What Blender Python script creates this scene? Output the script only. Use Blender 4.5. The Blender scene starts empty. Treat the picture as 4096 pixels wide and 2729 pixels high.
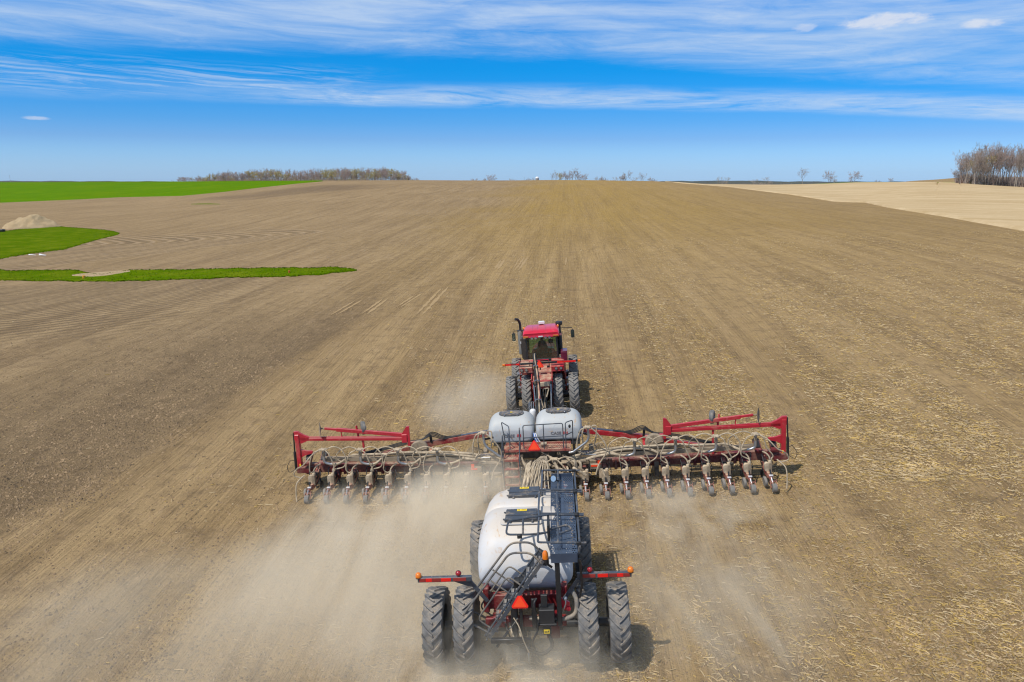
import bpy, math, random
import numpy as np
from mathutils import Vector, Matrix
R = math.radians
rng = np.random.default_rng(7)
random.seed(7)
scene = bpy.context.scene
COL = scene.collection

# ------------------------------------------------------------------ camera
FPX, CU, CV = 3186.0, 2048.0, 1364.5          # focal length and centre in photo pixels (4096 x 2729)
PITCH = math.atan((CV - 727.0) / FPX)
CAMH = 11.8
SP, CP = math.sin(PITCH), math.cos(PITCH)
cam_d = bpy.data.cameras.new('camera')
cam_d.sensor_width = 36.0
cam_d.lens = 36.0 * FPX / 4096.0
cam_d.clip_start = 0.1
cam_d.clip_end = 40000.0
cam = bpy.data.objects.new('camera', cam_d)
COL.objects.link(cam)
cam.location = (0, 0, CAMH)
cam.rotation_euler = (math.pi / 2 - PITCH, 0, 0)
scene.camera = cam

# ------------------------------------------------------------------ light
SUN_TO = Vector((-0.47, -0.38, 1.0)).normalized()
sun_d = bpy.data.lights.new('sun', 'SUN')
sun_d.energy = 4.0
sun_d.angle = R(0.53)
sun_d.color = (1.0, 0.955, 0.88)
sun = bpy.data.objects.new('sun', sun_d)
COL.objects.link(sun)
sun.rotation_euler = SUN_TO.to_track_quat('Z', 'Y').to_euler()
sun.location = SUN_TO * 80

scene.view_settings.view_transform = 'Standard'
scene.view_settings.look = 'None'
scene.view_settings.gamma = 1.0
scene.view_settings.exposure = 0.0
scene.cycles.max_bounces = 6
scene.cycles.diffuse_bounces = 2
scene.cycles.glossy_bounces = 2
scene.cycles.transmission_bounces = 4
scene.cycles.transparent_max_bounces = 12
scene.cycles.volume_bounces = 4
scene.cycles.volume_step_rate = 1.0
scene.cycles.volume_max_steps = 96
scene.cycles.use_denoising = True
scene.cycles.denoising_prefilter = 'ACCURATE'
scene.cycles.denoising_input_passes = 'RGB_ALBEDO_NORMAL'
scene.cycles.use_adaptive_sampling = False
scene.cycles.filter_width = 1.2
scene.cycles.sample_clamp_indirect = 4.0


class NT:
    """small helper for building node trees"""
    def __init__(self, tree):
        self.t = tree
        self.n = tree.nodes
        self.l = tree.links

    def new(self, typ, **kw):
        nd = self.n.new(typ)
        for k, v in kw.items():
            setattr(nd, k, v)
        return nd

    def link(self, a, b):
        self.l.new(a, b)

    def val(self, sock, v):
        if hasattr(v, 'is_output') or isinstance(v, bpy.types.NodeSocket):
            self.l.new(v, sock)
        else:
            sock.default_value = v

    def math(self, op, a, b=0.0, c=0.0, clamp=False):
        m = self.new('ShaderNodeMath', operation=op, use_clamp=clamp)
        self.val(m.inputs[0], a)
        self.val(m.inputs[1], b)
        self.val(m.inputs[2], c)
        return m.outputs[0]

    def mr(self, v, a, b, c=0.0, d=1.0, smooth=False):
        m = self.new('ShaderNodeMapRange', clamp=True)
        if smooth:
            m.interpolation_type = 'SMOOTHSTEP'
        self.val(m.inputs[0], v)
        self.val(m.inputs[1], a)
        self.val(m.inputs[2], b)
        self.val(m.inputs[3], c)
        self.val(m.inputs[4], d)
        return m.outputs[0]

    def mix(self, f, a, b, blend='MIX'):
        m = self.new('ShaderNodeMix', data_type='RGBA', blend_type=blend)
        m.clamp_factor = True
        self.val(m.inputs[0], f)
        self.val(m.inputs[6], a if not isinstance(a, tuple) else (*a[:3], 1))
        self.val(m.inputs[7], b if not isinstance(b, tuple) else (*b[:3], 1))
        return m.outputs[2]

    def noise(self, vec, scale, detail=4.0, rough=0.55, dist=0.0):
        m = self.new('ShaderNodeTexNoise')
        if vec is not None:
            self.l.new(vec, m.inputs['Vector'])
        m.inputs['Scale'].default_value = scale
        m.inputs['Detail'].default_value = detail
        m.inputs['Roughness'].default_value = rough
        m.inputs['Distortion'].default_value = dist
        return m.outputs['Fac']

    def mapping(self, vec, loc=(0, 0, 0), rot=(0, 0, 0), scale=(1, 1, 1)):
        m = self.new('ShaderNodeMapping')
        self.l.new(vec, m.inputs[0])
        m.inputs[1].default_value = loc
        m.inputs[2].default_value = rot
        m.inputs[3].default_value = scale
        return m.outputs[0]

    def ramp(self, f, stops):
        m = self.new('ShaderNodeValToRGB')
        e = m.color_ramp.elements
        while len(e) < len(stops):
            e.new(0.5)
        for i, (p, c) in enumerate(stops):
            e[i].position = p
            e[i].color = (*c[:3], 1)
        self.val(m.inputs[0], f)
        return m.outputs[0]


# ------------------------------------------------------------------ sky
world = bpy.data.worlds.new('World')
scene.world = world
world.use_nodes = True
w = NT(world.node_tree)
w.n.clear()
sky = w.new('ShaderNodeTexSky', sky_type='NISHITA', sun_disc=False)
sky.sun_elevation = math.asin(SUN_TO.z)
sky.sun_rotation = math.atan2(SUN_TO.x, SUN_TO.y)
sky.air_density = 1.0
sky.dust_density = 0.6
sky.ozone_density = 1.5
tc = w.new('ShaderNodeTexCoord')
sx = w.new('ShaderNodeSeparateXYZ')
w.link(tc.outputs['Generated'], sx.inputs[0])
DX, DY, DZ = sx.outputs
hor = w.math('SQRT', w.math('ADD', w.math('MULTIPLY', DX, DX), w.math('MULTIPLY', DY, DY)))
T = w.math('DIVIDE', DZ, w.math('MAXIMUM', hor, 0.02))            # tangent of the elevation
A = w.math('ARCTAN2', DX, DY)                                      # azimuth, 0 straight ahead
# the clear spring sky deepens quickly above the horizon
K = 0.4
tint = w.ramp(w.mr(T, 0.0, 0.8), [(p / 0.8, tuple(k * K for k in c)) for p, c in (
    (0.0, (0.80, 1.28, 2.30)), (0.02, (0.60, 1.01, 1.86)), (0.035, (0.48, 0.88, 1.66)), (0.05, (0.36, 0.71, 1.44)),
    (0.07, (0.21, 0.64, 1.36)), (0.10, (0.070, 0.60, 1.32)), (0.13, (0.006, 0.60, 1.28)), (0.16, (0.003, 0.62, 1.30)),
    (0.20, (0.03, 0.68, 1.40)), (0.40, (0.5, 0.85, 1.15)), (0.8, (1.0, 1.0, 1.0)))])
tint = w.mix(1.0, tint, (1 / K, 1 / K, 1 / K), 'MULTIPLY')
base = w.mix(1.0, sky.outputs[0], tint, 'MULTIPLY')
# cirrus layer
cv = w.new('ShaderNodeCombineXYZ')
w.link(w.math('MULTIPLY', A, 1.0), cv.inputs[0])
w.link(w.math('MULTIPLY', w.math('ADD', T, w.math('MULTIPLY', A, 0.026)), 1.0), cv.inputs[1])
V0 = cv.outputs[0]
wn = w.new('ShaderNodeTexNoise')
w.link(w.mapping(V0, loc=(2.2, 5.1, 0), scale=(3.0, 14.0, 1)), wn.inputs['Vector'])
wn.inputs['Scale'].default_value = 1.0
wn.inputs['Detail'].default_value = 5.0
wsub = w.new('ShaderNodeVectorMath', operation='SUBTRACT')
w.link(wn.outputs['Color'], wsub.inputs[0])
wsub.inputs[1].default_value = (0.5, 0.5, 0.5)
wmul = w.new('ShaderNodeVectorMath', operation='MULTIPLY')
w.link(wsub.outputs[0], wmul.inputs[0])
wmul.inputs[1].default_value = (0.22, 0.030, 0)
wadd = w.new('ShaderNodeVectorMath', operation='ADD')
w.link(V0, wadd.inputs[0])
w.link(wmul.outputs[0], wadd.inputs[1])
V = wadd.outputs[0]
fine = w.noise(w.mapping(V, scale=(7.0, 64.0, 1)), 1.0, 12.0, 0.72, 0.6)
broad = w.noise(w.mapping(V, loc=(3.1, 1.7, 0), scale=(2.3, 22.0, 1)), 1.0, 5.0, 0.55, 0.9)
wisp = w.noise(w.mapping(V, loc=(9.3, 4.1, 0), rot=(0, 0, 0.05), scale=(5.0, 120.0, 1)), 1.0, 12.0, 0.72, 0.8)
Apos = w.math('MAXIMUM', A, 0.0)
ctr = w.math('SUBTRACT', 0.0995, w.math('MULTIPLY', w.math('MULTIPLY', Apos, Apos), 0.085))
dA = w.math('ADD', w.math('SUBTRACT', T, ctr), w.math('MULTIPLY', w.math('SUBTRACT', broad, 0.5), 0.012))
bandA = w.math('MULTIPLY', w.mr(dA, -0.016, -0.006, 0, 1, True), w.mr(dA, -0.002, 0.020, 1, 0, True))
bandA = w.math('MULTIPLY', bandA, w.mr(A, -0.42, -0.15, 0.30, 1.0, True))
bandL = w.math('MULTIPLY', w.math('MULTIPLY', w.mr(T, 0.088, 0.100, 0, 1, True), w.mr(T, 0.118, 0.140, 1, 0, True)),
               w.mr(A, -0.10, -0.28, 0, 1, True))
lowr = w.ramp(w.mr(A, -0.6, 0.6), [(p, (v * 4, v * 4, v * 4)) for p, v in ((0.0, 0.142), (0.04, 0.1454), (0.34, 0.1566), (0.56, 0.1535), (0.73, 0.1317), (0.96, 0.099), (1.0, 0.095))])
lows = w.new('ShaderNodeSeparateColor')
w.link(lowr, lows.inputs[0])
dB = w.math('SUBTRACT', T, w.math('MULTIPLY', lows.outputs[0], 0.25))
dB = w.math('ADD', dB, w.math('MULTIPLY', w.math('SUBTRACT', fine, 0.5), 0.03))
veil = w.mr(dB, -0.016, 0.022, 0, 1, True)
veil = w.math('MULTIPLY', veil, w.mr(T, 0.5, 0.9, 1, 0.2))
cA = w.math('MULTIPLY', bandA, w.mr(w.math('ADD', fine, w.math('MULTIPLY', wisp, 0.6)), 0.61, 0.95, 0.03, 0.95))
cL = w.math('MULTIPLY', bandL, w.mr(wisp, 0.46, 0.68))
cB = w.math('MULTIPLY', veil, w.mr(w.math('ADD', broad, w.math('MULTIPLY', fine, 0.6)), 0.56, 0.96, 0.03, 0.85))
cirrus = w.math('MAXIMUM', w.math('MAXIMUM', w.math('MULTIPLY', cA, 0.95), w.math('MULTIPLY', cL, 0.85)), cB)


def puff(a0, t0, wa, wt, seed):
    pa = w.math('DIVIDE', w.math('SUBTRACT', A, a0), wa)
    pt = w.math('DIVIDE', w.math('SUBTRACT', T, t0), wt)
    d = w.math('ADD', w.math('MULTIPLY', pa, pa), w.math('MULTIPLY', pt, pt))
    nz = w.noise(w.mapping(V, loc=(seed, seed * 1.7, 0), scale=(42.0, 95.0, 1)), 1.0, 7.0, 0.6)
    return w.mr(w.math('ADD', d, w.math('MULTIPLY', w.math('SUBTRACT', nz, 0.5), 3.4)), 0.1, 1.3, 0.85, 0.0, True)


cum = w.math('MAXIMUM', puff(0.417, 0.1707, 0.046, 0.0075, 2.0), puff(0.508, 0.161, 0.020, 0.0056, 5.0))
cum = w.math('MAXIMUM', cum, w.math('MULTIPLY', puff(-0.523, 0.0654, 0.014, 0.0022, 8.0), 0.6))
cum = w.math('MAXIMUM', cum, w.math('MULTIPLY', puff(0.333, 0.170, 0.014, 0.0045, 11.0), 0.5))
cloud_col = w.ramp(w.mr(T, 0.05, 0.22), [(0.0, (4.6, 5.7, 6.9)), (1.0, (4.9, 5.9, 7.3))])
skyc = w.mix(w.math('MULTIPLY', cirrus, 0.84), base, (5.5, 6.6, 8.0))
skyc = w.mix(cum, skyc, (6.4, 6.9, 7.9))
bg = w.new('ShaderNodeBackground')
w.link(skyc, bg.inputs[0])
bg.inputs[1].default_value = 0.11
wo = w.new('ShaderNodeOutputWorld')
w.link(bg.outputs[0], wo.inputs[0])


# ------------------------------------------------------------------ terrain height
def tslope(v):
    yc = (CV - v) / FPX
    return (-SP + yc * CP) / (CP + yc * SP)


def z_at(v, Y):
    return CAMH + Y * tslope(v)


def u2a(u):
    return (u - CU) / FPX / 1.0197


ROW = 0.0654                                    # heading of the drills, clockwise from +Y
RS, RC = math.sin(ROW), math.cos(ROW)
PO = np.array([0.9045, 28.1316, -0.0135])       # planter origin on the ground


def pchip(xk, yk, x):
    xk = np.asarray(xk, float)
    yk = np.asarray(yk, float)
    h = np.diff(xk)
    d = np.diff(yk) / h
    m = np.zeros_like(yk)
    m[0], m[-1] = d[0], d[-1]
    for i in range(1, len(xk) - 1):
        if d[i - 1] * d[i] > 0:
            w1, w2 = 2 * h[i] + h[i - 1], h[i] + 2 * h[i - 1]
            m[i] = (w1 + w2) / (w1 / d[i - 1] + w2 / d[i])
    x = np.clip(x, xk[0], xk[-1])
    i = np.clip(np.searchsorted(xk, x) - 1, 0, len(h) - 1)
    t = (x - xk[i]) / h[i]
    t2, t3 = t * t, t * t * t
    return ((2 * t3 - 3 * t2 + 1) * yk[i] + (t3 - 2 * t2 + t) * h[i] * m[i] + (-2 * t3 + 3 * t2) * yk[i + 1] + (t3 - t2) * h[i] * m[i + 1])


COLS = [
    (-1200, [(60, -0.6), (120, -1.6), (240, -2.6), (480, -2.5), (820, z_at(733, 820)), (1100, 8), (1600, 4), (3000, 0)]),
    (0, [(60, -0.3), (120, -1.0), (240, -1.6), (480, -1.0), (820, z_at(730, 820)), (1100, 8), (1600, 4), (3000, 0)]),
    (500, [(60, 0.3), (120, -0.2), (240, -0.4), (470, 0.7), (800, z_at(728, 800)), (1100, 8), (1600, 4), (3000, 0)]),
    (900, [(60, 0.7), (120, 0.7), (240, 1.2), (450, 4.5), (760, z_at(725.5, 760)), (1000, 10), (1600, 5), (3000, 0)]),
    (1300, [(60, 1.0), (120, 1.6), (220, 3.0), (420, 8.0), (650, z_at(723, 650)), (900, 11), (1600, 5), (3000, 0)]),
    (1700, [(60, 1.2), (120, 2.2), (200, 4.0), (400, 9.6), (590, z_at(722.5, 590)), (850, 10), (1600, 4), (3000, 0)]),
    (2200, [(60, 1.5), (120, 2.8), (200, 4.5), (390, 10.0), (550, z_at(721, 550)), (800, 10), (1600, 3), (3000, 0)]),
    (2600, [(60, 1.9), (120, 3.3), (200, 5.0), (380, 9.8), (530, z_at(726, 530)), (800, 8), (1600, 2), (3000, 0)]),
    (2820, [(60, 2.1), (120, 3.6), (200, 5.1), (380, 9.4), (540, z_at(738, 540)), (800, 4), (1600, 0), (3000, -4)]),
    (3150, [(60, 2.4), (120, 3.9), (200, 5.1), (330, 6.0), (600, z_at(739.5, 600)), (800, 5), (1600, 0), (3000, -4)]),
    (3430, [(60, 2.6), (120, 4.2), (200, 5.0), (320, 5.4), (560, z_at(731, 560)), (680, 9), (1600, 2), (3000, -4)]),
    (3700, [(60, 2.8), (120, 4.4), (200, 5.6), (330, 7.5), (540, z_at(729.5, 540)), (640, 10.5), (900, z_at(722, 900)), (1600, 6), (3000, 0)]),
    (3860, [(60, 2.9), (120, 4.5), (200, 5.8), (330, 8.2), (520, z_at(734, 520)), (620, 10.6), (880, z_at(710, 880)), (1600, 8), (3000, 0)]),
    (4096, [(60, 3.0), (117, 4.6), (200, 6.0), (330, 7.6), (480, z_at(748, 480)), (600, 9.5), (860, z_at(709, 860)), (1600, 8), (3000, 0)]),
    (5200, [(60, 3.2), (117, 4.9), (200, 6.2), (330, 7.6), (480, 8.2), (600, 9), (860, 15), (1600, 8), (3000, 0)]),
]
COL_A = np.array([u2a(c[0]) for c in COLS])


def gh(x, y):
    x = np.asarray(x, float)
    y = np.asarray(y, float)
    x, y = np.broadcast_arrays(x, y)
    lx = (x - PO[0]) * RC - (y - PO[1]) * RS
    ly = (x - PO[0]) * RS + (y - PO[1]) * RC
    lc = 16 * np.tanh(lx / 16)
    near = 0.0534 * lc + 0.0233 * (np.sqrt(lc * lc + 1) - 1) * np.clip((ly + 12) / 12, 0, 1)
    near = near + pchip([-70, -28, -9.8, 0, 9.8, 27, 60], [-0.9, -0.3, -0.13, -0.0135, 0.478, 1.3, 2.4], ly)
    yy = np.maximum(y, 60)
    a = np.clip(x / np.maximum(y, 30), COL_A[0], COL_A[-1])
    Z = np.stack([pchip([k[0] for k in c[1]], [k[1] for k in c[1]], yy) for c in COLS])
    i = np.clip(np.searchsorted(COL_A, a) - 1, 0, len(COLS) - 2)
    t = (a - COL_A[i]) / (COL_A[i + 1] - COL_A[i])
    t = np.clip(t, 0, 1)
    t = 0.5 * t + 0.5 * t * t * (3 - 2 * t)
    far = np.take_along_axis(Z, i[None], 0)[0] * (1 - t) + np.take_along_axis(Z, (i + 1)[None], 0)[0] * t
    b = np.clip((y - 42) / 55, 0, 1)
    b = b * b * (3 - 2 * b)
    z = near * (1 - b) + far * b
    far_w = np.clip((y - 120) / 200, 0, 1)
    z = z + far_w * (0.35 * np.sin(x / 37.0 + y / 61.0) * np.sin(y / 47.0 - x / 83.0))
    return z


def hit(u, v):
    """first terrain point on the line of sight through a photo pixel"""
    xc, yc = (u - CU) / FPX, (CV - v) / FPX
    d = np.array([xc, CP + yc * SP, -SP + yc * CP])
    d = d / d[1]
    Y = np.geomspace(6, 2500, 1500)
    g = gh(d[0] * Y, Y) - (CAMH + d[2] * Y)
    k = np.argmax(g > 0)
    if g[k] <= 0:                                   # just over the skyline: take the ridge itself
        k = int(np.argmax(np.where(Y > 60, g / Y, -9)))
        return np.array([d[0] * Y[k], Y[k], float(gh(d[0] * Y[k], Y[k]))])
    f = -g[k - 1] / (g[k] - g[k - 1]) if k > 0 else 0
    y = Y[k - 1] + f * (Y[k] - Y[k - 1]) if k > 0 else Y[0]
    return np.array([d[0] * y, y, float(gh(d[0] * y, y))])


# ------------------------------------------------------------------ mesh builder
def norm(v):
    v = np.asarray(v, float)
    n = np.linalg.norm(v)
    return v / n if n else v


class MB:
    def __init__(self):
        self.v, self.f, self.m, self.s = [], [], [], []
        self.c = 0

    def add(self, vs, fs, mi=0, smooth=False):
        o = self.c
        self.v.extend([tuple(map(float, p)) for p in vs])
        self.c += len(vs)
        for f in fs:
            self.f.append(tuple(o + i for i in f))
            self.m.append(mi)
            self.s.append(smooth)
        return self

    def obox(self, c, ax, ay, az, mi=0, bev=0.0):
        """box from centre and three half-axis vectors, with chamfered edges"""
        c, ax, ay, az = map(lambda q: np.asarray(q, float), (c, ax, ay, az))
        if bev <= 0:
            vs = [c + sx * ax + sy * ay + sz * az for sx in (-1, 1) for sy in (-1, 1) for sz in (-1, 1)]
            fs = [(0, 1, 3, 2), (4, 6, 7, 5), (0, 4, 5, 1), (2, 3, 7, 6), (0, 2, 6, 4), (1, 5, 7, 3)]
            return self.add(vs, fs, mi)
        A3 = [ax, ay, az]
        L3 = [np.linalg.norm(q) for q in A3]
        b = [min(bev, 0.45 * l) / l if l else 0 for l in L3]
        idx, vs = {}, []
        for sx in (-1, 1):
            for sy in (-1, 1):
                for sz in (-1, 1):
                    s = (sx, sy, sz)
                    for k in range(3):
                        p = c.copy()
                        for j in range(3):
                            p = p + s[j] * A3[j] * (1.0 if j == k else 1.0 - b[j])
                        idx[(s, k)] = len(vs)
                        vs.append(p)
        fs = []
        for k in range(3):
            i, j = (k + 1) % 3, (k + 2) % 3
            for sk in (-1, 1):
                q = []
                for (si, sj) in ((-1, -1), (1, -1), (1, 1), (-1, 1)):
                    s = [0, 0, 0]
                    s[k], s[i], s[j] = sk, si, sj
                    q.append(idx[(tuple(s), k)])
                fs.append(tuple(q if sk > 0 else q[::-1]))
            for si in (-1, 1):
                for sj in (-1, 1):
                    s0, s1 = [0, 0, 0], [0, 0, 0]
                    s0[k], s0[i], s0[j] = -1, si, sj
                    s1[k], s1[i], s1[j] = 1, si, sj
                    q = [idx[(tuple(s0), i)], idx[(tuple(s1), i)], idx[(tuple(s1), j)], idx[(tuple(s0), j)]]
                    fs.append(tuple(q if si * sj < 0 else q[::-1]))
        for sx in (-1, 1):
            for sy in (-1, 1):
                for sz in (-1, 1):
                    s = (sx, sy, sz)
                    q = [idx[(s, 0)], idx[(s, 1)], idx[(s, 2)]]
                    fs.append(tuple(q if sx * sy * sz > 0 else q[::-1]))
        return self.add(vs, fs, mi)

    def box(self, lo, hi, mi=0, bev=0.012):
        lo, hi = np.asarray(lo, float), np.asarray(hi, float)
        h = (hi - lo) / 2
        return self.obox((lo + hi) / 2, (h[0], 0, 0), (0, h[1], 0), (0, 0, h[2]), mi, bev)

    def bar(self, p, q, wd, ht, mi=0, up=(0, 0, 1), bev=0.008):
        p, q = np.asarray(p, float), np.asarray(q, float)
        d = norm(q - p)
        s = np.cross(d, up)
        if np.linalg.norm(s) < 1e-4:
            s = np.cross(d, (0, 1, 0))
        s = norm(s)
        t = np.cross(s, d)
        return self.obox((p + q) / 2, (q - p) / 2, s * wd / 2, t * ht / 2, mi, bev)

    def tube(self, pts, r, n=8, mi=0, caps=True, smooth=True):
        P = np.asarray(pts, float)
        k = len(P)
        rr = np.full(k, r) if np.isscalar(r) else np.asarray(r, float)
        tan = np.zeros_like(P)
        tan[1:-1] = P[2:] - P[:-2]
        tan[0], tan[-1] = P[1] - P[0], P[-1] - P[-2]
        ref = np.array([0.0, 0, 1]) if abs(norm(tan[0])[2]) < 0.9 else np.array([0.0, 1, 0])
        vs = []
        prev = None
        for i in range(k):
            t = norm(tan[i])
            a = ref - t * np.dot(ref, t) if prev is None else prev - t * np.dot(prev, t)
            a = norm(a)
            prev = a
            b = np.cross(t, a)
            for j in range(n):
                g = 2 * math.pi * j / n
                vs.append(P[i] + rr[i] * (a * math.cos(g) + b * math.sin(g)))
        fs = [(i * n + j, i * n + (j + 1) % n, (i + 1) * n + (j + 1) % n, (i + 1) * n + j) for i in range(k - 1) for j in range(n)]
        self.add(vs, fs, mi, smooth)
        if caps:
            o = self.c - len(vs)
            self.f.append(tuple(o + j for j in range(n))[::-1])
            self.f.append(tuple(o + (k - 1) * n + j for j in range(n)))
            self.m += [mi, mi]
            self.s += [False, False]
        return self

    def lathe(self, prof, origin, axis, n=24, mi=0, smooth=True, close=False):
        """prof: list of (radius, distance along axis)"""
        o = np.asarray(origin, float)
        ax = norm(axis)
        a = norm(np.cross(ax, (0, 0, 1) if abs(ax[2]) < 0.9 else (1, 0, 0)))
        b = np.cross(ax, a)
        k = len(prof)
        vs = []
        for (r, h) in prof:
            for j in range(n):
                g = 2 * math.pi * j / n
                vs.append(o + ax * h + r * (a * math.cos(g) + b * math.sin(g)))
        fs = []
        for i in range(k if close else k - 1):
            i2 = (i + 1) % k
            for j in range(n):
                fs.append((i * n + j, i * n + (j + 1) % n, i2 * n + (j + 1) % n, i2 * n + j))
        self.add(vs, fs, mi, smooth)
        if not close:
            oo = self.c - len(vs)
            for i, rev in ((0, True), (k - 1, False)):
                if prof[i][0] > 1e-4:
                    q = [oo + i * n + j for j in range(n)]
                    self.f.append(tuple(q[::-1] if rev else q))
                    self.m.append(mi)
                    self.s.append(False)
        return self

    def disc(self, c, axis, r, t, n=20, mi=0):
        return self.lathe([(r, -t / 2), (r, t / 2)], c, axis, n, mi, smooth=False)

    def prism(self, poly, t, mi=0):
        """polygon (3-D points, one plane) extruded by the vector t"""
        n = len(poly)
        P = [np.asarray(p, float) for p in poly]
        vs = P + [p + np.asarray(t, float) for p in P]
        fs = [tuple(range(n))[::-1], tuple(range(n, 2 * n))]
        fs += [(i, (i + 1) % n, n + (i + 1) % n, n + i) for i in range(n)]
        return self.add(vs, fs, mi)

    def loft(self, secs, mi=0, smooth=True, caps=True):
        n = len(secs[0])
        vs = [p for s in secs for p in s]
        k = len(secs)
        fs = [(i * n + j, i * n + (j + 1) % n, (i + 1) * n + (j + 1) % n, (i + 1) * n + j) for i in range(k - 1) for j in range(n)]
        self.add(vs, fs, mi, smooth)
        if caps:
            o = self.c - len(vs)
            self.f.append(tuple(o + j for j in range(n))[::-1])
            self.f.append(tuple(o + (k - 1) * n + j for j in range(n)))
            self.m += [mi, mi]
            self.s += [smooth, smooth]
        return self

    def sphere(self, c, r, n=12, k=8, mi=0, sc=(1, 1, 1)):
        c = np.asarray(c, float)
        vs, fs = [], []
        for i in range(k + 1):
            th = math.pi * i / k
            for j in range(n):
                ph = 2 * math.pi * j / n
                vs.append(c + r * np.array([math.sin(th) * math.cos(ph) * sc[0], math.sin(th) * math.sin(ph) * sc[1], math.cos(th) * sc[2]]))
        for i in range(k):
            for j in range(n):
                fs.append((i * n + j, (i + 1) * n + j, (i + 1) * n + (j + 1) % n, i * n + (j + 1) % n))
        return self.add(vs, fs, mi, True)

    def build(self, name, mats, parent=None, sharp=40):
        me = bpy.data.meshes.new(name)
        me.from_pydata(self.v, [], self.f)
        mats = mats if isinstance(mats, (list, tuple)) else [mats]
        for m in mats:
            me.materials.append(m)
        me.polygons.foreach_set('material_index', self.m)
        me.polygons.foreach_set('use_smooth', self.s)
        me.update()
        if any(self.s) and sharp:
            me.set_sharp_from_angle(angle=R(sharp))
        o = bpy.data.objects.new(name, me)
        COL.objects.link(o)
        if parent is not None:
            o.parent = parent
        return o


def np_mesh(name, V, F, mats, mi=None, smooth=False, parent=None):
    """large mesh from arrays; F is (n, k) with one face size"""
    me = bpy.data.meshes.new(name)
    V = np.ascontiguousarray(V, dtype=np.float32)
    F = np.ascontiguousarray(F, dtype=np.int32)
    n, k = F.shape
    me.vertices.add(len(V))
    me.vertices.foreach_set('co', V.ravel())
    me.loops.add(n * k)
    me.loops.foreach_set('vertex_index', F.ravel())
    me.polygons.add(n)
    me.polygons.foreach_set('loop_start', np.arange(0, n * k, k, dtype=np.int32))
    if mi is not None:
        me.polygons.foreach_set('material_index', np.asarray(mi, dtype=np.int32))
    me.polygons.foreach_set('use_smooth', np.full(n, smooth, dtype=bool))
    for m in (mats if isinstance(mats, (list, tuple)) else [mats]):
        me.materials.append(m)
    me.update(calc_edges=True)
    me.validate()
    o = bpy.data.objects.new(name, me)
    COL.objects.link(o)
    if parent is not None:
        o.parent = parent
    return o


def tag(o, label=None, cat=None, group=None, kind=None):
    if label:
        o['label'] = label
    if cat:
        o['category'] = cat
    if group:
        o['group'] = group
    if kind:
        o['kind'] = kind
    return o


def empty(name, parent=None):
    o = bpy.data.objects.new(name, None)
    o.empty_display_size = 0.3
    COL.objects.link(o)
    if parent is not None:
        o.parent = parent
    return o


def copy_tree(o, parent=None):
    c = o.copy()
    COL.objects.link(c)
    c.parent = parent
    for ch in list(o.children):
        copy_tree(ch, c)
    return c


def frame_matrix(o, psi, b):
    ex = Vector((math.cos(psi), -math.sin(psi), b)).normalized()
    ey = Vector((math.sin(psi), math.cos(psi), 0.0))
    ez = ex.cross(ey)
    m = Matrix((ex, ey, ez)).transposed().to_4x4()
    m.translation = Vector(o)
    return m


def smooth_path(pts, n=6):
    """Catmull-Rom through the points"""
    P = [np.asarray(p, float) for p in pts]
    P = [2 * P[0] - P[1]] + P + [2 * P[-1] - P[-2]]
    out = []
    for i in range(1, len(P) - 2):
        p0, p1, p2, p3 = P[i - 1:i + 3]
        for k in range(n):
            t = k / n
            out.append(0.5 * ((2 * p1) + (-p0 + p2) * t + (2 * p0 - 5 * p1 + 4 * p2 - p3) * t * t + (-p0 + 3 * p1 - 3 * p2 + p3) * t ** 3))
    out.append(P[-2])
    return out


def round_path(pts, r, n=4):
    """polyline with rounded corners"""
    P = [np.asarray(p, float) for p in pts]
    out = [P[0]]
    for i in range(1, len(P) - 1):
        a, b, c = P[i - 1], P[i], P[i + 1]
        l1, l2 = np.linalg.norm(a - b), np.linalg.norm(c - b)
        q = min(r, l1 * 0.45, l2 * 0.45)
        s, e = b + (a - b) / l1 * q, b + (c - b) / l2 * q
        for k in range(n + 1):
            t = k / n
            out.append((1 - t) ** 2 * s + 2 * t * (1 - t) * b + t * t * e)
    out.append(P[-1])
    return out


# ------------------------------------------------------------------ materials
MATS = {}
DUST = (0.50, 0.385, 0.255)


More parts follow.
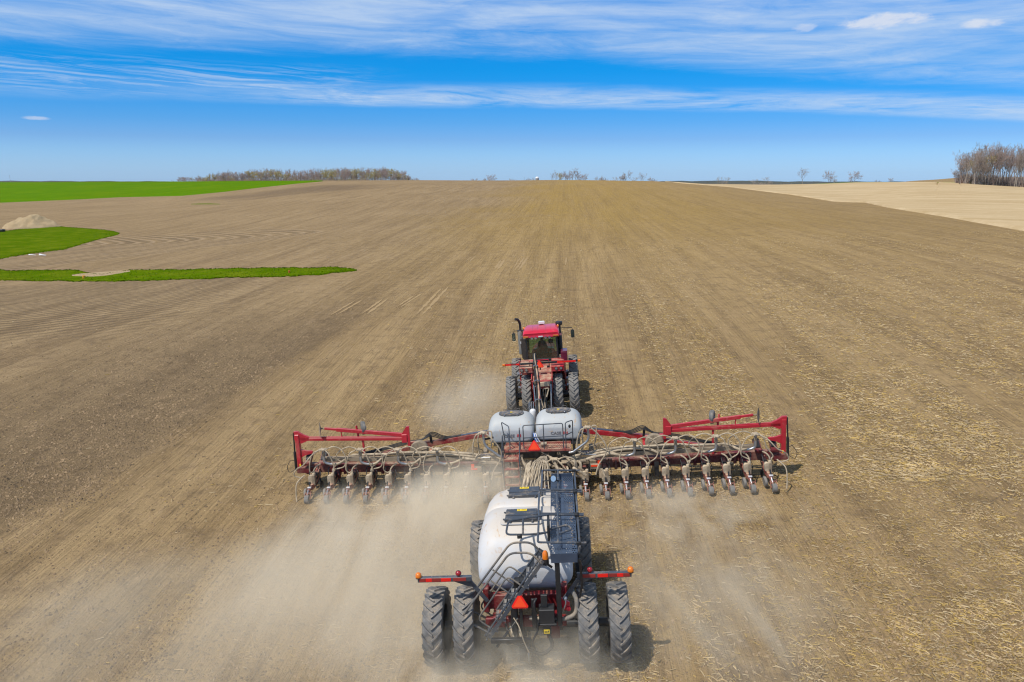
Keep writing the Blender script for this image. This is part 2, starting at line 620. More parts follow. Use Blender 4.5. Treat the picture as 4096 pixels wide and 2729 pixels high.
def mat(name, col, rough=0.6, metal=0.0, dust=0.0, var=0.12, scale=3.0, bump=0.0, bscale=40.0, spec=0.5, coat=0.0):
    m = bpy.data.materials.new(name)
    m.use_nodes = True
    t = NT(m.node_tree)
    p = t.n['Principled BSDF']
    tcn = t.new('ShaderNodeTexCoord')
    vec = tcn.outputs['Object']
    n1 = t.noise(vec, scale, 5.0, 0.6)
    dk = tuple(c * (1 - var * 1.6) for c in col)
    lt = tuple(min(1, c * (1 + var)) for c in col)
    c = t.mix(t.mr(n1, 0.3, 0.7), dk, lt)
    rg = rough
    if dust > 0:
        geo = t.new('ShaderNodeNewGeometry')
        sz = t.new('ShaderNodeSeparateXYZ')
        t.link(geo.outputs['Normal'], sz.inputs[0])
        up = t.mr(sz.outputs[2], -0.2, 0.9, 0.35, 1.0)
        n2 = t.noise(vec, scale * 0.8, 6.0, 0.65)
        n3 = t.noise(vec, scale * 9, 3.0, 0.6)
        f = t.math('MULTIPLY', t.mr(t.math('ADD', n2, t.math('MULTIPLY', n3, 0.35)), 0.95 - 0.75 * dust, 1.15 - 0.65 * dust), up)
        f = t.math('MULTIPLY', f, min(1.0, 0.25 + dust))
        c = t.mix(f, c, DUST)
        rg = t.mr(f, 0, 1, rough, 0.95)
    t.val(p.inputs['Base Color'], c if not isinstance(c, tuple) else (*c, 1))
    t.val(p.inputs['Roughness'], rg)
    p.inputs['Metallic'].default_value = metal
    p.inputs['Specular IOR Level'].default_value = spec
    if coat:
        p.inputs['Coat Weight'].default_value = coat
        p.inputs['Coat Roughness'].default_value = 0.15
    if bump:
        b = t.new('ShaderNodeBump')
        b.inputs['Strength'].default_value = bump
        b.inputs['Distance'].default_value = 0.02
        t.link(t.noise(vec, bscale, 4.0, 0.6), b.inputs['Height'])
        t.link(b.outputs[0], p.inputs['Normal'])
    MATS[name] = m
    return m


M_red = mat('red_paint', (0.40, 0.013, 0.022), 0.38, dust=0.40, coat=0.2)
M_redclean = mat('clean_red_paint', (0.60, 0.018, 0.045), 0.30, dust=0.22, coat=0.35, var=0.08)
M_reddust = mat('dusty_red_paint', (0.27, 0.022, 0.022), 0.6, dust=0.55)
M_black = mat('black_steel', (0.016, 0.017, 0.019), 0.42, dust=0.18, var=0.2)
M_blackpl = mat('black_plastic', (0.022, 0.022, 0.023), 0.5, dust=0.12)
M_rail = mat('rail_steel', (0.060, 0.070, 0.086), 0.33, dust=0.34, var=0.15)
M_chrome = mat('bright_steel', (0.55, 0.56, 0.58), 0.22, 1.0, dust=0.12)
M_zinc = mat('zinc_steel', (0.42, 0.43, 0.44), 0.4, 0.8, dust=0.3)
M_tan = mat('dust_coated_hose', (0.46, 0.37, 0.255), 0.85, var=0.30, scale=5)
M_tandark = mat('dust_coated_steel', (0.30, 0.235, 0.160), 0.85, var=0.25, scale=4)
M_hosedark = mat('black_hose', (0.018, 0.018, 0.018), 0.5, dust=0.12)
M_tyre = mat('tyre_rubber', (0.162, 0.157, 0.150), 0.85, dust=0.42, var=0.2, scale=5, bump=0.3)
M_tyredust = mat('dusty_tyre_rubber', (0.215, 0.205, 0.188), 0.9, dust=0.36, var=0.2, scale=4, bump=0.3)
M_rim = mat('dark_rim', (0.05, 0.05, 0.055), 0.5, dust=0.3)
M_orange = mat('fluorescent_orange', (0.95, 0.07, 0.012), 0.5, var=0.04)
M_redrefl = mat('red_reflector', (0.85, 0.018, 0.012), 0.3, var=0.08, scale=30)
M_redrefl_dull = mat('dull_red_reflector', (0.30, 0.03, 0.022), 0.5, dust=0.2)
M_amber = mat('amber_lens', (0.80, 0.20, 0.012), 0.2, var=0.1, scale=20, coat=0.5)
M_redlens = mat('red_lens', (0.32, 0.010, 0.016), 0.2, var=0.1, coat=0.5)
M_yellow = mat('yellow_sticker', (0.85, 0.60, 0.02), 0.5, var=0.04)
M_white = mat('white_plastic', (0.72, 0.72, 0.72), 0.4, dust=0.1)
M_lens = mat('lamp_lens', (0.50, 0.53, 0.55), 0.15, 0.6, var=0.1, scale=60)
M_seat = mat('seat_cloth', (0.035, 0.030, 0.028), 0.9)
M_letter = mat('dark_lettering', (0.16, 0.16, 0.17), 0.5)
M_letterred = mat('red_lettering', (0.45, 0.03, 0.03), 0.5)
M_blue = mat('blue_strap', (0.03, 0.12, 0.38), 0.6)


def tank_material(name, col, dustcol, amount, streak):
    m = bpy.data.materials.new(name)
    m.use_nodes = True
    t = NT(m.node_tree)
    p = t.n['Principled BSDF']
    vec = t.new('ShaderNodeTexCoord').outputs['Object']
    geo = t.new('ShaderNodeNewGeometry')
    sz = t.new('ShaderNodeSeparateXYZ')
    t.link(geo.outputs['Normal'], sz.inputs[0])
    up = t.mr(sz.outputs[2], 0.1, 0.95)
    n1 = t.noise(vec, 1.3, 6.0, 0.62, 0.4)
    n2 = t.noise(t.mapping(vec, scale=(1, 0.35, 1)), 6.0, 6.0, 0.65, 0.6)
    f = t.math('MULTIPLY', t.mr(t.math('ADD', n1, t.math('MULTIPLY', up, 0.35)), 0.45, 0.85), amount)
    c = t.mix(f, col, dustcol)
    c = t.mix(t.math('MULTIPLY', t.mr(n2, 0.60, 0.68), streak), c, (0.50, 0.30, 0.13))
    n4 = t.noise(vec, 2.3, 5.0, 0.7, 1.0)
    c = t.mix(t.math('MULTIPLY', t.mr(n4, 0.63, 0.70), 0.35), c, (0.17, 0.19, 0.23))
    t.link(c, p.inputs['Base Color'])
    p.inputs['Roughness'].default_value = 0.55
    b = t.new('ShaderNodeBump')
    b.inputs['Strength'].default_value = 0.12
    b.inputs['Distance'].default_value = 0.02
    t.link(t.noise(vec, 14.0, 4.0, 0.6), b.inputs['Height'])
    t.link(b.outputs[0], p.inputs['Normal'])
    MATS[name] = m
    return m


M_carttank = tank_material('dusty_white_tank_plastic', (0.56, 0.58, 0.61), (0.60, 0.525, 0.43), 0.85, 0.55)
M_bulktank = tank_material('grey_tank_plastic', (0.43, 0.455, 0.47), (0.46, 0.45, 0.40), 0.5, 0.8)


def glass_mat():
    m = bpy.data.materials.new('tinted_cab_glass')
    m.use_nodes = True
    t = NT(m.node_tree)
    t.n.clear()
    tr = t.new('ShaderNodeBsdfTransparent')
    tr.inputs[0].default_value = (0.70, 0.82, 0.70, 1)
    gl = t.new('ShaderNodeBsdfGlossy')
    gl.inputs['Roughness'].default_value = 0.08
    df = t.new('ShaderNodeBsdfDiffuse')
    df.inputs[0].default_value = (*DUST, 1)
    fr = t.new('ShaderNodeFresnel')
    fr.inputs[0].default_value = 1.5
    a = t.new('ShaderNodeMixShader')
    t.link(fr.outputs[0], a.inputs[0])
    t.link(tr.outputs[0], a.inputs[1])
    t.link(gl.outputs[0], a.inputs[2])
    b = t.new('ShaderNodeMixShader')
    b.inputs[0].default_value = 0.07
    t.link(a.outputs[0], b.inputs[1])
    t.link(df.outputs[0], b.inputs[2])
    o = t.new('ShaderNodeOutputMaterial')
    t.link(b.outputs[0], o.inputs[0])
    return m


M_glass = glass_mat()


# ------------------------------------------------------------------ ground
def vnoise(x, y, seed=0):
    """2-D value noise in 0..1"""
    xi, yi = np.floor(x).astype(np.int64), np.floor(y).astype(np.int64)
    fx, fy = x - xi, y - yi
    fx, fy = fx * fx * (3 - 2 * fx), fy * fy * (3 - 2 * fy)

    def h(a, b):
        n = (a * 374761393 + b * 668265263 + seed * 1274126177) & 0xFFFFFFFF
        n = ((n ^ (n >> 13)) * 1274126177) & 0xFFFFFFFF
        return ((n ^ (n >> 16)) & 0xFFFF) / 65535.0
    return (h(xi, yi) * (1 - fx) + h(xi + 1, yi) * fx) * (1 - fy) + (h(xi, yi + 1) * (1 - fx) + h(xi + 1, yi + 1) * fx) * fy


def row_xy(x, y):
    return (x - PO[0]) * RC - (y - PO[1]) * RS, (x - PO[0]) * RS + (y - PO[1]) * RC


CLOD_A, CLOD_B = hit(60, 2080), hit(1400, 1290)   # ends of the cloddy strip left of the machines
CLOD_D = norm((CLOD_B - CLOD_A)[:2])
CLOD_N = np.array([-CLOD_D[1], CLOD_D[0]])        # towards the left
DARK_PATCH = hit(1230, 757)
ARC_C = hit(1020, 948)                            # where the drills turn round on the headland
_pa, _pb = hit(1150, 992), hit(640, 1062)
ARC_S = float(abs((_pa - _pb)[0] / (_pa - _pb)[1]))
ARC_R = float(hit(1285, 950)[0] - ARC_C[0] + 4 * ARC_S)


def soil_material():
    m = bpy.data.materials.new('tilled_soil')
    m.use_nodes = True
    t = NT(m.node_tree)
    p = t.n['Principled BSDF']
    geo = t.new('ShaderNodeNewGeometry')
    P = geo.outputs['Position']
    rowp = t.mapping(P, rot=(0, 0, ROW))
    rs = t.new('ShaderNodeSeparateXYZ')
    t.link(rowp, rs.inputs[0])
    lx0 = PO[0] * RC - PO[1] * RS
    LX = t.math('SUBTRACT', rs.outputs[0], lx0)
    LY = t.math('SUBTRACT', rs.outputs[1], PO[0] * RS + PO[1] * RC)
    ws = t.new('ShaderNodeSeparateXYZ')
    t.link(P, ws.inputs[0])
    # streaks along the drills
    st1 = t.noise(t.mapping(rowp, scale=(0.55, 0.030, 0.2)), 1.0, 6.0, 0.6, 0.3)
    st2 = t.noise(t.mapping(rowp, scale=(2.2, 0.075, 0.2)), 1.0, 5.0, 0.65, 0.4)
    st3 = t.noise(t.mapping(rowp, scale=(7.0, 0.5, 0.2)), 1.0, 4.0, 0.6)
    big = t.noise(P, 0.022, 5.0, 0.6, 0.5)
    med = t.noise(P, 0.30, 6.0, 0.62)
    f1 = t.noise(P, 2.6, 8.0, 0.7)
    f2 = t.noise(P, 9.0, 6.0, 0.7)
    left = t.mr(LX, -2.0, -30.0, 0.0, 1.0, True)
    col = t.mix(t.mr(st1, 0.32, 0.68), (0.312, 0.208, 0.094), (0.440, 0.304, 0.148))
    lcol = t.mix(t.mr(st1, 0.32, 0.68), (0.300, 0.207, 0.104), (0.415, 0.292, 0.154))
    col = t.mix(left, col, lcol)
    col = t.mix(t.math('MULTIPLY', t.mr(st2, 0.50, 0.72), 0.38), col, (0.150, 0.098, 0.050))
    col = t.mix(t.math('MULTIPLY', t.mr(big, 0.45, 0.75), 0.32), col, (0.215, 0.145, 0.076))
    col = t.mix(t.math('MULTIPLY', t.mr(med, 0.50, 0.75), 0.32), col, (0.43, 0.30, 0.155))
    moist = t.noise(t.mapping(rowp, loc=(1.3, 2.2, 0), scale=(0.33, 0.022, 0.2)), 1.0, 7.0, 0.68, 0.6)
    col = t.mix(t.math('MULTIPLY', t.mr(moist, 0.49, 0.60), t.mr(f1, 0.3, 0.66, 0.70, 0.12)), col, (0.165, 0.108, 0.056))
    # darker cloddy strip on the left
    cx = t.math('SUBTRACT', ws.outputs[0], float(CLOD_A[0]))
    cy = t.math('SUBTRACT', ws.outputs[1], float(CLOD_A[1]))
    cn = t.math('ADD', t.math('MULTIPLY', cx, float(CLOD_N[0])), t.math('MULTIPLY', cy, float(CLOD_N[1])))
    cs = t.math('ADD', t.math('MULTIPLY', cx, float(CLOD_D[0])), t.math('MULTIPLY', cy, float(CLOD_D[1])))
    cn = t.math('ADD', cn, t.math('MULTIPLY', t.math('SUBTRACT', med, 0.5), 4.0))
    band = t.math('MULTIPLY', t.mr(cn, -1.6, 0.4, 0, 1, True), t.mr(cn, 1.5, 22.0, 1, 0, True))
    band = t.math('MULTIPLY', band, t.math('MULTIPLY', t.mr(cs, -12, 0, 0, 1), t.mr(cs, 20, 52, 1, 0, True)))
    col = t.mix(t.math('MULTIPLY', band, t.mr(f1, 0.25, 0.7, 0.75, 0.30)), col, (0.190, 0.134, 0.080))
    # straw residue: flecks in windrow bands, blending to a yellow cast in the distance
    sband = t.noise(t.mapping(rowp, loc=(4, 0, 0), scale=(0.20, 0.012, 0.2)), 1.0, 5.0, 0.6, 0.5)
    right = t.mr(LX, -14.0, 4.0, 0.0, 1.0, True)
    far = t.mr(LY, 10.0, 190.0, 0.0, 1.0, True)
    cen = t.math('MULTIPLY', t.mr(t.math('ADD', LX, t.math('MULTIPLY', t.math('SUBTRACT', big, 0.5), 60.0)), -40.0, 4.0, 0, 1, True), t.mr(LX, 9.0, 90.0, 1, 0.30, True))
    sm = t.math('MULTIPLY', right, t.mr(sband, 0.36, 0.66, 0.15, 1.0))
    v1 = t.new('ShaderNodeTexVoronoi', feature='F1')
    t.link(t.mapping(P, scale=(3.6, 2.6, 2.0)), v1.inputs['Vector'])
    v1.inputs['Scale'].default_value = 1.0
    fl = t.math('ADD', t.mr(f1, 0.52, 0.66), t.math('MULTIPLY', t.mr(v1.outputs['Distance'], 0.05, 0.30, 1, 0), 0.7))
    sf = t.math('MULTIPLY', t.math('MULTIPLY', sm, fl), 0.75)
    col = t.mix(sf, col, (0.48, 0.335, 0.135))
    col = t.mix(t.math('MULTIPLY', t.math('MULTIPLY', far, cen), t.mr(sband, 0.30, 0.70, 0.30, 0.80)), col, (0.365, 0.235, 0.055))
    col = t.mix(t.math('MULTIPLY', t.mr(LY, 15.0, 150.0, 0.0, 1.0, True), t.mr(big, 0.30, 0.65, 0.18, 0.46)), col, t.mix(cen, (0.255, 0.172, 0.080), (0.335, 0.212, 0.048)))
    # dark brown patch of soil below the crest on the left
    hx = t.math('DIVIDE', t.math('SUBTRACT', ws.outputs[0], float(DARK_PATCH[0])), 52.0)
    hy = t.math('DIVIDE', t.math('SUBTRACT', ws.outputs[1], float(DARK_PATCH[1])), 60.0)
    hd = t.math('SQRT', t.math('ADD', t.math('MULTIPLY', hx, hx), t.math('MULTIPLY', hy, hy)))
    hd = t.math('ADD', hd, t.math('MULTIPLY', t.math('SUBTRACT', big, 0.5), 1.6))
    col = t.mix(t.mr(hd, 0.35, 1.15, 0.60, 0.0, True), col, (0.130, 0.088, 0.052))
    # headland furrows: drills turning round at the end
    ax_ = t.math('SUBTRACT', ws.outputs[0], float(ARC_C[0]))
    ay_ = t.math('SUBTRACT', ws.outputs[1], float(ARC_C[1]))
    leg = t.math('MULTIPLY', t.math('SQRT', t.math('ADD', t.math('MULTIPLY', ay_, ay_), 16.0)), ARC_S)
    rr = t.math('ADD', t.math('ADD', ax_, leg), t.math('MULTIPLY', med, 1.6))
    wv = t.math('SINE', t.math('ADD', t.math('MULTIPLY', rr, 1.9), t.math('MULTIPLY', big, 6.0)))
    wv2 = t.math('SINE', t.math('MULTIPLY', rr, 0.55))
    am = t.math('MULTIPLY', t.mr(rr, ARC_R - 3, ARC_R, 1, 0, True), t.mr(ay_, 16.0, 30.0, 1, 0, True))
    am = t.math('MULTIPLY', am, t.math('MULTIPLY', t.mr(ws.outputs[1], 100.0, 108.0, 0, 1, True), t.mr(big, 0.35, 0.6, 0.6, 1.0)))
    col = t.mix(t.math('MULTIPLY', am, t.mr(t.math('ADD', wv, t.math('MULTIPLY', wv2, 0.8)), -0.4, 1.2, 0, 0.45)), col, (0.130, 0.092, 0.052))
    col = t.mix(t.math('MULTIPLY', am, t.mr(wv, -0.3, -1.0, 0, 0.5)), col, (0.44, 0.32, 0.20))
    # straight drills on the headland this side of the grass strip
    hv = t.mapping(P, rot=(0, 0, 0.80))
    hs = t.new('ShaderNodeSeparateXYZ')
    t.link(hv, hs.inputs[0])
    hw = t.math('SINE', t.math('MULTIPLY', t.math('ADD', hs.outputs[0], t.math('MULTIPLY', med, 1.2)), 5.2))
    hm = t.math('MULTIPLY', t.mr(LX, -24, -40, 0, 1, True), t.math('MULTIPLY', t.mr(ws.outputs[1], 52, 62, 0, 1, True), t.mr(ws.outputs[1], 95, 100, 1, 0, True)))
    col = t.mix(t.math('MULTIPLY', hm, t.mr(hw, -0.2, 0.9, 0, 0.7)), col, (0.115, 0.083, 0.052))
    # drill rows, 0.76 m apart, fading in and out
    rw = t.math('SINE', t.math('ADD', t.math('MULTIPLY', LX, 4.123), t.math('MULTIPLY', t.math('SUBTRACT', st1, 0.5), 1.2)))
    rw2 = t.math('SINE', t.math('ADD', t.math('MULTIPLY', LX, 1.03), t.math('MULTIPLY', med, 1.5)))
    rm = t.math('MULTIPLY', t.mr(t.noise(t.mapping(rowp, loc=(8, 3, 0), scale=(0.12, 0.015, 0.2)), 1.0, 4.0, 0.6), 0.38, 0.62), t.mr(LX, -38, -20, 0, 1))
    rows = t.math('MULTIPLY', t.math('ADD', t.mr(rw, 0.2, 1.0), t.math('MULTIPLY', t.mr(rw2, 0.3, 1.0), 0.8)), rm)
    col = t.mix(t.math('MULTIPLY', rows, t.mr(f1, 0.25, 0.65, 0.36, 0.08)), col, (0.150, 0.098, 0.050))
    # patchy granulation that still reads far away
    g1 = t.noise(P, 0.85, 5.0, 0.7)
    g2 = t.noise(t.mapping(rowp, scale=(1.1, 0.45, 0.3)), 1.0, 5.0, 0.7, 0.5)
    col = t.mix(t.math('MULTIPLY', t.mr(g1, 0.50, 0.66), 0.50), col, (0.150, 0.100, 0.056))
    col = t.mix(t.math('MULTIPLY', t.mr(g2, 0.54, 0.72), 0.38), col, (0.43, 0.305, 0.175))
    # fine crumbs
    col = t.mix(t.math('MULTIPLY', t.mr(f2, 0.52, 0.74), 0.42), col, (0.10, 0.070, 0.042))
    col = t.mix(t.math('MULTIPLY', t.mr(f1, 0.60, 0.78), 0.35), col, (0.40, 0.30, 0.195))
    t.link(col, p.inputs['Base Color'])
    p.inputs['Roughness'].default_value = 0.95
    p.inputs['Specular IOR Level'].default_value = 0.1
    h = t.math('ADD', t.math('MULTIPLY', f1, 0.55), t.math('MULTIPLY', f2, 0.35))
    h = t.math('ADD', h, t.math('MULTIPLY', st3, 0.6))
    h = t.math('ADD', h, t.math('MULTIPLY', st2, 0.9))
    h = t.math('ADD', h, t.math('MULTIPLY', t.math('MULTIPLY', band, f1), 0.9))
    h = t.math('ADD', h, t.math('MULTIPLY', am, t.math('MULTIPLY', wv, 0.5)))
    b = t.new('ShaderNodeBump')
    b.inputs['Strength'].default_value = 0.9
    b.inputs['Distance'].default_value = 0.28
    t.link(h, b.inputs['Height'])
    t.link(b.outputs[0], p.inputs['Normal'])
    return m


M_soil = soil_material()

Yl = np.concatenate([np.linspace(-45, 8, 28)[:-1], np.linspace(8, 60, 131)[:-1], np.geomspace(60, 3000, 230)])
sl = np.linspace(-1.25, 1.25, 261)
GX = sl[None, :] * (np.maximum(Yl, 0)[:, None] + 34)
GY = np.repeat(Yl[:, None], len(sl), 1)
GZ = gh(GX, GY)
ny, nx = GX.shape
ii = (np.arange(ny - 1)[:, None] * nx + np.arange(nx - 1)[None, :]).ravel()
gF = np.stack([ii, ii + 1, ii + nx + 1, ii + nx], 1)
ground = np_mesh('field_ground', np.stack([GX, GY, GZ], -1).reshape(-1, 3), gF, M_soil, smooth=True)
tag(ground, 'brown tilled field of dry soil rising to the horizon', 'field', kind='structure')


def sheet_material(name, cols, scale, streak_rot, streak, bump=0.3, fleck=None, spec=0.0):
    m = bpy.data.materials.new(name)
    m.use_nodes = True
    t = NT(m.node_tree)
    p = t.n['Principled BSDF']
    P = t.new('ShaderNodeNewGeometry').outputs['Position']
    rp = t.mapping(P, rot=(0, 0, streak_rot))
    n1 = t.noise(t.mapping(rp, scale=streak), 1.0, 6.0, 0.62, 0.4)
    n2 = t.noise(P, scale, 6.0, 0.65)
    n3 = t.noise(P, scale * 14, 5.0, 0.7)
    c = t.mix(t.mr(n1, 0.3, 0.7), cols[0], cols[1])
    c = t.mix(t.math('MULTIPLY', t.mr(n2, 0.45, 0.72), 0.75), c, cols[2])
    c = t.mix(t.math('MULTIPLY', t.mr(n3, 0.5, 0.75), 0.5), c, cols[3])
    if fleck:
        c = t.mix(t.math('MULTIPLY', t.mr(t.noise(P, scale * 40, 3.0, 0.6), 0.62, 0.70), 0.5), c, fleck)
    t.link(c, p.inputs['Base Color'])
    p.inputs['Roughness'].default_value = 0.95
    p.inputs['Specular IOR Level'].default_value = spec
    b = t.new('ShaderNodeBump')
    b.inputs['Strength'].default_value = bump
    b.inputs['Distance'].default_value = 0.2
    t.link(t.math('ADD', n3, t.math('MULTIPLY', n2, 0.6)), b.inputs['Height'])
    t.link(b.outputs[0], p.inputs['Normal'])
    return m


M_grass = sheet_material('lawn_grass', ((0.050, 0.102, 0.001), (0.100, 0.172, 0.001), (0.175, 0.200, 0.010), (0.032, 0.068, 0.001)), 0.25, 0.9, (0.6, 0.05, 1), 0.5, (0.30, 0.30, 0.05))
M_wheat = sheet_material('young_wheat', ((0.075, 0.172, 0.0002), (0.098, 0.205, 0.0003), (0.130, 0.205, 0.001), (0.056, 0.130, 0.0002)), 0.03, 0.3, (0.16, 0.010, 1), 0.4)
M_stubble = sheet_material('pale_stubble', ((0.40, 0.288, 0.150), (0.57, 0.440, 0.268), (0.42, 0.298, 0.155), (0.63, 0.495, 0.315)), 0.06, -0.55, (0.16, 0.008, 1), 0.6)
M_sand = sheet_material('bare_sand', ((0.42, 0.315, 0.185), (0.50, 0.385, 0.235), (0.44, 0.32, 0.18), (0.27, 0.185, 0.10)), 0.5, 0.0, (0.6, 0.6, 1), 0.9)


def drape(name, mat_, bottom, top, n=120, m=26, off=0.06, ragged=0.0, far_extra=1.0, thick=0.0, seed=1, close_ends=True):
    """sheet lying on the ground between two edges given as pixel polylines (sampled against u)"""
    ub = np.array([q[0] for q in bottom], float)
    vb = np.array([q[1] for q in bottom], float)
    ut = np.array([q[0] for q in top], float)
    vt = np.array([q[1] for q in top], float)
    U = np.linspace(max(ub[0], ut[0]), min(ub[-1], ut[-1]), n)
    rows = []
    for k, u in enumerate(U):
        a = hit(u, np.interp(u, ub, vb))
        b = hit(u, np.interp(u, ut, vt))
        if ragged:
            da = norm((b - a)[:2]) if np.linalg.norm(b - a) > 0.05 else np.array([0, 1.0])
            a[:2] += da * ragged * (2.2 * (vnoise(np.array([k * 0.55]), np.array([seed * 3.3]), seed)[0] - 0.5) + 2.6 * (vnoise(np.array([k * 0.13]), np.array([seed * 1.3]), seed + 9)[0] - 0.5))
            b[:2] += da * ragged * (2.2 * (vnoise(np.array([k * 0.55]), np.array([seed * 7.7]), seed + 5)[0] - 0.5) + 2.6 * (vnoise(np.array([k * 0.13]), np.array([seed * 2.7]), seed + 3)[0] - 0.5))
        b[:2] = a[:2] + (b[:2] - a[:2]) * far_extra
        s = np.linspace(0, 1, m)
        rows.append(a[None, :2] * (1 - s[:, None]) + b[None, :2] * s[:, None])
    XY = np.stack(rows)
    Z = gh(XY[..., 0], XY[..., 1]) + off
    Z[:, 0] -= off * 1.5
    Z[:, -1] -= off * 1.5
    V_ = np.concatenate([XY, Z[..., None]], -1).reshape(-1, 3)
    i0 = (np.arange(n - 1)[:, None] * m + np.arange(m - 1)[None, :]).ravel()
    F_ = np.stack([i0, i0 + m, i0 + m + 1, i0 + 1], 1)
    return np_mesh(name, V_, F_, mat_, smooth=True), XY


wheat, _ = drape('wheat_field', M_wheat,
                 [(-900, 838), (-300, 822), (0, 812), (330, 798), (480, 790), (600, 787.5), (725, 785), (900, 768), (1050, 750), (1180, 736), (1290, 726)],
                 [(-900, 733), (0, 731), (500, 729), (900, 726.6), (1150, 724.6), (1290, 724.0)], n=150, m=60, off=0.35, far_extra=1.04)
tag(wheat, 'bright green young crop field on the left skyline', 'crop field', kind='structure')
stub, _ = drape('stubble_field', M_stubble,
                [(2660, 729.5), (2695, 731), (2918, 749), (3172, 781), (3331, 806.5), (3400, 810), (3458, 811), (3553, 832), (3700, 856), (3871, 886), (4096, 927), (4400, 985), (4800, 1060)],
                [(2660, 727.5), (2822, 739.2), (3108, 741), (3299, 737.5), (3426, 732.5), (3680, 731), (3807, 731.5), (3903, 741), (4096, 752), (4400, 768), (4800, 780)], n=220, m=110, off=0.40, far_extra=1.01)
tag(stub, 'pale beige stubble field on the right beyond the tilled soil', 'stubble field', kind='structure')
verge, _ = drape('grass_verge', M_wheat, [(3230, 742), (3299, 738.6), (3426, 733.6), (3560, 732.2), (3680, 731.8), (3807, 732), (3903, 741.8), (3960, 744.5)],
                 [(3230, 738), (3299, 734.5), (3426, 731), (3560, 730.5), (3680, 729.8), (3807, 729), (3903, 739), (3960, 743)], n=60, m=6, off=0.3)
tag(verge, 'thin green grass margin behind the stubble field', 'grass verge', kind='structure')
lawn, lawnXY = drape('grass_lawn', M_grass,
                     [(-420, 1095), (0, 1039), (120, 1018), (260, 1000), (330, 978), (400, 958), (440, 948), (470, 940), (478, 934)],
                     [(-420, 930), (0, 925), (60, 918), (160, 909), (240, 905), (330, 912), (420, 920), (460, 926), (478, 933)], n=110, m=24, off=0.035, ragged=0.5, seed=2)
tag(lawn, 'mown green lawn with a rounded end below the sand pile', 'lawn', kind='structure')
strip, stripXY = drape('grass_strip', M_grass,
                       [(-420, 1124), (0, 1124), (200, 1126), (420, 1128), (560, 1125), (800, 1117), (1050, 1110), (1200, 1106), (1330, 1096), (1400, 1088), (1426, 1083)],
                       [(-420, 1076), (0, 1077), (30, 1082), (150, 1081), (300, 1079), (345, 1089), (400, 1098), (470, 1090), (520, 1080), (700, 1078), (1000, 1074), (1200, 1071), (1350, 1070), (1400, 1075), (1426, 1081)],
                       n=260, m=14, off=0.035, ragged=0.45, seed=4)
tag(strip, 'long narrow strip of green grass crossing the tilled field', 'grass strip', kind='structure')
patch, _ = drape('grass_patch', M_grass, [(765, 818), (800, 818), (880, 818)], [(765, 816.5), (800, 814.5), (840, 814.5), (880, 816.5)], n=24, m=6, off=0.08, ragged=0.3, seed=9)
tag(patch, 'small far patch of weeds in the tilled soil', 'weed patch', kind='structure')
bare, _ = drape('bare_patch', M_sand, [(288, 1104), (330, 1109), (360, 1110), (420, 1106), (480, 1096), (520, 1088)],
                [(288, 1101), (330, 1094), (370, 1090), (430, 1086), (480, 1083), (520, 1083)], n=40, m=8, off=0.06, ragged=0.25, seed=12)
tag(bare, 'bare sandy patch at the edge of the grass strip', 'bare ground', kind='structure')


# grass blades standing up along the lawn and the strip
def tufts(name, XY, count, label, seed):
    g = np.random.default_rng(seed)
    n, m, _ = XY.shape
    k = g.integers(0, n - 1, count)
    s = g.random(count)
    edge = g.random(count) < 0.35
    s = np.where(edge, np.where(g.random(count) < 0.5, s * 0.06, 1 - s * 0.06), s)
    f = s * (m - 1)
    i = np.minimum(f.astype(int), m - 2)
    fr = (f - i)[:, None]
    kk = g.random(count)[:, None]
    p = (XY[k, i] * (1 - fr) + XY[k, i + 1] * fr) * (1 - kk) + (XY[k + 1, i] * (1 - fr) + XY[k + 1, i + 1] * fr) * kk
    z = gh(p[:, 0], p[:, 1])
    hgt = 0.04 + 0.09 * g.random(count) ** 2 + 0.03 * edge
    wd = 0.06 + 0.10 * g.random(count)
    an = g.random(count) * math.pi
    dx, dy = np.cos(an) * wd, np.sin(an) * wd
    lean = (g.random((count, 2)) - 0.5) * 0.15
    V0 = np.stack([p[:, 0] - dx, p[:, 1] - dy, z], -1)
    V1 = np.stack([p[:, 0] + dx, p[:, 1] + dy, z], -1)
    V2 = np.stack([p[:, 0] + dx * 0.3 + lean[:, 0], p[:, 1] + dy * 0.3 + lean[:, 1], z + hgt], -1)
    Vv = np.stack([V0, V1, V2], 1).reshape(-1, 3)
    Ff = np.arange(count * 3).reshape(-1, 3)
    o = np_mesh(name, Vv, Ff, [M_blade1, M_blade2], g.integers(0, 2, count))
    return tag(o, label, 'grass', kind='stuff')


M_blade1 = mat('grass_blade', (0.074, 0.142, 0.001), 0.9, var=0.3, scale=0.4, spec=0.0)
M_blade2 = mat('yellow_green_blade', (0.125, 0.175, 0.004), 0.9, var=0.3, scale=0.4, spec=0.0)
tufts('grass_blades', lawnXY, 9000, 'short green grass blades on the rounded lawn', 3)
tufts('grass_blades', stripXY, 9000, 'short green grass blades on the long narrow strip', 4)


# ------------------------------------------------------------------ straw and clods lying on the soil
def scatter(count, Y0, Y1, g, power=1.0):
    r = g.random(count)
    if abs(power - 1) < 1e-6:
        Y = Y0 * (Y1 / Y0) ** r
    else:
        q = 1 - power
        Y = (Y0 ** q + r * (Y1 ** q - Y0 ** q)) ** (1 / q)
    a = (g.random(count) * 2 - 1) * 0.78
    x = a * (Y * 0.98 + 3)
    return x, Y


def clod_band(x, y):
    d = np.stack([x - CLOD_A[0], y - CLOD_A[1]], -1)
    cn = d @ CLOD_N + (vnoise(x * 0.3, y * 0.3, 3) - 0.5) * 4
    cs = d @ CLOD_D
    return np.clip((cn + 1.6) / 2, 0, 1) * np.clip((14 - cn) / 12, 0, 1) * np.clip((cs + 12) / 12, 0, 1) * np.clip((50 - cs) / 25, 0, 1)


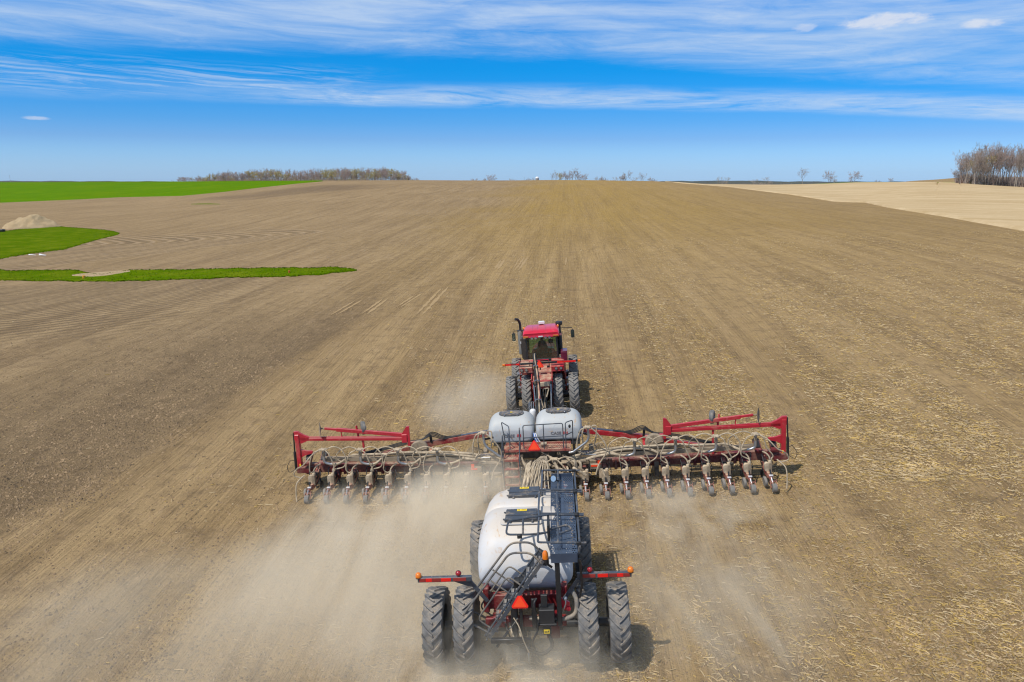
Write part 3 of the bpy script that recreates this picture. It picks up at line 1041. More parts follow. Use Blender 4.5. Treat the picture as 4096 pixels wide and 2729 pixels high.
def straw_density(x, y):
    lx, ly = row_xy(x, y)
    right = np.clip((lx + 13) / 15, 0, 1)
    band = vnoise(lx * 0.42, ly * 0.03, 11) * 0.65 + vnoise(lx * 1.3, ly * 0.10, 12) * 0.35
    loc = vnoise(x * 0.9, y * 0.9, 13)
    d = np.clip((band - 0.30) / 0.34, 0.05, 1) ** 1.4 * (0.35 + 0.65 * loc)
    d = d * (0.012 + 0.988 * right ** 1.8)
    passed = (ly < -0.3) & (np.abs(lx) < 9.2) & (lx < 2)      # soil the drill has already worked
    return np.where(passed, d * 0.45, d)


def straw(name, count, Y0, Y1, lmin, lmax, wid, label, seed, power):
    g = np.random.default_rng(seed)
    x, y = scatter(count * 4, Y0, Y1, g, power)
    keep = g.random(len(x)) < straw_density(x, y)
    x, y = x[keep][:count], y[keep][:count]
    n = len(x)
    L_ = lmin + (lmax - lmin) * g.random(n) ** 3.0
    W_ = wid * (0.6 + 0.8 * g.random(n))
    an = g.random(n) * math.pi
    bend = (g.random(n) - 0.5) * 0.12
    z = gh(x, y) + 0.020 - 0.02 * g.random(n) ** 3
    tilt = (g.random(n) - 0.5) * 0.30
    d = np.stack([np.cos(an), np.sin(an), np.zeros(n)], -1)
    d2 = np.stack([np.cos(an + bend), np.sin(an + bend), np.zeros(n)], -1)
    s = np.stack([-np.sin(an), np.cos(an), np.zeros(n)], -1)
    c = np.stack([x, y, z], -1)
    up = np.array([0, 0, 1.0])
    e0 = c - d * (L_ / 2)[:, None] - up * (tilt * L_ / 2)[:, None]
    e1 = c + up * 0.004
    e2 = c + d2 * (L_ / 2)[:, None] + up * (tilt * L_ / 2)[:, None]
    hw = (s * (W_ / 2)[:, None])
    rg = up * (W_ * 0.6)[:, None]
    Vv = np.stack([e0 - hw, e0 + hw, e0 + rg, e1 - hw, e1 + hw, e1 + rg, e2 - hw, e2 + hw, e2 + rg], 1).reshape(-1, 3)
    o = np.arange(n)[:, None] * 9
    quads = np.array([[0, 3, 5, 2], [2, 5, 4, 1], [3, 6, 8, 5], [5, 8, 7, 4]])
    Ff = (o[:, :, None] + quads[None]).reshape(-1, 4)
    mi = np.repeat(g.choice(4, n, p=[0.40, 0.30, 0.18, 0.12]), 4)
    ob = np_mesh(name, Vv, Ff, [M_straw1, M_straw2, M_straw3, M_straw4], mi)
    return tag(ob, label, 'straw', kind='stuff')


M_straw1 = mat('dry_straw', (0.43, 0.305, 0.150), 0.8, var=0.25, scale=0.9)
M_straw2 = mat('yellow_straw', (0.44, 0.295, 0.085), 0.8, var=0.25, scale=0.9)
M_straw3 = mat('pale_straw', (0.52, 0.40, 0.23), 0.8, var=0.2, scale=0.9)
M_straw4 = mat('weathered_straw', (0.25, 0.175, 0.095), 0.85, var=0.25, scale=0.9)
straw('straw_litter', 66000, 12.0, 34.0, 0.035, 0.26, 0.022, 'dry straw pieces scattered over the near tilled soil', 21, 1.2)
straw('straw_litter', 90000, 28.0, 120.0, 0.05, 0.28, 0.032, 'dry straw pieces scattered over the soil around the tractor', 22, 1.4)


def clods(name, count, Y0, Y1, smin, smax, label, seed, power, fn):
    g = np.random.default_rng(seed)
    x, y = scatter(count * 4, Y0, Y1, g, power)
    keep = g.random(len(x)) < fn(x, y)
    x, y = x[keep][:count], y[keep][:count]
    n = len(x)
    s = smin + (smax - smin) * g.random(n) ** 3.0
    base_ = np.array([[1, 0, 0], [0.31, 0.95, 0], [-0.81, 0.59, 0], [-0.81, -0.59, 0], [0.31, -0.95, 0], [0.1, 0, 0.75], [0.5, 0.35, 0.5], [-0.4, -0.3, 0.55]])
    Vv = base_[None] * (1 + (g.random((n, 8, 3)) - 0.5) * 0.7)
    an = g.random(n) * 2 * math.pi
    ca, sa = np.cos(an), np.sin(an)
    X = Vv[..., 0] * ca[:, None] - Vv[..., 1] * sa[:, None] * 0.8
    Y = Vv[..., 0] * sa[:, None] + Vv[..., 1] * ca[:, None] * 0.8
    Vv = np.stack([X, Y, Vv[..., 2] - 0.12], -1) * s[:, None, None]
    Vv[..., 0] += x[:, None]
    Vv[..., 1] += y[:, None]
    Vv[..., 2] += gh(x, y)[:, None]
    tri = np.array([[0, 1, 6], [1, 2, 5], [1, 5, 6], [2, 3, 7], [2, 7, 5], [3, 4, 7], [4, 5, 7], [4, 0, 5], [0, 6, 5]])
    Ff = (np.arange(n)[:, None, None] * 8 + tri[None]).reshape(-1, 3)
    ob = np_mesh(name, Vv.reshape(-1, 3), Ff, [M_clod, M_clod2], np.repeat(g.integers(0, 2, n), 9))
    return tag(ob, label, 'soil clods', kind='stuff')


M_clod = mat('soil_clod', (0.31, 0.213, 0.117), 0.95, var=0.3, scale=0.7)
M_clod2 = mat('dark_soil_clod', (0.215, 0.147, 0.080), 0.95, var=0.3, scale=0.7)


def open_soil(x, y):
    lx, ly = row_xy(x, y)
    return 0.25 + 0.75 * np.clip((vnoise(lx * 0.5, ly * 0.06, 31) - 0.3) / 0.4, 0, 1)


clods('soil_clods', 90000, 12.0, 80.0, 0.018, 0.070, 'small crumbs of dry soil over the near field', 31, 1.3, open_soil)
clods('soil_clods', 36000, 16.0, 70.0, 0.03, 0.105, 'coarse dark clods in the rough strip on the left', 32, 0.9, clod_band)


# ------------------------------------------------------------------ shared machine parts
def make_wheel(parent, name, rad, wid, rimr, lugs=22, lug_h=0.045, tyre_m=None, rim_m=None, at=(0, 0, 0), dish=0.0, n=40):
    """wheel turning about the local x axis: rim (part) with a tyre (sub-part) carrying chevron lugs"""
    tyre_m, rim_m = tyre_m or M_tyre, rim_m or M_rim
    h = wid / 2
    rm = MB()
    rm.lathe([(rimr, -h * 0.80), (rimr * 0.93, -h * 0.72), (rimr * 0.90, dish - 0.03), (rimr * 0.35, dish - 0.05), (0.0, dish - 0.05)], (0, 0, 0), (1, 0, 0), 28)
    rm.lathe([(0.0, dish + 0.05), (rimr * 0.35, dish + 0.05), (rimr * 0.90, dish + 0.03), (rimr * 0.93, h * 0.72), (rimr, h * 0.80)], (0, 0, 0), (1, 0, 0), 28)
    rm.lathe([(rimr * 0.26, -h * 0.6), (rimr * 0.26, h * 0.6)], (0, 0, 0), (1, 0, 0), 16)
    for k in range(8):
        g = 2 * math.pi * k / 8
        rm.disc((dish + 0.07, 0.22 * rimr * 2 * math.cos(g) * 0.5, 0.22 * rimr * 2 * math.sin(g) * 0.5), (1, 0, 0), 0.02, 0.06, 6)
    rim = rm.build(name, rim_m, parent)
    rim.location = at
    tb = MB()
    r0 = rad - lug_h
    prof = [(rimr * 0.98, -h * 0.80), (rimr + (r0 - rimr) * 0.35, -h * 0.98), (rimr + (r0 - rimr) * 0.72, -h), (r0 - 0.035, -h * 0.90), (r0 - 0.006, -h * 0.66),
            (r0, 0), (r0 - 0.006, h * 0.66), (r0 - 0.035, h * 0.90), (rimr + (r0 - rimr) * 0.72, h), (rimr + (r0 - rimr) * 0.35, h * 0.98), (rimr * 0.98, h * 0.80)]
    tb.lathe(prof, (0, 0, 0), (1, 0, 0), n)
    if lugs:
        step = 2 * math.pi / lugs
        for side in (-1, 1):
            for k in range(lugs):
                g0 = k * step + (0 if side > 0 else step / 2)
                segs = 5
                bot, top = [], []
                for i in range(segs + 1):
                    q = i / segs
                    x = side * (h * 1.0 - q * (h * 1.08))
                    ang = g0 + q * step * 1.02 + 0.10 * step * math.sin(q * math.pi)
                    edge = max(0.0, (abs(x) / h - 0.62) / 0.38)
                    rb = r0 - 0.05 * edge ** 1.6 - 0.012
                    rt = rad - 0.035 * edge ** 1.5
                    wdt = (0.030 + 0.018 * (1 - q)) / rad * (rad / 0.97)
                    for s in (-1, 1):
                        a2 = ang + s * wdt
                        bot.append((x, rb * math.cos(a2), rb * math.sin(a2)))
                        a3 = ang + s * wdt * 0.72
                        top.append((x, rt * math.cos(a3), rt * math.sin(a3)))
                vs = bot + top
                nb = len(bot)
                fs = []
                for i in range(segs):
                    a, b, c, d = 2 * i, 2 * i + 1, 2 * i + 3, 2 * i + 2
                    fs.append((nb + a, nb + b, nb + c, nb + d))
                    fs.append((a, nb + a, nb + d, d))
                    fs.append((b, c, nb + c, nb + b))
                fs.append((0, 1, nb + 1, nb))
                fs.append((2 * segs, nb + 2 * segs, nb + 2 * segs + 1, 2 * segs + 1))
                if side < 0:
                    fs = [f[::-1] for f in fs]
                tb.add(vs, fs)
    tb.build('tyre', tyre_m, rim)
    return rim


def copy_part(part, parent, at=None, rz=None):
    c = copy_tree(part, parent)
    if at is not None:
        c.location = at
    if rz is not None:
        c.rotation_euler = (0, 0, rz)
    return c


def perforated(mb, lo, hi, z, ncx, ncy, fillx=0.55, filly=0.42, mi=0, stagger=True):
    """metal walkway sheet with rows of slots, plus a folded rim"""
    x0, y0 = lo
    x1, y1 = hi
    cw, cl = (x1 - x0) / ncx, (y1 - y0) / ncy
    for j in range(ncy):
        ya, yb = y0 + j * cl, y0 + (j + 1) * cl
        sa, sb = ya + cl * (1 - filly) / 2, yb - cl * (1 - filly) / 2
        mb.add([(x0, ya, z), (x1, ya, z), (x1, sa, z), (x0, sa, z)], [(0, 1, 2, 3)], mi)
        mb.add([(x0, sb, z), (x1, sb, z), (x1, yb, z), (x0, yb, z)], [(0, 1, 2, 3)], mi)
        sh = 0.5 * cw if (stagger and j % 2) else 0.0
        edges = [x0]
        k = 0
        while True:
            xa = x0 + k * cw + sh + cw * (1 - fillx) / 2
            xb = xa + cw * fillx
            if xb > x1 - 0.01:
                break
            edges += [xa, xb]
            k += 1
        edges.append(x1)
        for i in range(0, len(edges), 2):
            mb.add([(edges[i], sa, z), (edges[i + 1], sa, z), (edges[i + 1], sb, z), (edges[i], sb, z)], [(0, 1, 2, 3)], mi)


def smv_triangle(parent, c, size, tilt=0.12, face=-1):
    """slow moving vehicle emblem: orange triangle with a dull red border, facing backwards"""
    e = MB()
    s = size
    y = face
    outer = [(-0.14, 1.0), (0.14, 1.0), (1.0, -0.40), (0.86, -0.66), (-0.86, -0.66), (-1.0, -0.40)]
    inner = [(0.0, 0.86), (0.80, -0.50), (-0.80, -0.50)]
    e.prism([(a * s, 0, b * s) for a, b in outer], (0, 0.012, 0), 1)
    e.prism([(a * s, -0.008, b * s) for a, b in inner], (0, 0.007, 0), 0)
    o = e.build('warning_triangle', [M_orange, M_redrefl], parent)
    o.location = c
    o.rotation_euler = (-tilt, 0, 0)
    return o


def lamp_dome(parent, name, c, r, m, h=1.25):
    b = MB()
    b.lathe([(r * 0.95, 0), (r * 0.95, 0.03), (r * 0.9, 0.03)], (0, 0, -0.03), (0, 0, 1), 16, 1)
    b.lathe([(r, 0), (r, r * 0.5 * h), (r * 0.88, r * 1.15 * h), (r * 0.5, r * 1.55 * h), (0.001, r * 1.65 * h)], (0, 0, 0), (0, 0, 1), 16, 0)
    o = b.build(name, [m, M_blackpl], parent)
    o.location = c
    return o


def ball_lamp(parent, c, r, m):
    b = MB()
    b.sphere((0, 0, 0), r, 14, 10, 0)
    b.lathe([(0.02, -r - 0.05), (0.02, -r * 0.9)], (0, 0, 0), (0, 0, 1), 8, 1)
    b.lathe([(r * 1.02, -0.012), (r * 1.02, 0.012)], (0, 0, 0), (0, 1, 0), 14, 1)
    o = b.build('marker_lamp', [m, M_blackpl], parent)
    o.location = c
    return o


def lettering(parent, parts, loc, size, name='lettering', depth=0.004):
    """parts: list of (text, x offset, material) standing upright, read from behind (towards +y)"""
    bm_v, bm_f, bm_m = [], [], []
    mats = []
    for (txt, dx, m) in parts:
        cu = bpy.data.curves.new('text', 'FONT')
        cu.body = txt
        cu.size = size
        cu.extrude = depth
        cu.offset = size * 0.022
        cu.resolution_u = 2
        ob = bpy.data.objects.new('text', cu)
        COL.objects.link(ob)
        me = bpy.data.meshes.new_from_object(ob.evaluated_get(bpy.context.evaluated_depsgraph_get()))
        o0 = len(bm_v)
        if m not in mats:
            mats.append(m)
        for v in me.vertices:
            bm_v.append((v.co.x * 1.12 + dx, -v.co.z, v.co.y))
        for p_ in me.polygons:
            bm_f.append(tuple(o0 + i for i in p_.vertices))
            bm_m.append(mats.index(m))
        bpy.data.objects.remove(ob)
        bpy.data.meshes.remove(me)
        bpy.data.curves.remove(cu)
    me = bpy.data.meshes.new(name)
    me.from_pydata(bm_v, [], bm_f)
    for m in mats:
        me.materials.append(m)
    me.polygons.foreach_set('material_index', bm_m)
    o = bpy.data.objects.new(name, me)
    COL.objects.link(o)
    o.parent = parent
    o.location = loc
    return o


def rrect(cx, cz, hw, hh, r, y, n=5, rb=None):
    """rounded rectangle section in the x-z plane at y, counter-clockwise"""
    rb = r if rb is None else rb
    pts = []
    for (sx, sz, a0, q) in ((1, 1, 0, r), (-1, 1, 90, r), (-1, -1, 180, rb), (1, -1, 270, rb)):
        ox, oz = cx + sx * (hw - q), cz + sz * (hh - q)
        for k in range(n + 1):
            g = R(a0 + 90 * k / n)
            pts.append((ox + q * math.cos(g), y, oz + q * math.sin(g)))
    return pts


# ------------------------------------------------------------------ air cart (nearest machine)
cart = empty('air_cart')
tag(cart, 'dusty white two-compartment air cart with black walkway and dual rear tyres, nearest the camera', 'air cart')
cart.matrix_world = frame_matrix((0.4417, 18.3434, CAMH - 11.9286), 0.0511, 0.0569)

# tank: front and rear compartment in one moulding, with a saddle groove between them
tk = MB()
secs = []
for (y, zt, zb, hw, rt, rb) in [
        (3.93, 2.55, 2.05, 0.72, 0.24, 0.2), (3.90, 2.82, 1.85, 0.92, 0.40, 0.3), (3.78, 3.02, 1.72, 1.06, 0.52, 0.35), (3.58, 3.13, 1.66, 1.13, 0.56, 0.4), (3.2, 3.19, 1.62, 1.17, 0.56, 0.4), (2.62, 3.21, 1.60, 1.195, 0.55, 0.4),
        (2.42, 3.20, 1.60, 1.20, 0.55, 0.4), (2.335, 3.165, 1.62, 1.185, 0.55, 0.4), (2.30, 3.115, 1.66, 1.15, 0.55, 0.4), (2.25, 3.115, 1.66, 1.15, 0.55, 0.4), (2.215, 3.17, 1.62, 1.19, 0.55, 0.4),
        (2.12, 3.215, 1.60, 1.205, 0.55, 0.4), (1.6, 3.22, 1.58, 1.215, 0.54, 0.4), (1.15, 3.205, 1.58, 1.22, 0.54, 0.4), (0.85, 3.13, 1.60, 1.22, 0.54, 0.4), (0.62, 2.98, 1.63, 1.215, 0.52, 0.4),
        (0.46, 2.78, 1.68, 1.20, 0.48, 0.42), (0.36, 2.60, 1.74, 1.18, 0.42, 0.40), (0.28, 2.46, 1.84, 1.14, 0.32, 0.30), (0.24, 2.34, 1.95, 1.06, 0.18, 0.18), (0.23, 2.25, 2.03, 0.9, 0.1, 0.1)]:
    secs.append(rrect(0, (zt + zb) / 2, hw, (zt - zb) / 2, min(rt, (zt - zb) / 2.05), y, 6, min(rb, (zt - zb) / 2.05)))
tk.loft([s for s in secs], 0)
tank = tk.build('tank', M_carttank, cart, 60)
hp = MB()
for (ya, yb) in ((0.6, 2.1), (2.4, 3.7)):
    hp.loft([[(-0.95, ya, 1.66), (0.95, ya, 1.66), (0.95, yb, 1.66), (-0.95, yb, 1.66)], [(-0.2, (ya + yb) / 2 - 0.2, 0.75), (0.2, (ya + yb) / 2 - 0.2, 0.75), (0.2, (ya + yb) / 2 + 0.2, 0.75), (-0.2, (ya + yb) / 2 + 0.2, 0.75)]], 0, False)
hp.build('tank_hopper', M_carttank, cart)


M_lid = mat('sky_tinted_black_lid', (0.050, 0.056, 0.066), 0.32, dust=0.34, scale=4)  # black lid greyed towards blue: reflected sky put into the base colour


def cart_lid(y0, y1, x0, x1, z):
    e = MB()
    pl = [(x, y) for x, y in ((x0 - 0.13, y0 - 0.10), (x1 + 0.16, y0 - 0.10), (x1 + 0.16, y1 + 0.07), (x0 - 0.13, y1 + 0.07))]
    poly = round_path([((pl[0][0] + pl[1][0]) / 2, pl[0][1])] + pl[1:] + [pl[0]] + [((pl[0][0] + pl[1][0]) / 2, pl[0][1])], 0.14, 5)
    e.prism([(p[0], p[1], z - 0.012) for p in [(q[0], q[1]) for q in poly][:-1]], (0, 0, 0.022), 0)
    base_ = e.build('lid_frame', M_carttank, cart)
    e = MB()
    e.box((x0, y0 + 0.02, z + 0.01), (x1, y1, z + 0.10), 0, 0.02)
    e.bar((x0 - 0.01, y0 + 0.02, z + 0.05), (x1 + 0.01, y0 + 0.02, z + 0.05), 0.05, 0.10, 0)
    e.bar((x0, y0 + (y1 - y0) * 0.36, z + 0.104), (x1, y0 + (y1 - y0) * 0.36, z + 0.104), 0.03, 0.012, 0)
    for x in (x0 + 0.14, x1 - 0.12):
        e.tube([(x, y0, z + 0.06), (x, y0 - 0.05, z + 0.02), (x, y0 - 0.07, z - 0.02)], 0.022, 8, 1)
        e.disc((x, y0 - 0.035, z + 0.03), (1, 0, 0), 0.036, 0.05, 10, 0)
    for y in (y0 + 0.12, y1 - 0.12):
        e.bar((x0 - 0.06, y, z + 0.05), (x0 + 0.02, y, z + 0.05), 0.035, 0.035, 0)
    e.bar((x1 + 0.06, y0 + 0.08, z + 0.04), (x1 + 0.06, y1 - 0.08, z + 0.04), 0.05, 0.07, 0)
    e.tube([(x1 + 0.06, y1 - 0.3, z + 0.08), (x1 + 0.16, y1 - 0.34, z + 0.09), (x1 + 0.24, y1 - 0.36, z + 0.05)], 0.008, 6, 0)
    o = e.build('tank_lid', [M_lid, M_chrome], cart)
    st = MB()
    st.box((x0 + 0.30, y1 - 0.17, z + 0.098), (x0 + 0.56, y1 - 0.05, z + 0.106), 0, 0)
    st.box((x0 + 0.33, y1 - 0.13, z + 0.104), (x0 + 0.37, y1 - 0.09, z + 0.109), 1, 0)
    st.box((x0 + 0.42, y1 - 0.12, z + 0.104), (x0 + 0.53, y1 - 0.10, z + 0.108), 1, 0)
    st.build('sticker', [M_yellow, M_black], o)


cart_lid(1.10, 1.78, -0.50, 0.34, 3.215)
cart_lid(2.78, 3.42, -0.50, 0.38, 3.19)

# chassis
M_wing2 = mat('chassis_red', (0.17, 0.008, 0.012), 0.5, dust=0.35)
fr = MB()
for x in (-0.72, 0.72):
    fr.box((x - 0.10, -0.42, 1.12), (x + 0.10, 4.3, 1.42), 0, 0.02)
fr.box((-1.02, -0.05, 1.42), (1.02, 0.16, 1.80), 0, 0.02)
fr.box((-1.0, -0.45, 1.14), (1.0, -0.30, 1.40), 0, 0.02)
fr.box((-0.95, 2.2, 1.30), (0.95, 2.4, 1.60), 0, 0.02)
fr.box((-0.95, 4.15, 1.10), (0.95, 4.4, 1.45), 0, 0.02)
for x in (-0.98, 0.98):
    fr.box((x - 0.07, -0.18, 1.40), (x + 0.07, 0.12, 2.06), 0, 0.02)
    fr.bar((x, 0.1, 1.9), (x * 0.8, 1.2, 1.5), 0.10, 0.10, 0)
fr.box((0.50, -0.36, 0.75), (0.82, -0.26, 1.16), 0, 0.02)
fr.build('chassis', M_wing2, cart)
ax = MB()
ax.tube([(-2.5, 0, 0.97), (2.5, 0, 0.97)], 0.11, 14)
ax.box((-0.9, -0.14, 0.84), (0.9, 0.14, 1.14), 0, 0.02)
ax.box((-0.85, -0.9, 0.98), (0.12, -0.78, 1.10), 0, 0.015)
ax.box((-0.35, -0.62, 0.95), (-0.2, -0.2, 1.9), 0, 0.015)
ax.build('axle', M_black, cart)
ax = MB()
ax.tube([(-1.6, 4.05, 0.97), (1.6, 4.05, 0.97)], 0.10, 14)
ax.build('axle', M_black, cart)
tg = MB()
for s in (-1, 1):
    tg.bar((s * 0.7, 4.3, 1.2), (s * 0.12, 6.3, 0.85), 0.16, 0.2, 0)
tg.bar((0, 6.2, 0.85), (0, 8.0, 0.75), 0.2, 0.2, 0)
tg.build('tongue', M_tandark, cart)

# wheels: dual rears and single fronts
wh = make_wheel(cart, 'wheel', 0.97, 0.50, 0.56, 21, 0.05, M_tyre, M_rim, (-2.286, 0, 0.97), 0.0)
wh.rotation_euler = (0.3, 0, 0)
for k, (x, y) in enumerate(((-1.524, 0), (1.524, 0), (2.286, 0), (-1.524, 4.05), (1.524, 4.05))):
    c = copy_part(wh, cart, (x, y, 0.97))
    c.rotation_euler = (0.1 + 0.21 * k, 0, 0)

# walkway with slotted deck
wk = MB()
x0, x1 = 0.70, 1.33
for (ya, yb) in ((-0.72, 1.02), (1.03, 2.70), (2.71, 4.32)):
    perforated(wk, (x0, ya), (x0 + 0.285, yb), 3.20, 5, 17)
    perforated(wk, (x0 + 0.345, ya), (x1, yb), 3.20, 5, 17)
    wk.box((x0 + 0.284, ya, 3.185), (x0 + 0.346, yb, 3.206), 0, 0)
for x in (x0, x1):
    wk.box((x - 0.012, -0.72, 3.06), (x + 0.012, 4.32, 3.215), 0, 0)
wk.box((x0, -0.745, 2.98), (x1, -0.722, 3.215), 0, 0)
wk.box((x0, 4.322, 3.06), (x1, 4.345, 3.30), 0, 0)
for y in (1.02, 2.70):
    wk.box((x0, y - 0.03, 3.08), (x1, y + 0.05, 3.196), 0, 0)
walk = wk.build('walkway', mat('walkway_steel', (0.052, 0.072, 0.110), 0.28, dust=0.16), cart)  # blue in the base colour stands for sky reflected on the deck
sp = MB()
sp.box((0.78, -0.70, 1.30), (0.90, -0.58, 3.06), 0, 0.01)
sp.bar((0.70, -0.69, 3.02), (1.4, -0.69, 3.02), 0.07, 0.07, 0)
sp.tube(round_path([(1.38, -0.68, 3.02), (1.42, -0.55, 2.3), (1.34, -0.45, 1.9)], 0.1), 0.03, 8)
sp.build('walkway_post', M_black, cart)
for y in (0.9, 3.2):
    sp = MB()
    sp.box((1.30, y, 1.2), (1.40, y + 0.1, 3.1), 0, 0.01)
    sp.build('walkway_post', M_black, cart)

# folded guard rails lying flat across the walkway
RT = 0.027


def folded_rail(ya, yb, xl, xr, zz, ym=None, curved=True):
    e = MB()
    e.tube(round_path([(xr, yb, zz), (xl, yb, zz + 0.05), (xl, ya, zz + 0.05), (xr, ya, zz)], 0.07 if curved else 0.02, 4), RT, 8)
    xm = xl + (xr - xl) * 0.44
    e.tube([(xm, ya, zz + 0.03), (xm, yb, zz + 0.03)], RT * 0.95, 8)
    for y in (ya, yb):
        e.box((xr - 0.18, y - 0.035, zz - 0.04), (xr - 0.06, y + 0.035, zz + 0.035), 1, 0.005)
        e.tube([(xr - 0.02, y, zz), (xr + 0.06, y, zz)], 0.030, 8)
    e.build('guard_rail', [M_rail, M_blackpl], cart)


folded_rail(2.84, 4.38, 0.44, 1.50, 3.36)
folded_rail(1.12, 2.70, 0.38, 1.50, 3.36)
folded_rail(-0.55, 1.15, 0.40, 1.50, 3.38)
e = MB()
e.tube([(1.40, -0.66, 3.30), (1.40, 4.34, 3.30)], RT, 8)
for y in (-0.6, 1.08, 2.76, 4.3):
    e.bar((1.35, y, 3.1), (1.40, y, 3.32), 0.05, 0.05, 0)
e.build('rail_support', M_rail, cart)
# swinging gate and grab loop by the top of the stairs
e = MB()
e.tube(round_path([(0.66, 0.62, 3.62), (-0.35, 0.36, 3.60), (-0.40, -0.05, 3.42), (0.2, 0.0, 3.38), (0.64, 0.10, 3.38)], 0.12, 4), RT, 8)
e.tube([(0.02, 0.46, 3.61), (0.02, -0.02, 3.40)], RT, 8)
e.tube(round_path([(0.64, 0.16, 3.42), (1.12, 0.32, 3.46), (1.24, 0.10, 3.44), (0.92, -0.08, 3.42)], 0.1, 4), RT, 8)
e.box((0.62, 0.02, 3.12), (0.68, 0.72, 3.60), 1, 0.01)
e.box((-0.12, -0.10, 3.32), (0.0, -0.02, 3.42), 1, 0.01)
e.build('gate_rail', [M_rail, M_blackpl], cart)

# stairs folded across the back
M_tread = mat('galvanised_tread', (0.30, 0.30, 0.30), 0.5, 0.3, dust=0.35)
M_handrail = mat('dusty_handrail', (0.115, 0.112, 0.108), 0.45, dust=0.45, var=0.2)
st = MB()
A0, A1 = np.array([-0.93, -0.62, 0.98]), np.array([0.50, -0.62, 2.98])
dv = A1 - A0
wv_ = np.array([0, 0.56, 0])
nrm = norm(np.cross(dv, (0, 1, 0)))
for k, (oy, wd) in enumerate(((0, 0.095), (0.56, 0.15))):
    o = np.array([0, oy, 0])
    st.bar(A0 + o - nrm * 0.0, A1 + o, 0.028, wd, 0, (0, 1, 0) if False else tuple(nrm), 0.004)
    st.tube([A0 + o + nrm * 0.10, A1 + o + nrm * 0.10], 0.026, 8)
for k in range(7):
    q = (k + 0.5) / 7
    c = A0 + dv * q
    for s in range(3):
        xx = c[0] - 0.10 + s * 0.085
        st.box((xx, c[1] + 0.02, c[2] - 0.012), (xx + 0.05, c[1] + 0.54, c[2] + 0.012), 1, 0.003)
    st.box((c[0] - 0.12, c[1] + 0.02, c[2] - 0.03), (c[0] - 0.105, c[1] + 0.54, c[2] + 0.02), 1, 0)
    st.box((c[0] + 0.12, c[1] + 0.02, c[2] - 0.03), (c[0] + 0.135, c[1] + 0.54, c[2] + 0.02), 1, 0)
st.bar(A0 + (-0.05, -0.02, -0.05), A0 + (-0.05, 0.60, -0.05), 0.05, 0.05, 0)
stairs = st.build('stairs', [M_rail, M_tread], cart)
up_ = np.array([-0.62, 0, 0.50])
for oy in (0.0, 0.56):
    o = np.array([0, oy, 0])
    e = MB()
    p0, p1 = A0 + dv * 0.05 + o, A0 + dv * 0.97 + o
    e.tube(round_path([p0, p0 + up_ * 0.55 - dv * 0.02, p0 + up_ * 1.04 - dv * 0.05, p0 + up_ * 1.06 + dv * 0.06, p1 + up_ * 0.98 - dv * 0.10, p1 + up_ * 0.45 + dv * 0.03, p1], 0.16, 4), RT * 1.05, 8)
    m0, m1 = A0 + dv * 0.10 + o, A0 + dv * 0.66 + o
    e.tube(round_path([m0 + up_ * 0.08, m0 + up_ * 0.62, m1 + up_ * 0.62, m1], 0.14, 4), RT * 0.8, 8)
    q = A0 + dv * 0.52 + o
    e.tube([q, q + up_ * 0.96], RT * 0.8, 8)
    e.build('handrail', M_handrail, stairs)
# gas strut beside the stairs
e = MB()
a, b = np.array([-0.72, -0.75, 0.82]), np.array([-0.18, -0.72, 1.55])
e.tube([a, a + (b - a) * 0.55], 0.035, 10, 0)
e.tube([a + (b - a) * 0.5, b], 0.016, 8, 1)
e.build('cylinder', [M_black, M_chrome], cart)


# rear lamp bars
def lamp_bar(x0, x1, z, y):
    s = 1 if x1 > x0 else -1
    e = MB()
    e.box((min(x0, x1), y - 0.05, z), (max(x0, x1), y + 0.06, z + 0.12), 0, 0.006)
    e.prism([(x0, y + 0.04, z), (x0, y + 0.04, z - 0.16), (x0 + s * 0.10, y + 0.04, z - 0.18), (x0 + s * 0.55, y + 0.04, z - 0.0)], (0, 0.012, 0), 0)
    e.bar((x0 + s * 0.05, y + 0.05, z - 0.05), (x0 - s * 0.34, y + 0.10, z - 0.62), 0.06, 0.09, 0)
    for k in range(3):
        e.disc((x0 + (x1 - x0) * (0.2 + 0.27 * k), y, z + 0.125), (0, 0, 1), 0.018, 0.015, 8, 1)
    o = e.build('lamp_bar', [M_rail, M_zinc], cart)
    L = x1 - x0
    for (qa, qb, m) in ((0.10, 0.34, M_redrefl_dull), (0.38, 0.57, M_redrefl), (0.58, 0.73, M_redrefl_dull), (0.735, 0.85, M_redrefl), (0.855, 0.97, M_redrefl_dull)):
        e = MB()
        e.box((min(x0 + L * qa, x0 + L * qb), y - 0.058, z + 0.015), (max(x0 + L * qa, x0 + L * qb), y - 0.046, z + 0.105), 0, 0.003)
        e.build('reflector', m, o)
    ball_lamp(o, (x0 + L * 0.24, y, z + 0.20), 0.072, M_redlens)
    lamp_dome(o, 'beacon', (x0 + L * 0.985, y, z + 0.13), 0.078, M_amber, 0.9)
    return o


lamp_bar(-1.27, -2.60, 2.42, -0.42)
lamp_bar(1.30, 2.62, 2.42, -0.42)

smv_triangle(cart, (-0.11, -0.66, 1.92), 0.205, 0.15)
e = MB()
e.box((-0.14, -0.62, 1.05), (-0.06, -0.54, 2.30), 0, 0.008)
e.box((-0.24, -0.56, 2.25), (0.0, -0.3, 2.42), 0, 0.01)
e.box((0.16, -0.58, 1.15), (0.26, -0.50, 1.95), 0, 0.008)
e.tube([(-0.10, -0.62, 2.3), (-0.09, -0.62, 2.72)], 0.006, 6)
e.build('sign_post', M_black, cart)
lamp_dome(cart, 'beacon', (0.56, -0.50, 2.98), 0.075, M_amber, 1.7)
e = MB()
e.lathe([(0.085, -0.14), (0.085, 0.0)], (0.56, -0.50, 2.97), (0, 0, 1), 14)
e.bar((0.56, -0.50, 2.86), (0.70, -0.40, 2.7), 0.06, 0.06, 0)
e.build('beacon_bracket', M_blackpl, cart)

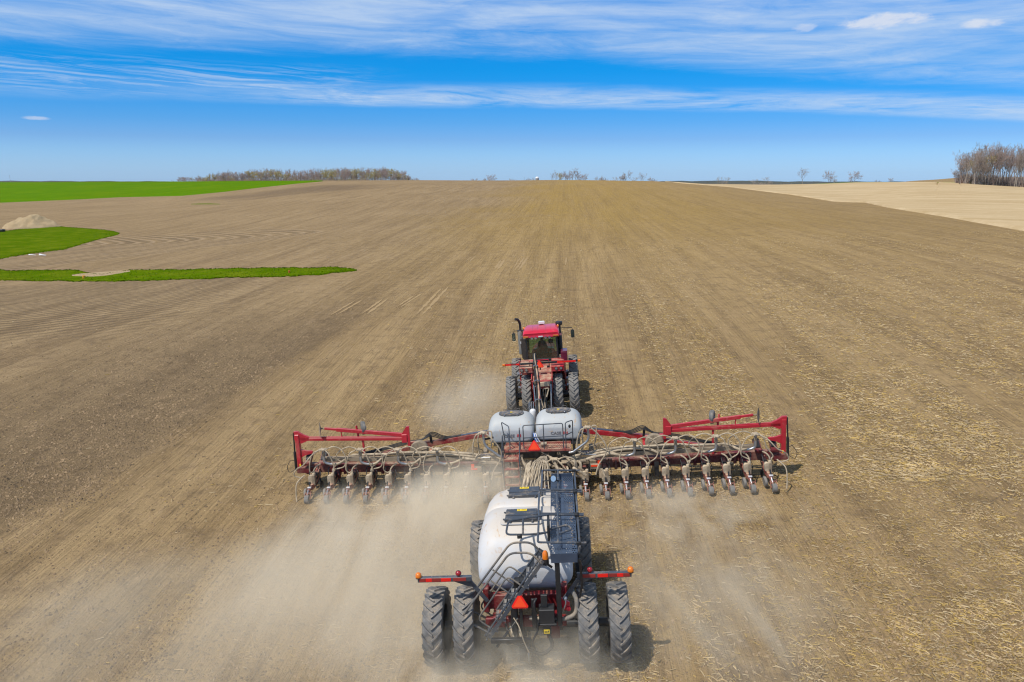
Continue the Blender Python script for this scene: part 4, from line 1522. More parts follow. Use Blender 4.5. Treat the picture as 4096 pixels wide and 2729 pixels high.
# control box, valve block, hydraulic hoses and suction pipe at the back
e = MB()
e.box((0.34, -0.78, 1.42), (0.72, -0.46, 1.78), 0, 0.015)
e.box((0.30, -0.80, 1.36), (0.76, -0.44, 1.42), 0, 0.01)
e.box((0.40, -0.66, 1.78), (0.56, -0.58, 2.10), 0, 0.01)
e.box((0.42, -0.74, 1.10), (0.62, -0.52, 1.36), 0, 0.01)
cb = e.build('control_box', M_blackpl, cart)
e = MB()
e.box((0.44, -0.752, 1.14), (0.58, -0.742, 1.25), 0, 0)
e.box((0.455, -0.755, 1.17), (0.53, -0.7505, 1.20), 1, 0)
e.box((0.542, -0.755, 1.17), (0.565, -0.7505, 1.22), 1, 0)
e.build('sticker', [M_yellow, M_black], cb)
e = MB()
e.tube(smooth_path([(0.30, -0.70, 2.05), (0.24, -0.80, 1.95), (0.28, -0.82, 1.6), (0.30, -0.84, 1.30), (0.16, -0.86, 1.0), (0.20, -0.8, 0.75), (0.10, -0.7, 0.5)]), 0.026, 8, 0)
e.tube(smooth_path([(0.5, -0.60, 1.15), (0.62, -0.72, 0.80), (0.35, -0.72, 0.58), (0.0, -0.66, 0.72), (-0.35, -0.60, 0.85)]), 0.045, 8, 0)
e.tube(smooth_path([(-0.28, -0.70, 1.55), (-0.15, -0.85, 1.40), (-0.05, -0.90, 1.05), (0.06, -0.88, 0.72)]), 0.014, 6, 1)
for k in range(5):
    x = -0.55 + 0.1 * k
    e.tube(smooth_path([(x, -0.34, 1.3 + 0.05 * k), (x + 0.12, -0.66, 1.12 - 0.05 * k), (x + 0.18, -0.62, 0.85), (x + 0.04, -0.42, 0.68)]), 0.022, 6, k % 2)
e.build('hydraulic_hose', [M_hosedark, M_tan], cart)
e = MB()
e.tube(smooth_path([(1.16, -0.30, 2.02), (1.26, -0.48, 1.86), (1.22, -0.55, 1.55), (0.95, -0.58, 1.42), (0.55, -0.55, 1.40), (0.1, -0.5, 1.42)]), 0.055, 10, 0)
e.build('suction_pipe', mat('grey_ribbed_hose', (0.16, 0.15, 0.135), 0.7, dust=0.5), cart)
e = MB()
e.prism([(0.86, -0.50, 1.95), (1.10, -0.52, 1.82), (1.08, -0.52, 1.60), (0.92, -0.50, 1.62)], (0, 0.05, 0), 0)
e.tube([(1.06, -0.55, 1.66), (1.06, -0.47, 1.66)], 0.055, 12, 0)
e.tube(smooth_path([(0.98, -0.56, 2.02), (1.0, -0.62, 1.86), (0.94, -0.62, 1.70), (0.90, -0.60, 1.60)]), 0.016, 6, 1)
e.sphere((0.99, -0.56, 1.95), 0.06, 10, 8, 1)
e.build('tow_bracket', [M_redclean, M_zinc], cart)
# fan blade wheel hanging below the rear beam
e = MB()
e.lathe([(0.09, -0.02), (0.27, -0.012), (0.275, 0.0), (0.27, 0.012), (0.09, 0.02)], (0.03, -0.36, 0.40), (1, 0, 0), 26, 0, False)
e.lathe([(0.22, -0.09), (0.22, 0.07)], (-0.11, -0.36, 0.42), (1, 0, 0), 22, 1, False)
e.bar((-0.05, -0.36, 0.4), (-0.07, -0.40, 1.15), 0.10, 0.10, 1)
e.bar((0.09, -0.36, 0.4), (0.06, -0.42, 1.0), 0.05, 0.08, 1)
e.build('coulter', [M_zinc, M_black], cart)
# work light with reflector on the rail, hanging tools
e = MB()
e.lathe([(0.095, 0.0), (0.10, 0.03), (0.07, 0.07), (0.02, 0.09)], (0.78, 3.36, 3.52), (0.35, 0.55, -0.2), 18, 1)
e.disc((0.78, 3.36, 3.52), (0.35, 0.55, -0.2), 0.088, 0.012, 18, 0)
e.tube([(0.44, 3.44, 3.42), (0.70, 3.44, 3.45), (1.02, 3.42, 3.42)], 0.016, 8, 1)
e.build('work_light', [M_lens, M_blackpl], cart)
# air hoses to the drill
e = MB()
for k in range(9):
    a = -0.50 + k * 0.10
    e.tube(smooth_path([(a * 1.4, 4.25, 0.75 + 0.06 * (k % 3)), (a * 1.2, 5.2, 0.75), (a * 0.9, 6.6, 1.05 + 0.10 * (k % 2)), (a * 0.8 + 0.06 * (k % 2), 8.0, 1.30), (a * 0.55 + 0.02, 9.3, 1.75 + 0.05 * (k % 3)), (a * 0.4, 10.3, 1.45)], 5), 0.042 if k % 3 else 0.052, 8)
for k in range(8):
    a = -0.22 + k * 0.075
    e.tube(smooth_path([(a * 2.4, 4.4, 1.0), (a * 2.2 + 0.03, 6.0, 0.95 + 0.07 * (k % 3)), (a * 1.7, 7.8, 1.52), (a + 0.18, 8.9, 1.95), (a * 0.4 + 0.32, 10.0, 1.85)], 5), 0.018, 6)
e.build('air_hose', M_tan, cart)


# ------------------------------------------------------------------ planter
pl = empty('row_planter')
tag(pl, 'wide red folding row planter with two grey seed tanks, pulled between tractor and air cart', 'planter')
pl.matrix_world = frame_matrix((0.9045, 28.1316, CAMH - 11.8135), 0.0654, 0.0533)


def wz(x):
    """how much the wings ride up with the ground"""
    return 0.0233 * (math.sqrt(x * x + 1) - 1)


XW = [-8.763 + 0.762 * k for k in range(24)]

# main bars
M_wing = mat('shaded_dusty_red', (0.13, 0.010, 0.014), 0.55, dust=0.48, scale=1.5)  # base red darkened for shade on the toolbar, with real dust over it
e = MB()
e.box((-2.35, 1.70, 0.62), (2.35, 2.02, 0.98), 0, 0.02)
e.box((-2.35, 2.6, 0.80), (2.35, 2.8, 1.05), 0, 0.02)
for x in (-2.2, -1.1, 1.1, 2.2):
    e.box((x - 0.09, 1.9, 0.70), (x + 0.09, 3.9, 0.95), 0, 0.02)
for x in (-0.9, 0.9):
    e.box((x - 0.08, 1.75, 0.9), (x + 0.08, 1.95, 1.75), 0, 0.015)
e.box((-1.7, 2.2, 1.50), (1.75, 3.6, 1.62), 0, 0.02)
for x in (-1.5, 0, 1.5):
    e.box((x - 0.06, 2.3, 0.9), (x + 0.06, 2.42, 1.56), 0, 0.01)
    e.box((x - 0.06, 3.4, 0.9), (x + 0.06, 3.52, 1.56), 0, 0.01)
e.bar((0, 3.6, 0.85), (0, 8.25, 0.62), 0.26, 0.30, 0)
e.build('toolbar', M_tandark, pl)
for s in (-1, 1):
    e = MB()
    e.bar((s * 2.30, 1.84, 0.78 + wz(2.3)), (s * 9.60, 1.84, 0.80 + wz(9.6)), 0.26, 0.36, 0, bev=0.02)
    for k in range(5):
        x = s * (3.1 + 1.524 * k)
        e.lathe([(0.065, -0.22), (0.065, 0.04), (0.04, 0.10)], (x, 1.62, 0.82 + wz(x)), (0, 0, 1), 10)
    e.box((s * 9.35 - 0.25, 1.5, 0.66 + wz(9.4)), (s * 9.35 + 0.3, 2.1, 0.90 + wz(9.4)), 0, 0.02)
    e.bar((s * 8.0, 1.66, 0.75 + wz(8)), (s * 8.0, 1.40, 0.55 + wz(8)), 0.32, 0.30, 0)
    for x in (s * 8.55, s * 9.15):
        e.bar((x, 1.55, 1.04 + wz(x)), (x - s * 0.02, 2.0, 1.36 + wz(x)), 0.26, 0.12, 0)
        e.bar((x, 1.48, 1.02 + wz(x)), (x, 1.46, 1.12 + wz(x)), 0.30, 0.10, 0)
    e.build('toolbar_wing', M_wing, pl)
    for x in (s * 8.55, s * 9.15):
        e = MB()
        e.bar((x - s * 0.02, 1.62, 1.16 + wz(x)), (x - s * 0.04, 1.98, 1.40 + wz(x)), 0.20, 0.10, 0)
        e.build('actuator', M_black, pl)
    e = MB()
    xa, xb = (2.55, 4.35) if s > 0 else (2.55, 4.35)
    e.bar((s * 2.45, 1.30, 1.30 + wz(2.4)), (s * 8.35, 1.30, 1.34 + wz(8.3)), 0.16, 0.17, 0)
    e.build('hose_tray', M_tandark, pl)
    # vacuum fan and mud flap in the middle of the wing
    x = s * 4.62
    e = MB()
    e.lathe([(0.001, -0.12), (0.10, -0.13), (0.12, -0.10), (0.33, -0.09), (0.36, -0.05), (0.36, 0.10), (0.33, 0.14), (0.001, 0.14)], (x, 1.72, 1.55 + wz(x)), (0, 1, 0), 26)
    for g in range(4):
        a = g * math.pi / 2 + 0.2
        e.bar((x, 1.61, 1.55 + wz(x)), (x + 0.32 * math.cos(a), 1.625, 1.55 + wz(x) + 0.32 * math.sin(a)), 0.03, 0.02, 0)
    e.bar((x - s * 0.5, 1.72, 1.30 + wz(x)), (x + s * 0.2, 1.72, 1.22 + wz(x)), 0.2, 0.14, 0)
    e.build('vacuum_fan', M_tandark, pl)
    e = MB()
    e.box((x - 0.085, 1.10, 0.40 + wz(x)), (x + 0.085, 1.12, 0.98 + wz(x)), 0, 0.004)
    e.build('mud_flap', M_blackpl, pl)

# diagonal wing beams with pipes on top, carried on to the wing tips
for s in (-1, 1):
    e = MB()
    a, b = np.array([s * 1.70, 2.75, 1.92]), np.array([s * 4.35, 2.75, 1.46 + wz(4.3)])
    e.bar(a, b, 0.20, 0.20, 0, bev=0.015)
    e.bar((s * 4.30, 2.75, 1.46 + wz(4.3)), (s * 4.75, 2.60, 1.44 + wz(4.7)), 0.22, 0.24, 0, bev=0.02)
    e.bar((s * 4.70, 2.6, 1.42 + wz(4.7)), (s * 7.6, 2.05, 0.98 + wz(7.6)), 0.16, 0.16, 0, bev=0.015)
    e.bar((s * 4.30, 2.72, 1.30 + wz(4.3)), (s * 4.30, 2.02, 0.85 + wz(4.3)), 0.12, 0.16, 0)
    e.bar((s * 4.75, 2.5, 1.60 + wz(4.7)), (s * 5.25, 2.4, 1.60 + wz(4.9)), 0.16, 0.10, 0)
    e.build('wing_beam', M_reddust if s < 0 else M_red, pl)
    e = MB()
    for k in range(4):
        o = np.array([0, -0.07 + 0.05 * k, 0.125])
        e.tube([a + o, a + (b - a) * 0.55 + o], 0.014, 6, 0)
        pp = [a + (b - a) * 0.52 + o, a + (b - a) * 0.68 + o + (0, 0, 0.00), a + (b - a) * 0.80 + o + (0, -0.05, 0.03 * k), a + (b - a) * 0.97 + o + (0, -0.1, 0.22 + 0.04 * k),
              b + o + (s * 0.35, -0.2, 0.10), b + o + (s * 1.1, -0.3, -0.05 + 0.03 * k), b + o + (s * 2.2, -0.5, -0.24 + 0.02 * k), b + o + (s * 3.5, -0.8, -0.36)]
        e.tube(smooth_path(pp, 5), 0.020, 6, 1)
    e.bar(b + (-s * 0.06, -0.1, 0.05), b + (-s * 0.03, -0.1, 0.40), 0.05, 0.10, 1)
    e.build('hydraulic_line', [M_chrome, M_hosedark], pl)

# folded marker arms at the wing tips
M_arm = mat('dusty_arm_paint', (0.46, 0.016, 0.030), 0.4, dust=0.34, scale=1.2, coat=0.2)
for s in (-1, 1):
    dz = wz(9.6)
    mk = MB()
    mk.box((s * 9.51 - 0.085, 1.62, 0.62 + dz), (s * 9.51 + 0.085, 1.82, 2.22 + dz), 0, 0.015)
    mk.prism([(s * 9.63, 1.66, 2.02 + dz), (s * 9.63, 1.66, 2.34 + dz), (s * 9.47, 1.66, 2.34 + dz), (s * 9.27, 1.66, 2.20 + dz), (s * 9.03, 1.66, 2.10 + dz), (s * 9.03, 1.66, 1.98 + dz), (s * 9.35, 1.66, 1.84 + dz)][::s], (0, 0.12, 0), 0)
    mk.prism([(s * 9.45, 1.68, 1.60 + dz), (s * 9.21, 1.68, 1.52 + dz), (s * 8.95, 1.68, 1.50 + dz), (s * 8.95, 1.68, 1.42 + dz), (s * 9.25, 1.68, 1.34 + dz), (s * 9.45, 1.68, 1.24 + dz)][::s], (0, 0.10, 0), 0)
    mk.bar((s * 9.40, 1.72, 2.02 + dz), (s * 5.15, 1.72, 1.90 + dz), 0.12, 0.125, 0, bev=0.012)
    mk.bar((s * 9.35, 1.72, 2.10 + dz), (s * 5.20, 1.72, 1.98 + dz), 0.07, 0.03, 0)
    mk.box((s * 5.16 - 0.12, 1.62, 1.76 + dz), (s * 5.16 + 0.10, 1.84, 2.10 + dz), 0, 0.015)
    mk.prism([(s * 4.96, 1.66, 1.58 + dz), (s * 5.06, 1.66, 1.58 + dz), (s * 5.06, 1.66, 1.92 + dz), (s * 5.30, 1.66, 2.08 + dz), (s * 5.08, 1.66, 2.40 + dz), (s * 4.96, 1.66, 2.42 + dz)][::s], (0, 0.10, 0), 0)
    mk.bar((s * 5.20, 1.74, 2.05 + dz), (s * 7.90, 1.74, 2.36 + dz), 0.11, 0.14, 0, bev=0.01)
    mk.bar((s * 7.85, 1.74, 2.36 + dz), (s * 8.38, 1.74, 2.42 + dz), 0.08, 0.09, 0)
    mk.bar((s * 7.70, 1.74, 1.98 + dz), (s * 7.72, 1.74, 2.30 + dz), 0.05, 0.04, 0)
    mk.bar((s * 7.05, 1.80, 2.00 + dz), (s * 7.12, 1.86, 2.46 + dz), 0.07, 0.06, 0)
    mk.box((s * 6.86 - 0.04, 1.70, 0.96 + wz(6.9)), (s * 6.86 + 0.04, 1.78, 1.92 + dz), 0, 0.006)
    arm = mk.build('marker_arm', M_arm, pl)
    w_ = make_wheel(arm, 'gauge_wheel', 0.27, 0.17, 0.13, 0, 0.0, M_tyre, M_zinc, (s * 6.86, 1.92, 2.34 + dz), 0.02, 26)
    w_.rotation_euler = (0, 0, -s * 0.35)
    e = MB()
    e.lathe([(0.001, -0.05), (0.06, -0.03), (0.22, 0.0), (0.285, 0.025), (0.22, 0.012), (0.001, 0.0)], (s * 8.56, 1.76, 2.40 + dz), (s * 0.9, -0.35, 0.05), 26)
    e.tube([(s * 8.36, 1.74, 2.41 + dz), (s * 8.62, 1.77, 2.42 + dz)], 0.03, 8)
    e.build('marker_disc', M_tandark, arm)
    e = MB()
    e.tube([(s * 9.68, 1.68, 0.72 + dz), (s * 9.67, 1.68, 1.50 + dz)], 0.055, 12, 0)
    e.tube([(s * 9.67, 1.68, 1.48 + dz), (s * 9.64, 1.68, 2.30 + dz)], 0.030, 10, 1)
    e.tube(smooth_path([(s * 9.69, 1.60, 0.80 + dz), (s * 9.90, 1.5, 0.72 + dz), (s * 9.97, 1.5, 0.95 + dz), (s * 9.81, 1.52, 1.20 + dz), (s * 9.71, 1.62, 1.15 + dz)]), 0.012, 6, 0)
    e.build('cylinder', [M_hosedark, M_black], arm)
    e = MB()
    e.box((s * 9.47 - 0.03, 1.585, 0.92 + dz), (s * 9.47 + 0.03, 1.598, 1.02 + dz), 0, 0)
    e.build('sticker', M_yellow, arm)

# row units: one built with its parts, then copied along the bar
ru = empty('row_unit', pl)
e = MB()
e.bar((-0.02, 1.70, 0.60), (-0.02, 1.05, 0.42), 0.20, 0.08, 0)
e.bar((-0.02, 1.70, 0.80), (-0.02, 1.10, 0.62), 0.16, 0.05, 0)
e.box((-0.10, 0.62, 0.30), (0.06, 1.12, 0.50), 0, 0.012)
e.bar((-0.04, 0.75, 0.42), (-0.03, 0.30, 0.36), 0.09, 0.12, 0)
e.bar((-0.03, 0.36, 0.36), (-0.03, 0.14, 0.26), 0.08, 0.07, 0)
e.bar((-0.14, 1.15, 0.78), (-0.13, 1.05, 0.52), 0.04, 0.05, 0)
for x in (-0.115, 0.115):
    e.bar((x, 0.20, 0.34), (x, -0.02, 0.16), 0.022, 0.06, 0)
e.bar((-0.13, 0.20, 0.34), (0.13, 0.20, 0.34), 0.035, 0.035, 0)
e.bar((0.115, 0.20, 0.34), (0.115, 0.19, 0.43), 0.022, 0.05, 0)
e.build('shank', M_reddust, ru)
e = MB()
e.loft([rrect(-0.06, 0.66, 0.10, 0.16, 0.07, 0.80, 3), rrect(-0.06, 0.66, 0.105, 0.17, 0.08, 0.90, 3), rrect(-0.06, 0.68, 0.09, 0.13, 0.07, 1.02, 3)], 0)
e.loft([rrect(0.05, 0.62, 0.055, 0.21, 0.04, 0.78, 3), rrect(0.05, 0.62, 0.06, 0.22, 0.04, 0.88, 3), rrect(0.05, 0.62, 0.05, 0.18, 0.04, 1.0, 3)], 1)
e.lathe([(0.06, -0.05), (0.065, 0.03), (0.05, 0.06)], (0.05, 0.90, 0.84), (0, 0, 1), 10, 0)
e.build('seed_meter', [M_tan, M_tandark], ru)
e = MB()
e.tube([(-0.02, 0.58, 0.66), (-0.02, 0.50, 0.46)], 0.030, 8, 1)
e.box((-0.085, 0.40, 0.455), (0.055, 0.47, 0.50), 0, 0.006)
e.tube([(-0.03, 0.34, 0.42), (-0.02, 0.17, 0.30)], 0.035, 8, 2)
e.build('down_spring', [M_white, M_blackpl, M_zinc], ru)
e = MB()
prof = [(0.05, -0.075), (0.12, -0.085), (0.155, -0.075), (0.163, -0.03), (0.165, 0), (0.163, 0.03), (0.155, 0.075), (0.12, 0.085), (0.05, 0.075)]
e.lathe(prof, (0, 0, 0.163), (1, 0, 0), 22)
e.build('press_wheel', M_tyredust, ru)
e = MB()
e.lathe([(0.06, -0.045), (0.17, -0.055), (0.20, -0.03), (0.20, 0.03), (0.17, 0.055), (0.06, 0.045)], (-0.20, 0.55, 0.20), (1, 0.06, 0.12), 20)
e.build('depth_wheel', M_tyredust, ru)
e = MB()
for s in (-1, 1):
    pts = []
    for k in range(24):
        g = 2 * math.pi * k / 24
        r = 0.17 if k % 2 else 0.125
        pts.append((s * 0.11 + s * 0.03 * math.cos(g), 1.50 + r * math.cos(g), 0.16 + r * math.sin(g)))
    e.prism(pts, (0.012, 0, 0), 0)
e.bar((-0.10, 1.5, 0.18), (0.0, 1.65, 0.55), 0.05, 0.06, 0)
e.bar((0.12, 1.5, 0.18), (0.0, 1.65, 0.55), 0.05, 0.06, 0)
e.build('row_cleaner', M_black, ru)
e = MB()
e.box((-0.10, 1.18, 0.52), (0.08, 1.46, 0.74), 0, 0.03)
e.tube(smooth_path([(-0.12, 1.45, 0.95), (-0.18, 1.20, 1.02), (-0.16, 1.02, 0.86), (-0.12, 0.92, 0.66)], 4), 0.018, 6)
e.tube(smooth_path([(0.12, 1.55, 1.0), (0.16, 1.30, 1.10), (0.15, 1.10, 0.95), (0.08, 1.0, 0.72)], 4), 0.016, 6)
e.tube(smooth_path([(0.05, 1.5, 0.9), (0.22, 1.2, 0.72), (0.16, 0.95, 0.48), (0.04, 0.8, 0.40)], 4), 0.014, 6)
e.build('air_spring', M_hosedark, ru)
ru.location = (XW[0], 0, wz(XW[0]))
units = [ru]
for k in range(1, 24):
    c = copy_tree(ru, pl)
    c.location = (XW[k], 0, wz(XW[k]))
    units.append(c)
# one unit carries its row cleaners folded up at the back
cl = [o for o in units[15].children if o.name.startswith('row_cleaner')][0]
me = cl.data.copy()
cl.data = me
me.materials.clear()
me.materials.append(M_tan)
cl.rotation_euler = (0.0, 0, 0.0)
cl.matrix_basis = Matrix.Translation((0.0, 0.72, 0.40)) @ Matrix.Rotation(R(90), 4, 'Z') @ Matrix.Scale(1.0, 4) @ Matrix.Translation((0, -1.5, 0))
cl['label'] = 'dusty star wheels folded up behind the seed meter'

# hose towers: a steel riser with a round manifold and hoses looping to the row units
towers = [(-8.28, 1.0, 1.99, -1), (-6.82, 1.0, 1.95, -1), (-5.33, 1.0, 1.91, -1), (-3.79, 1.0, 1.87, -1), (3.79, 1.0, 2.0, 1), (5.33, 1.0, 2.03, 1), (6.84, 1.0, 2.06, 1), (8.30, 1.0, 2.10, 1)]
for k, (x, y, z, s) in enumerate(towers):
    z = z + 0.01
    bz = z - 0.56
    e = MB()
    e.tube(round_path([(x, y, z - 0.02), (x, y, bz + 0.02), (x - s * 0.22, y + 0.03, bz - 0.06), (x - s * 0.30, y + 0.04, bz - 0.07)], 0.16, 5), 0.052, 10, 0)
    e.lathe([(0.060, -0.24), (0.066, -0.22), (0.066, -0.10), (0.060, -0.08)], (x, y, z - 0.03), (0, 0, 1), 12, 1)
    e.bar((x, y + 0.05, bz + 0.15), (x, 1.3, bz + 0.0), 0.06, 0.10, 1)
    tw = e.build('hose_tower', [M_zinc, M_tandark], pl)
    e = MB()
    e.lathe([(0.05, -0.04), (0.11, -0.035), (0.12, 0.0), (0.10, 0.03), (0.001, 0.045)], (x, y, z), (0, 0, 1), 14)
    for g in range(6):
        a = g * math.pi / 3
        e.tube([(x + 0.09 * math.cos(a), y + 0.09 * math.sin(a), z), (x + 0.17 * math.cos(a), y + 0.17 * math.sin(a), z - 0.005)], 0.034, 8)
    e.build('manifold', M_tan, tw)
    # four hoses: two near (down to the neighbouring units), two far (wide loops)
    order = sorted(range(24), key=lambda q: abs(XW[q] - x))[:2]
    lo_, hi_ = min(order), max(order)
    jit = lambda a: (random.random() - 0.5) * a
    xl, xr = XW[lo_] + 0.05, XW[hi_] + 0.05
    zl = 0.90 + wz(x)
    loops = [
        [(x - 0.14, y - 0.12, z), (x - 0.36, y - 0.16, z - 0.10 + jit(.04)), (x - 0.52, y - 0.12, z - 0.45), (x - 0.56 + jit(.06), y - 0.10, z - 0.78), (xl - 0.12, y - 0.06, z - 0.92), (xl, y - 0.08, zl + 0.06), (xl + 0.03, y - 0.10, zl - 0.05)],
        [(x + 0.12, y - 0.13, z), (x + 0.26, y - 0.18, z - 0.12), (x + 0.38 + jit(.05), y - 0.15, z - 0.50), (xr + 0.10, y - 0.12, z - 0.82), (xr + 0.06, y - 0.1, zl + 0.08), (xr + 0.03, y - 0.10, zl - 0.05)],
        [(x - 0.16, y + 0.08, z), (x - 0.45, y + 0.06, z + 0.09), (x - 0.78, y + 0.08, z - 0.02 + jit(.05)), (x - 0.98, y + 0.12, z - 0.26), (x - 0.92, y + 0.16, z - 0.48), (x - 0.6, y + 0.2, z - 0.62)],
        [(x + 0.16, y + 0.08, z), (x + 0.42, y + 0.02, z + 0.09), (x + 0.70, y - 0.02, z + 0.0 + jit(.05)), (x + 0.88, y - 0.04, z - 0.32), (x + 0.80, y - 0.06, z - 0.70), (xr + 0.02, y - 0.05, zl + 0.10), (xr + 0.04, y - 0.08, zl - 0.04)],
    ]
    if abs(x) > 8:
        loops[2 if s < 0 else 3] = [(x + s * 0.12, y - 0.1, z), (x + s * 0.42, y - 0.2, z - 0.18), (x + s * 0.72, y - 0.3, z - 0.50), (x + s * 1.0, y - 0.35, z - 0.66), (x + s * 1.15, y - 0.3, z - 0.92), (x + s * 0.9, y - 0.3, z - 1.02),
                                      (x + s * 0.70, y - 0.4, z - 0.9), (x + s * 0.95, y - 0.6, z - 1.12), (x + s * 0.98, y - 0.75, z - 1.5), (x + s * 0.92, y - 0.92, z - 1.85)]
    for lp in loops:
        h = MB()
        h.tube(smooth_path(lp, 5), 0.024, 7)
        h.build('delivery_hose', M_tan, tw)
    for q, (nx_, dx0) in enumerate(((xl, 0.05), (xr, 0.02))):
        h = MB()
        h.tube(smooth_path([(nx_ - s * 0.24, y + 0.10, zl + 0.30), (nx_ - s * 0.10, y + 0.02, zl + 0.24), (nx_, y - 0.02, zl + 0.10), (nx_, y - 0.06, zl - 0.05)], 4), 0.030, 7, 0)
        h.tube([(nx_, y - 0.05, zl - 0.02), (nx_ + 0.005, y - 0.07, zl + 0.07)], 0.034, 8, 1)
        h.build('drop_pipe', [M_tan, M_zinc], tw)
# taller towers at the roots of the wings and the one over the middle
for (x, y, z, s, lo_, hi_) in ((-1.97, 1.05, 2.47, -1, 8, 9), (2.05, 1.05, 2.56, 1, 14, 13), (0.75, 0.95, 1.36, 1, 12, 13)):
    e = MB()
    if z > 2:
        e.tube(round_path([(x, y, z), (x + 0.03, y, z - 0.52), (x - s * 0.6, y - 0.02, z - 0.98), (x - s * 0.75, y, z - 1.0)], 0.18, 5), 0.048, 10, 0)
    else:
        e.tube([(x, y, z), (x + 0.02, y, z - 0.6)], 0.045, 10, 0)
    e.bar((x, y + 0.05, z - 0.30), (x - s * 0.35, y + 0.4, z - 0.34), 0.05, 0.08, 1)
    tw = e.build('hose_tower', [M_zinc, M_black], pl)
    e = MB()
    e.lathe([(0.05, -0.05), (0.11, -0.04), (0.12, 0.0), (0.10, 0.03), (0.001, 0.045)], (x, y, z), (0, 0, 1), 14)
    for g in range(6):
        a = g * math.pi / 3
        e.tube([(x + 0.09 * math.cos(a), y + 0.09 * math.sin(a), z), (x + 0.17 * math.cos(a), y + 0.17 * math.sin(a), z - 0.01)], 0.034, 8)
    e.build('manifold', M_tan, tw)
    xs_ = XW[lo_]
    if z > 2:
        lps = [[(x - 0.12, y - 0.1, z), (x - 0.28, y - 0.1, z - 0.10), (x - 0.42, y, z - 0.55), (x - 0.40, y, z - 0.95), (x - 0.12, y + 0.1, z - 1.08)],
               [(x + 0.12, y - 0.1, z - 0.01), (x + 0.34, y - 0.12, z - 0.22), (x + 0.62, y - 0.12, z - 0.62), (x + 0.66, y - 0.1, z - 1.0), (x + 0.36, y - 0.1, z - 1.5), (x + 0.24, y - 0.2, z - 1.85)],
               [(x - 0.13, y + 0.05, z), (x - 0.22, y + 0.05, z - 0.30), (x - 0.20, y + 0.1, z - 0.8), (x - 0.34, y, z - 0.98)],
               [(x + 0.16, y + 0.1, z + 0.02), (x + 0.32, y + 0.1, z - 0.02), (x + 0.30, y + 0.1, z - 0.45), (x + 0.22, y + 0.2, z - 0.8)]]
    else:
        lps = [[(x + 0.14, y - 0.06, z), (x + 0.38, y - 0.10, z + 0.10), (x + 0.70, y - 0.12, z + 0.02), (x + 0.82, y - 0.1, z - 0.22), (x + 0.72, y - 0.12, z - 0.45), (x + 0.52, y - 0.12, z - 0.62)],
               [(x + 0.10, y - 0.13, z - 0.01), (x + 0.30, y - 0.2, z - 0.22), (x + 0.55, y - 0.25, z - 0.52), (x + 0.78, y - 0.2, z - 0.62)],
               [(x - 0.14, y - 0.06, z), (x - 0.30, y - 0.1, z - 0.10), (x - 0.38, y - 0.1, z - 0.35), (x - 0.28, y - 0.1, z - 0.62)],
               [(x - 0.1, y + 0.1, z), (x - 0.35, y + 0.2, z + 0.12), (x - 0.5, y + 0.4, z + 0.14)]]
    for lp in lps:
        h = MB()
        h.tube(smooth_path(lp, 6), 0.028, 7)
        h.build('delivery_hose', M_tan, tw)

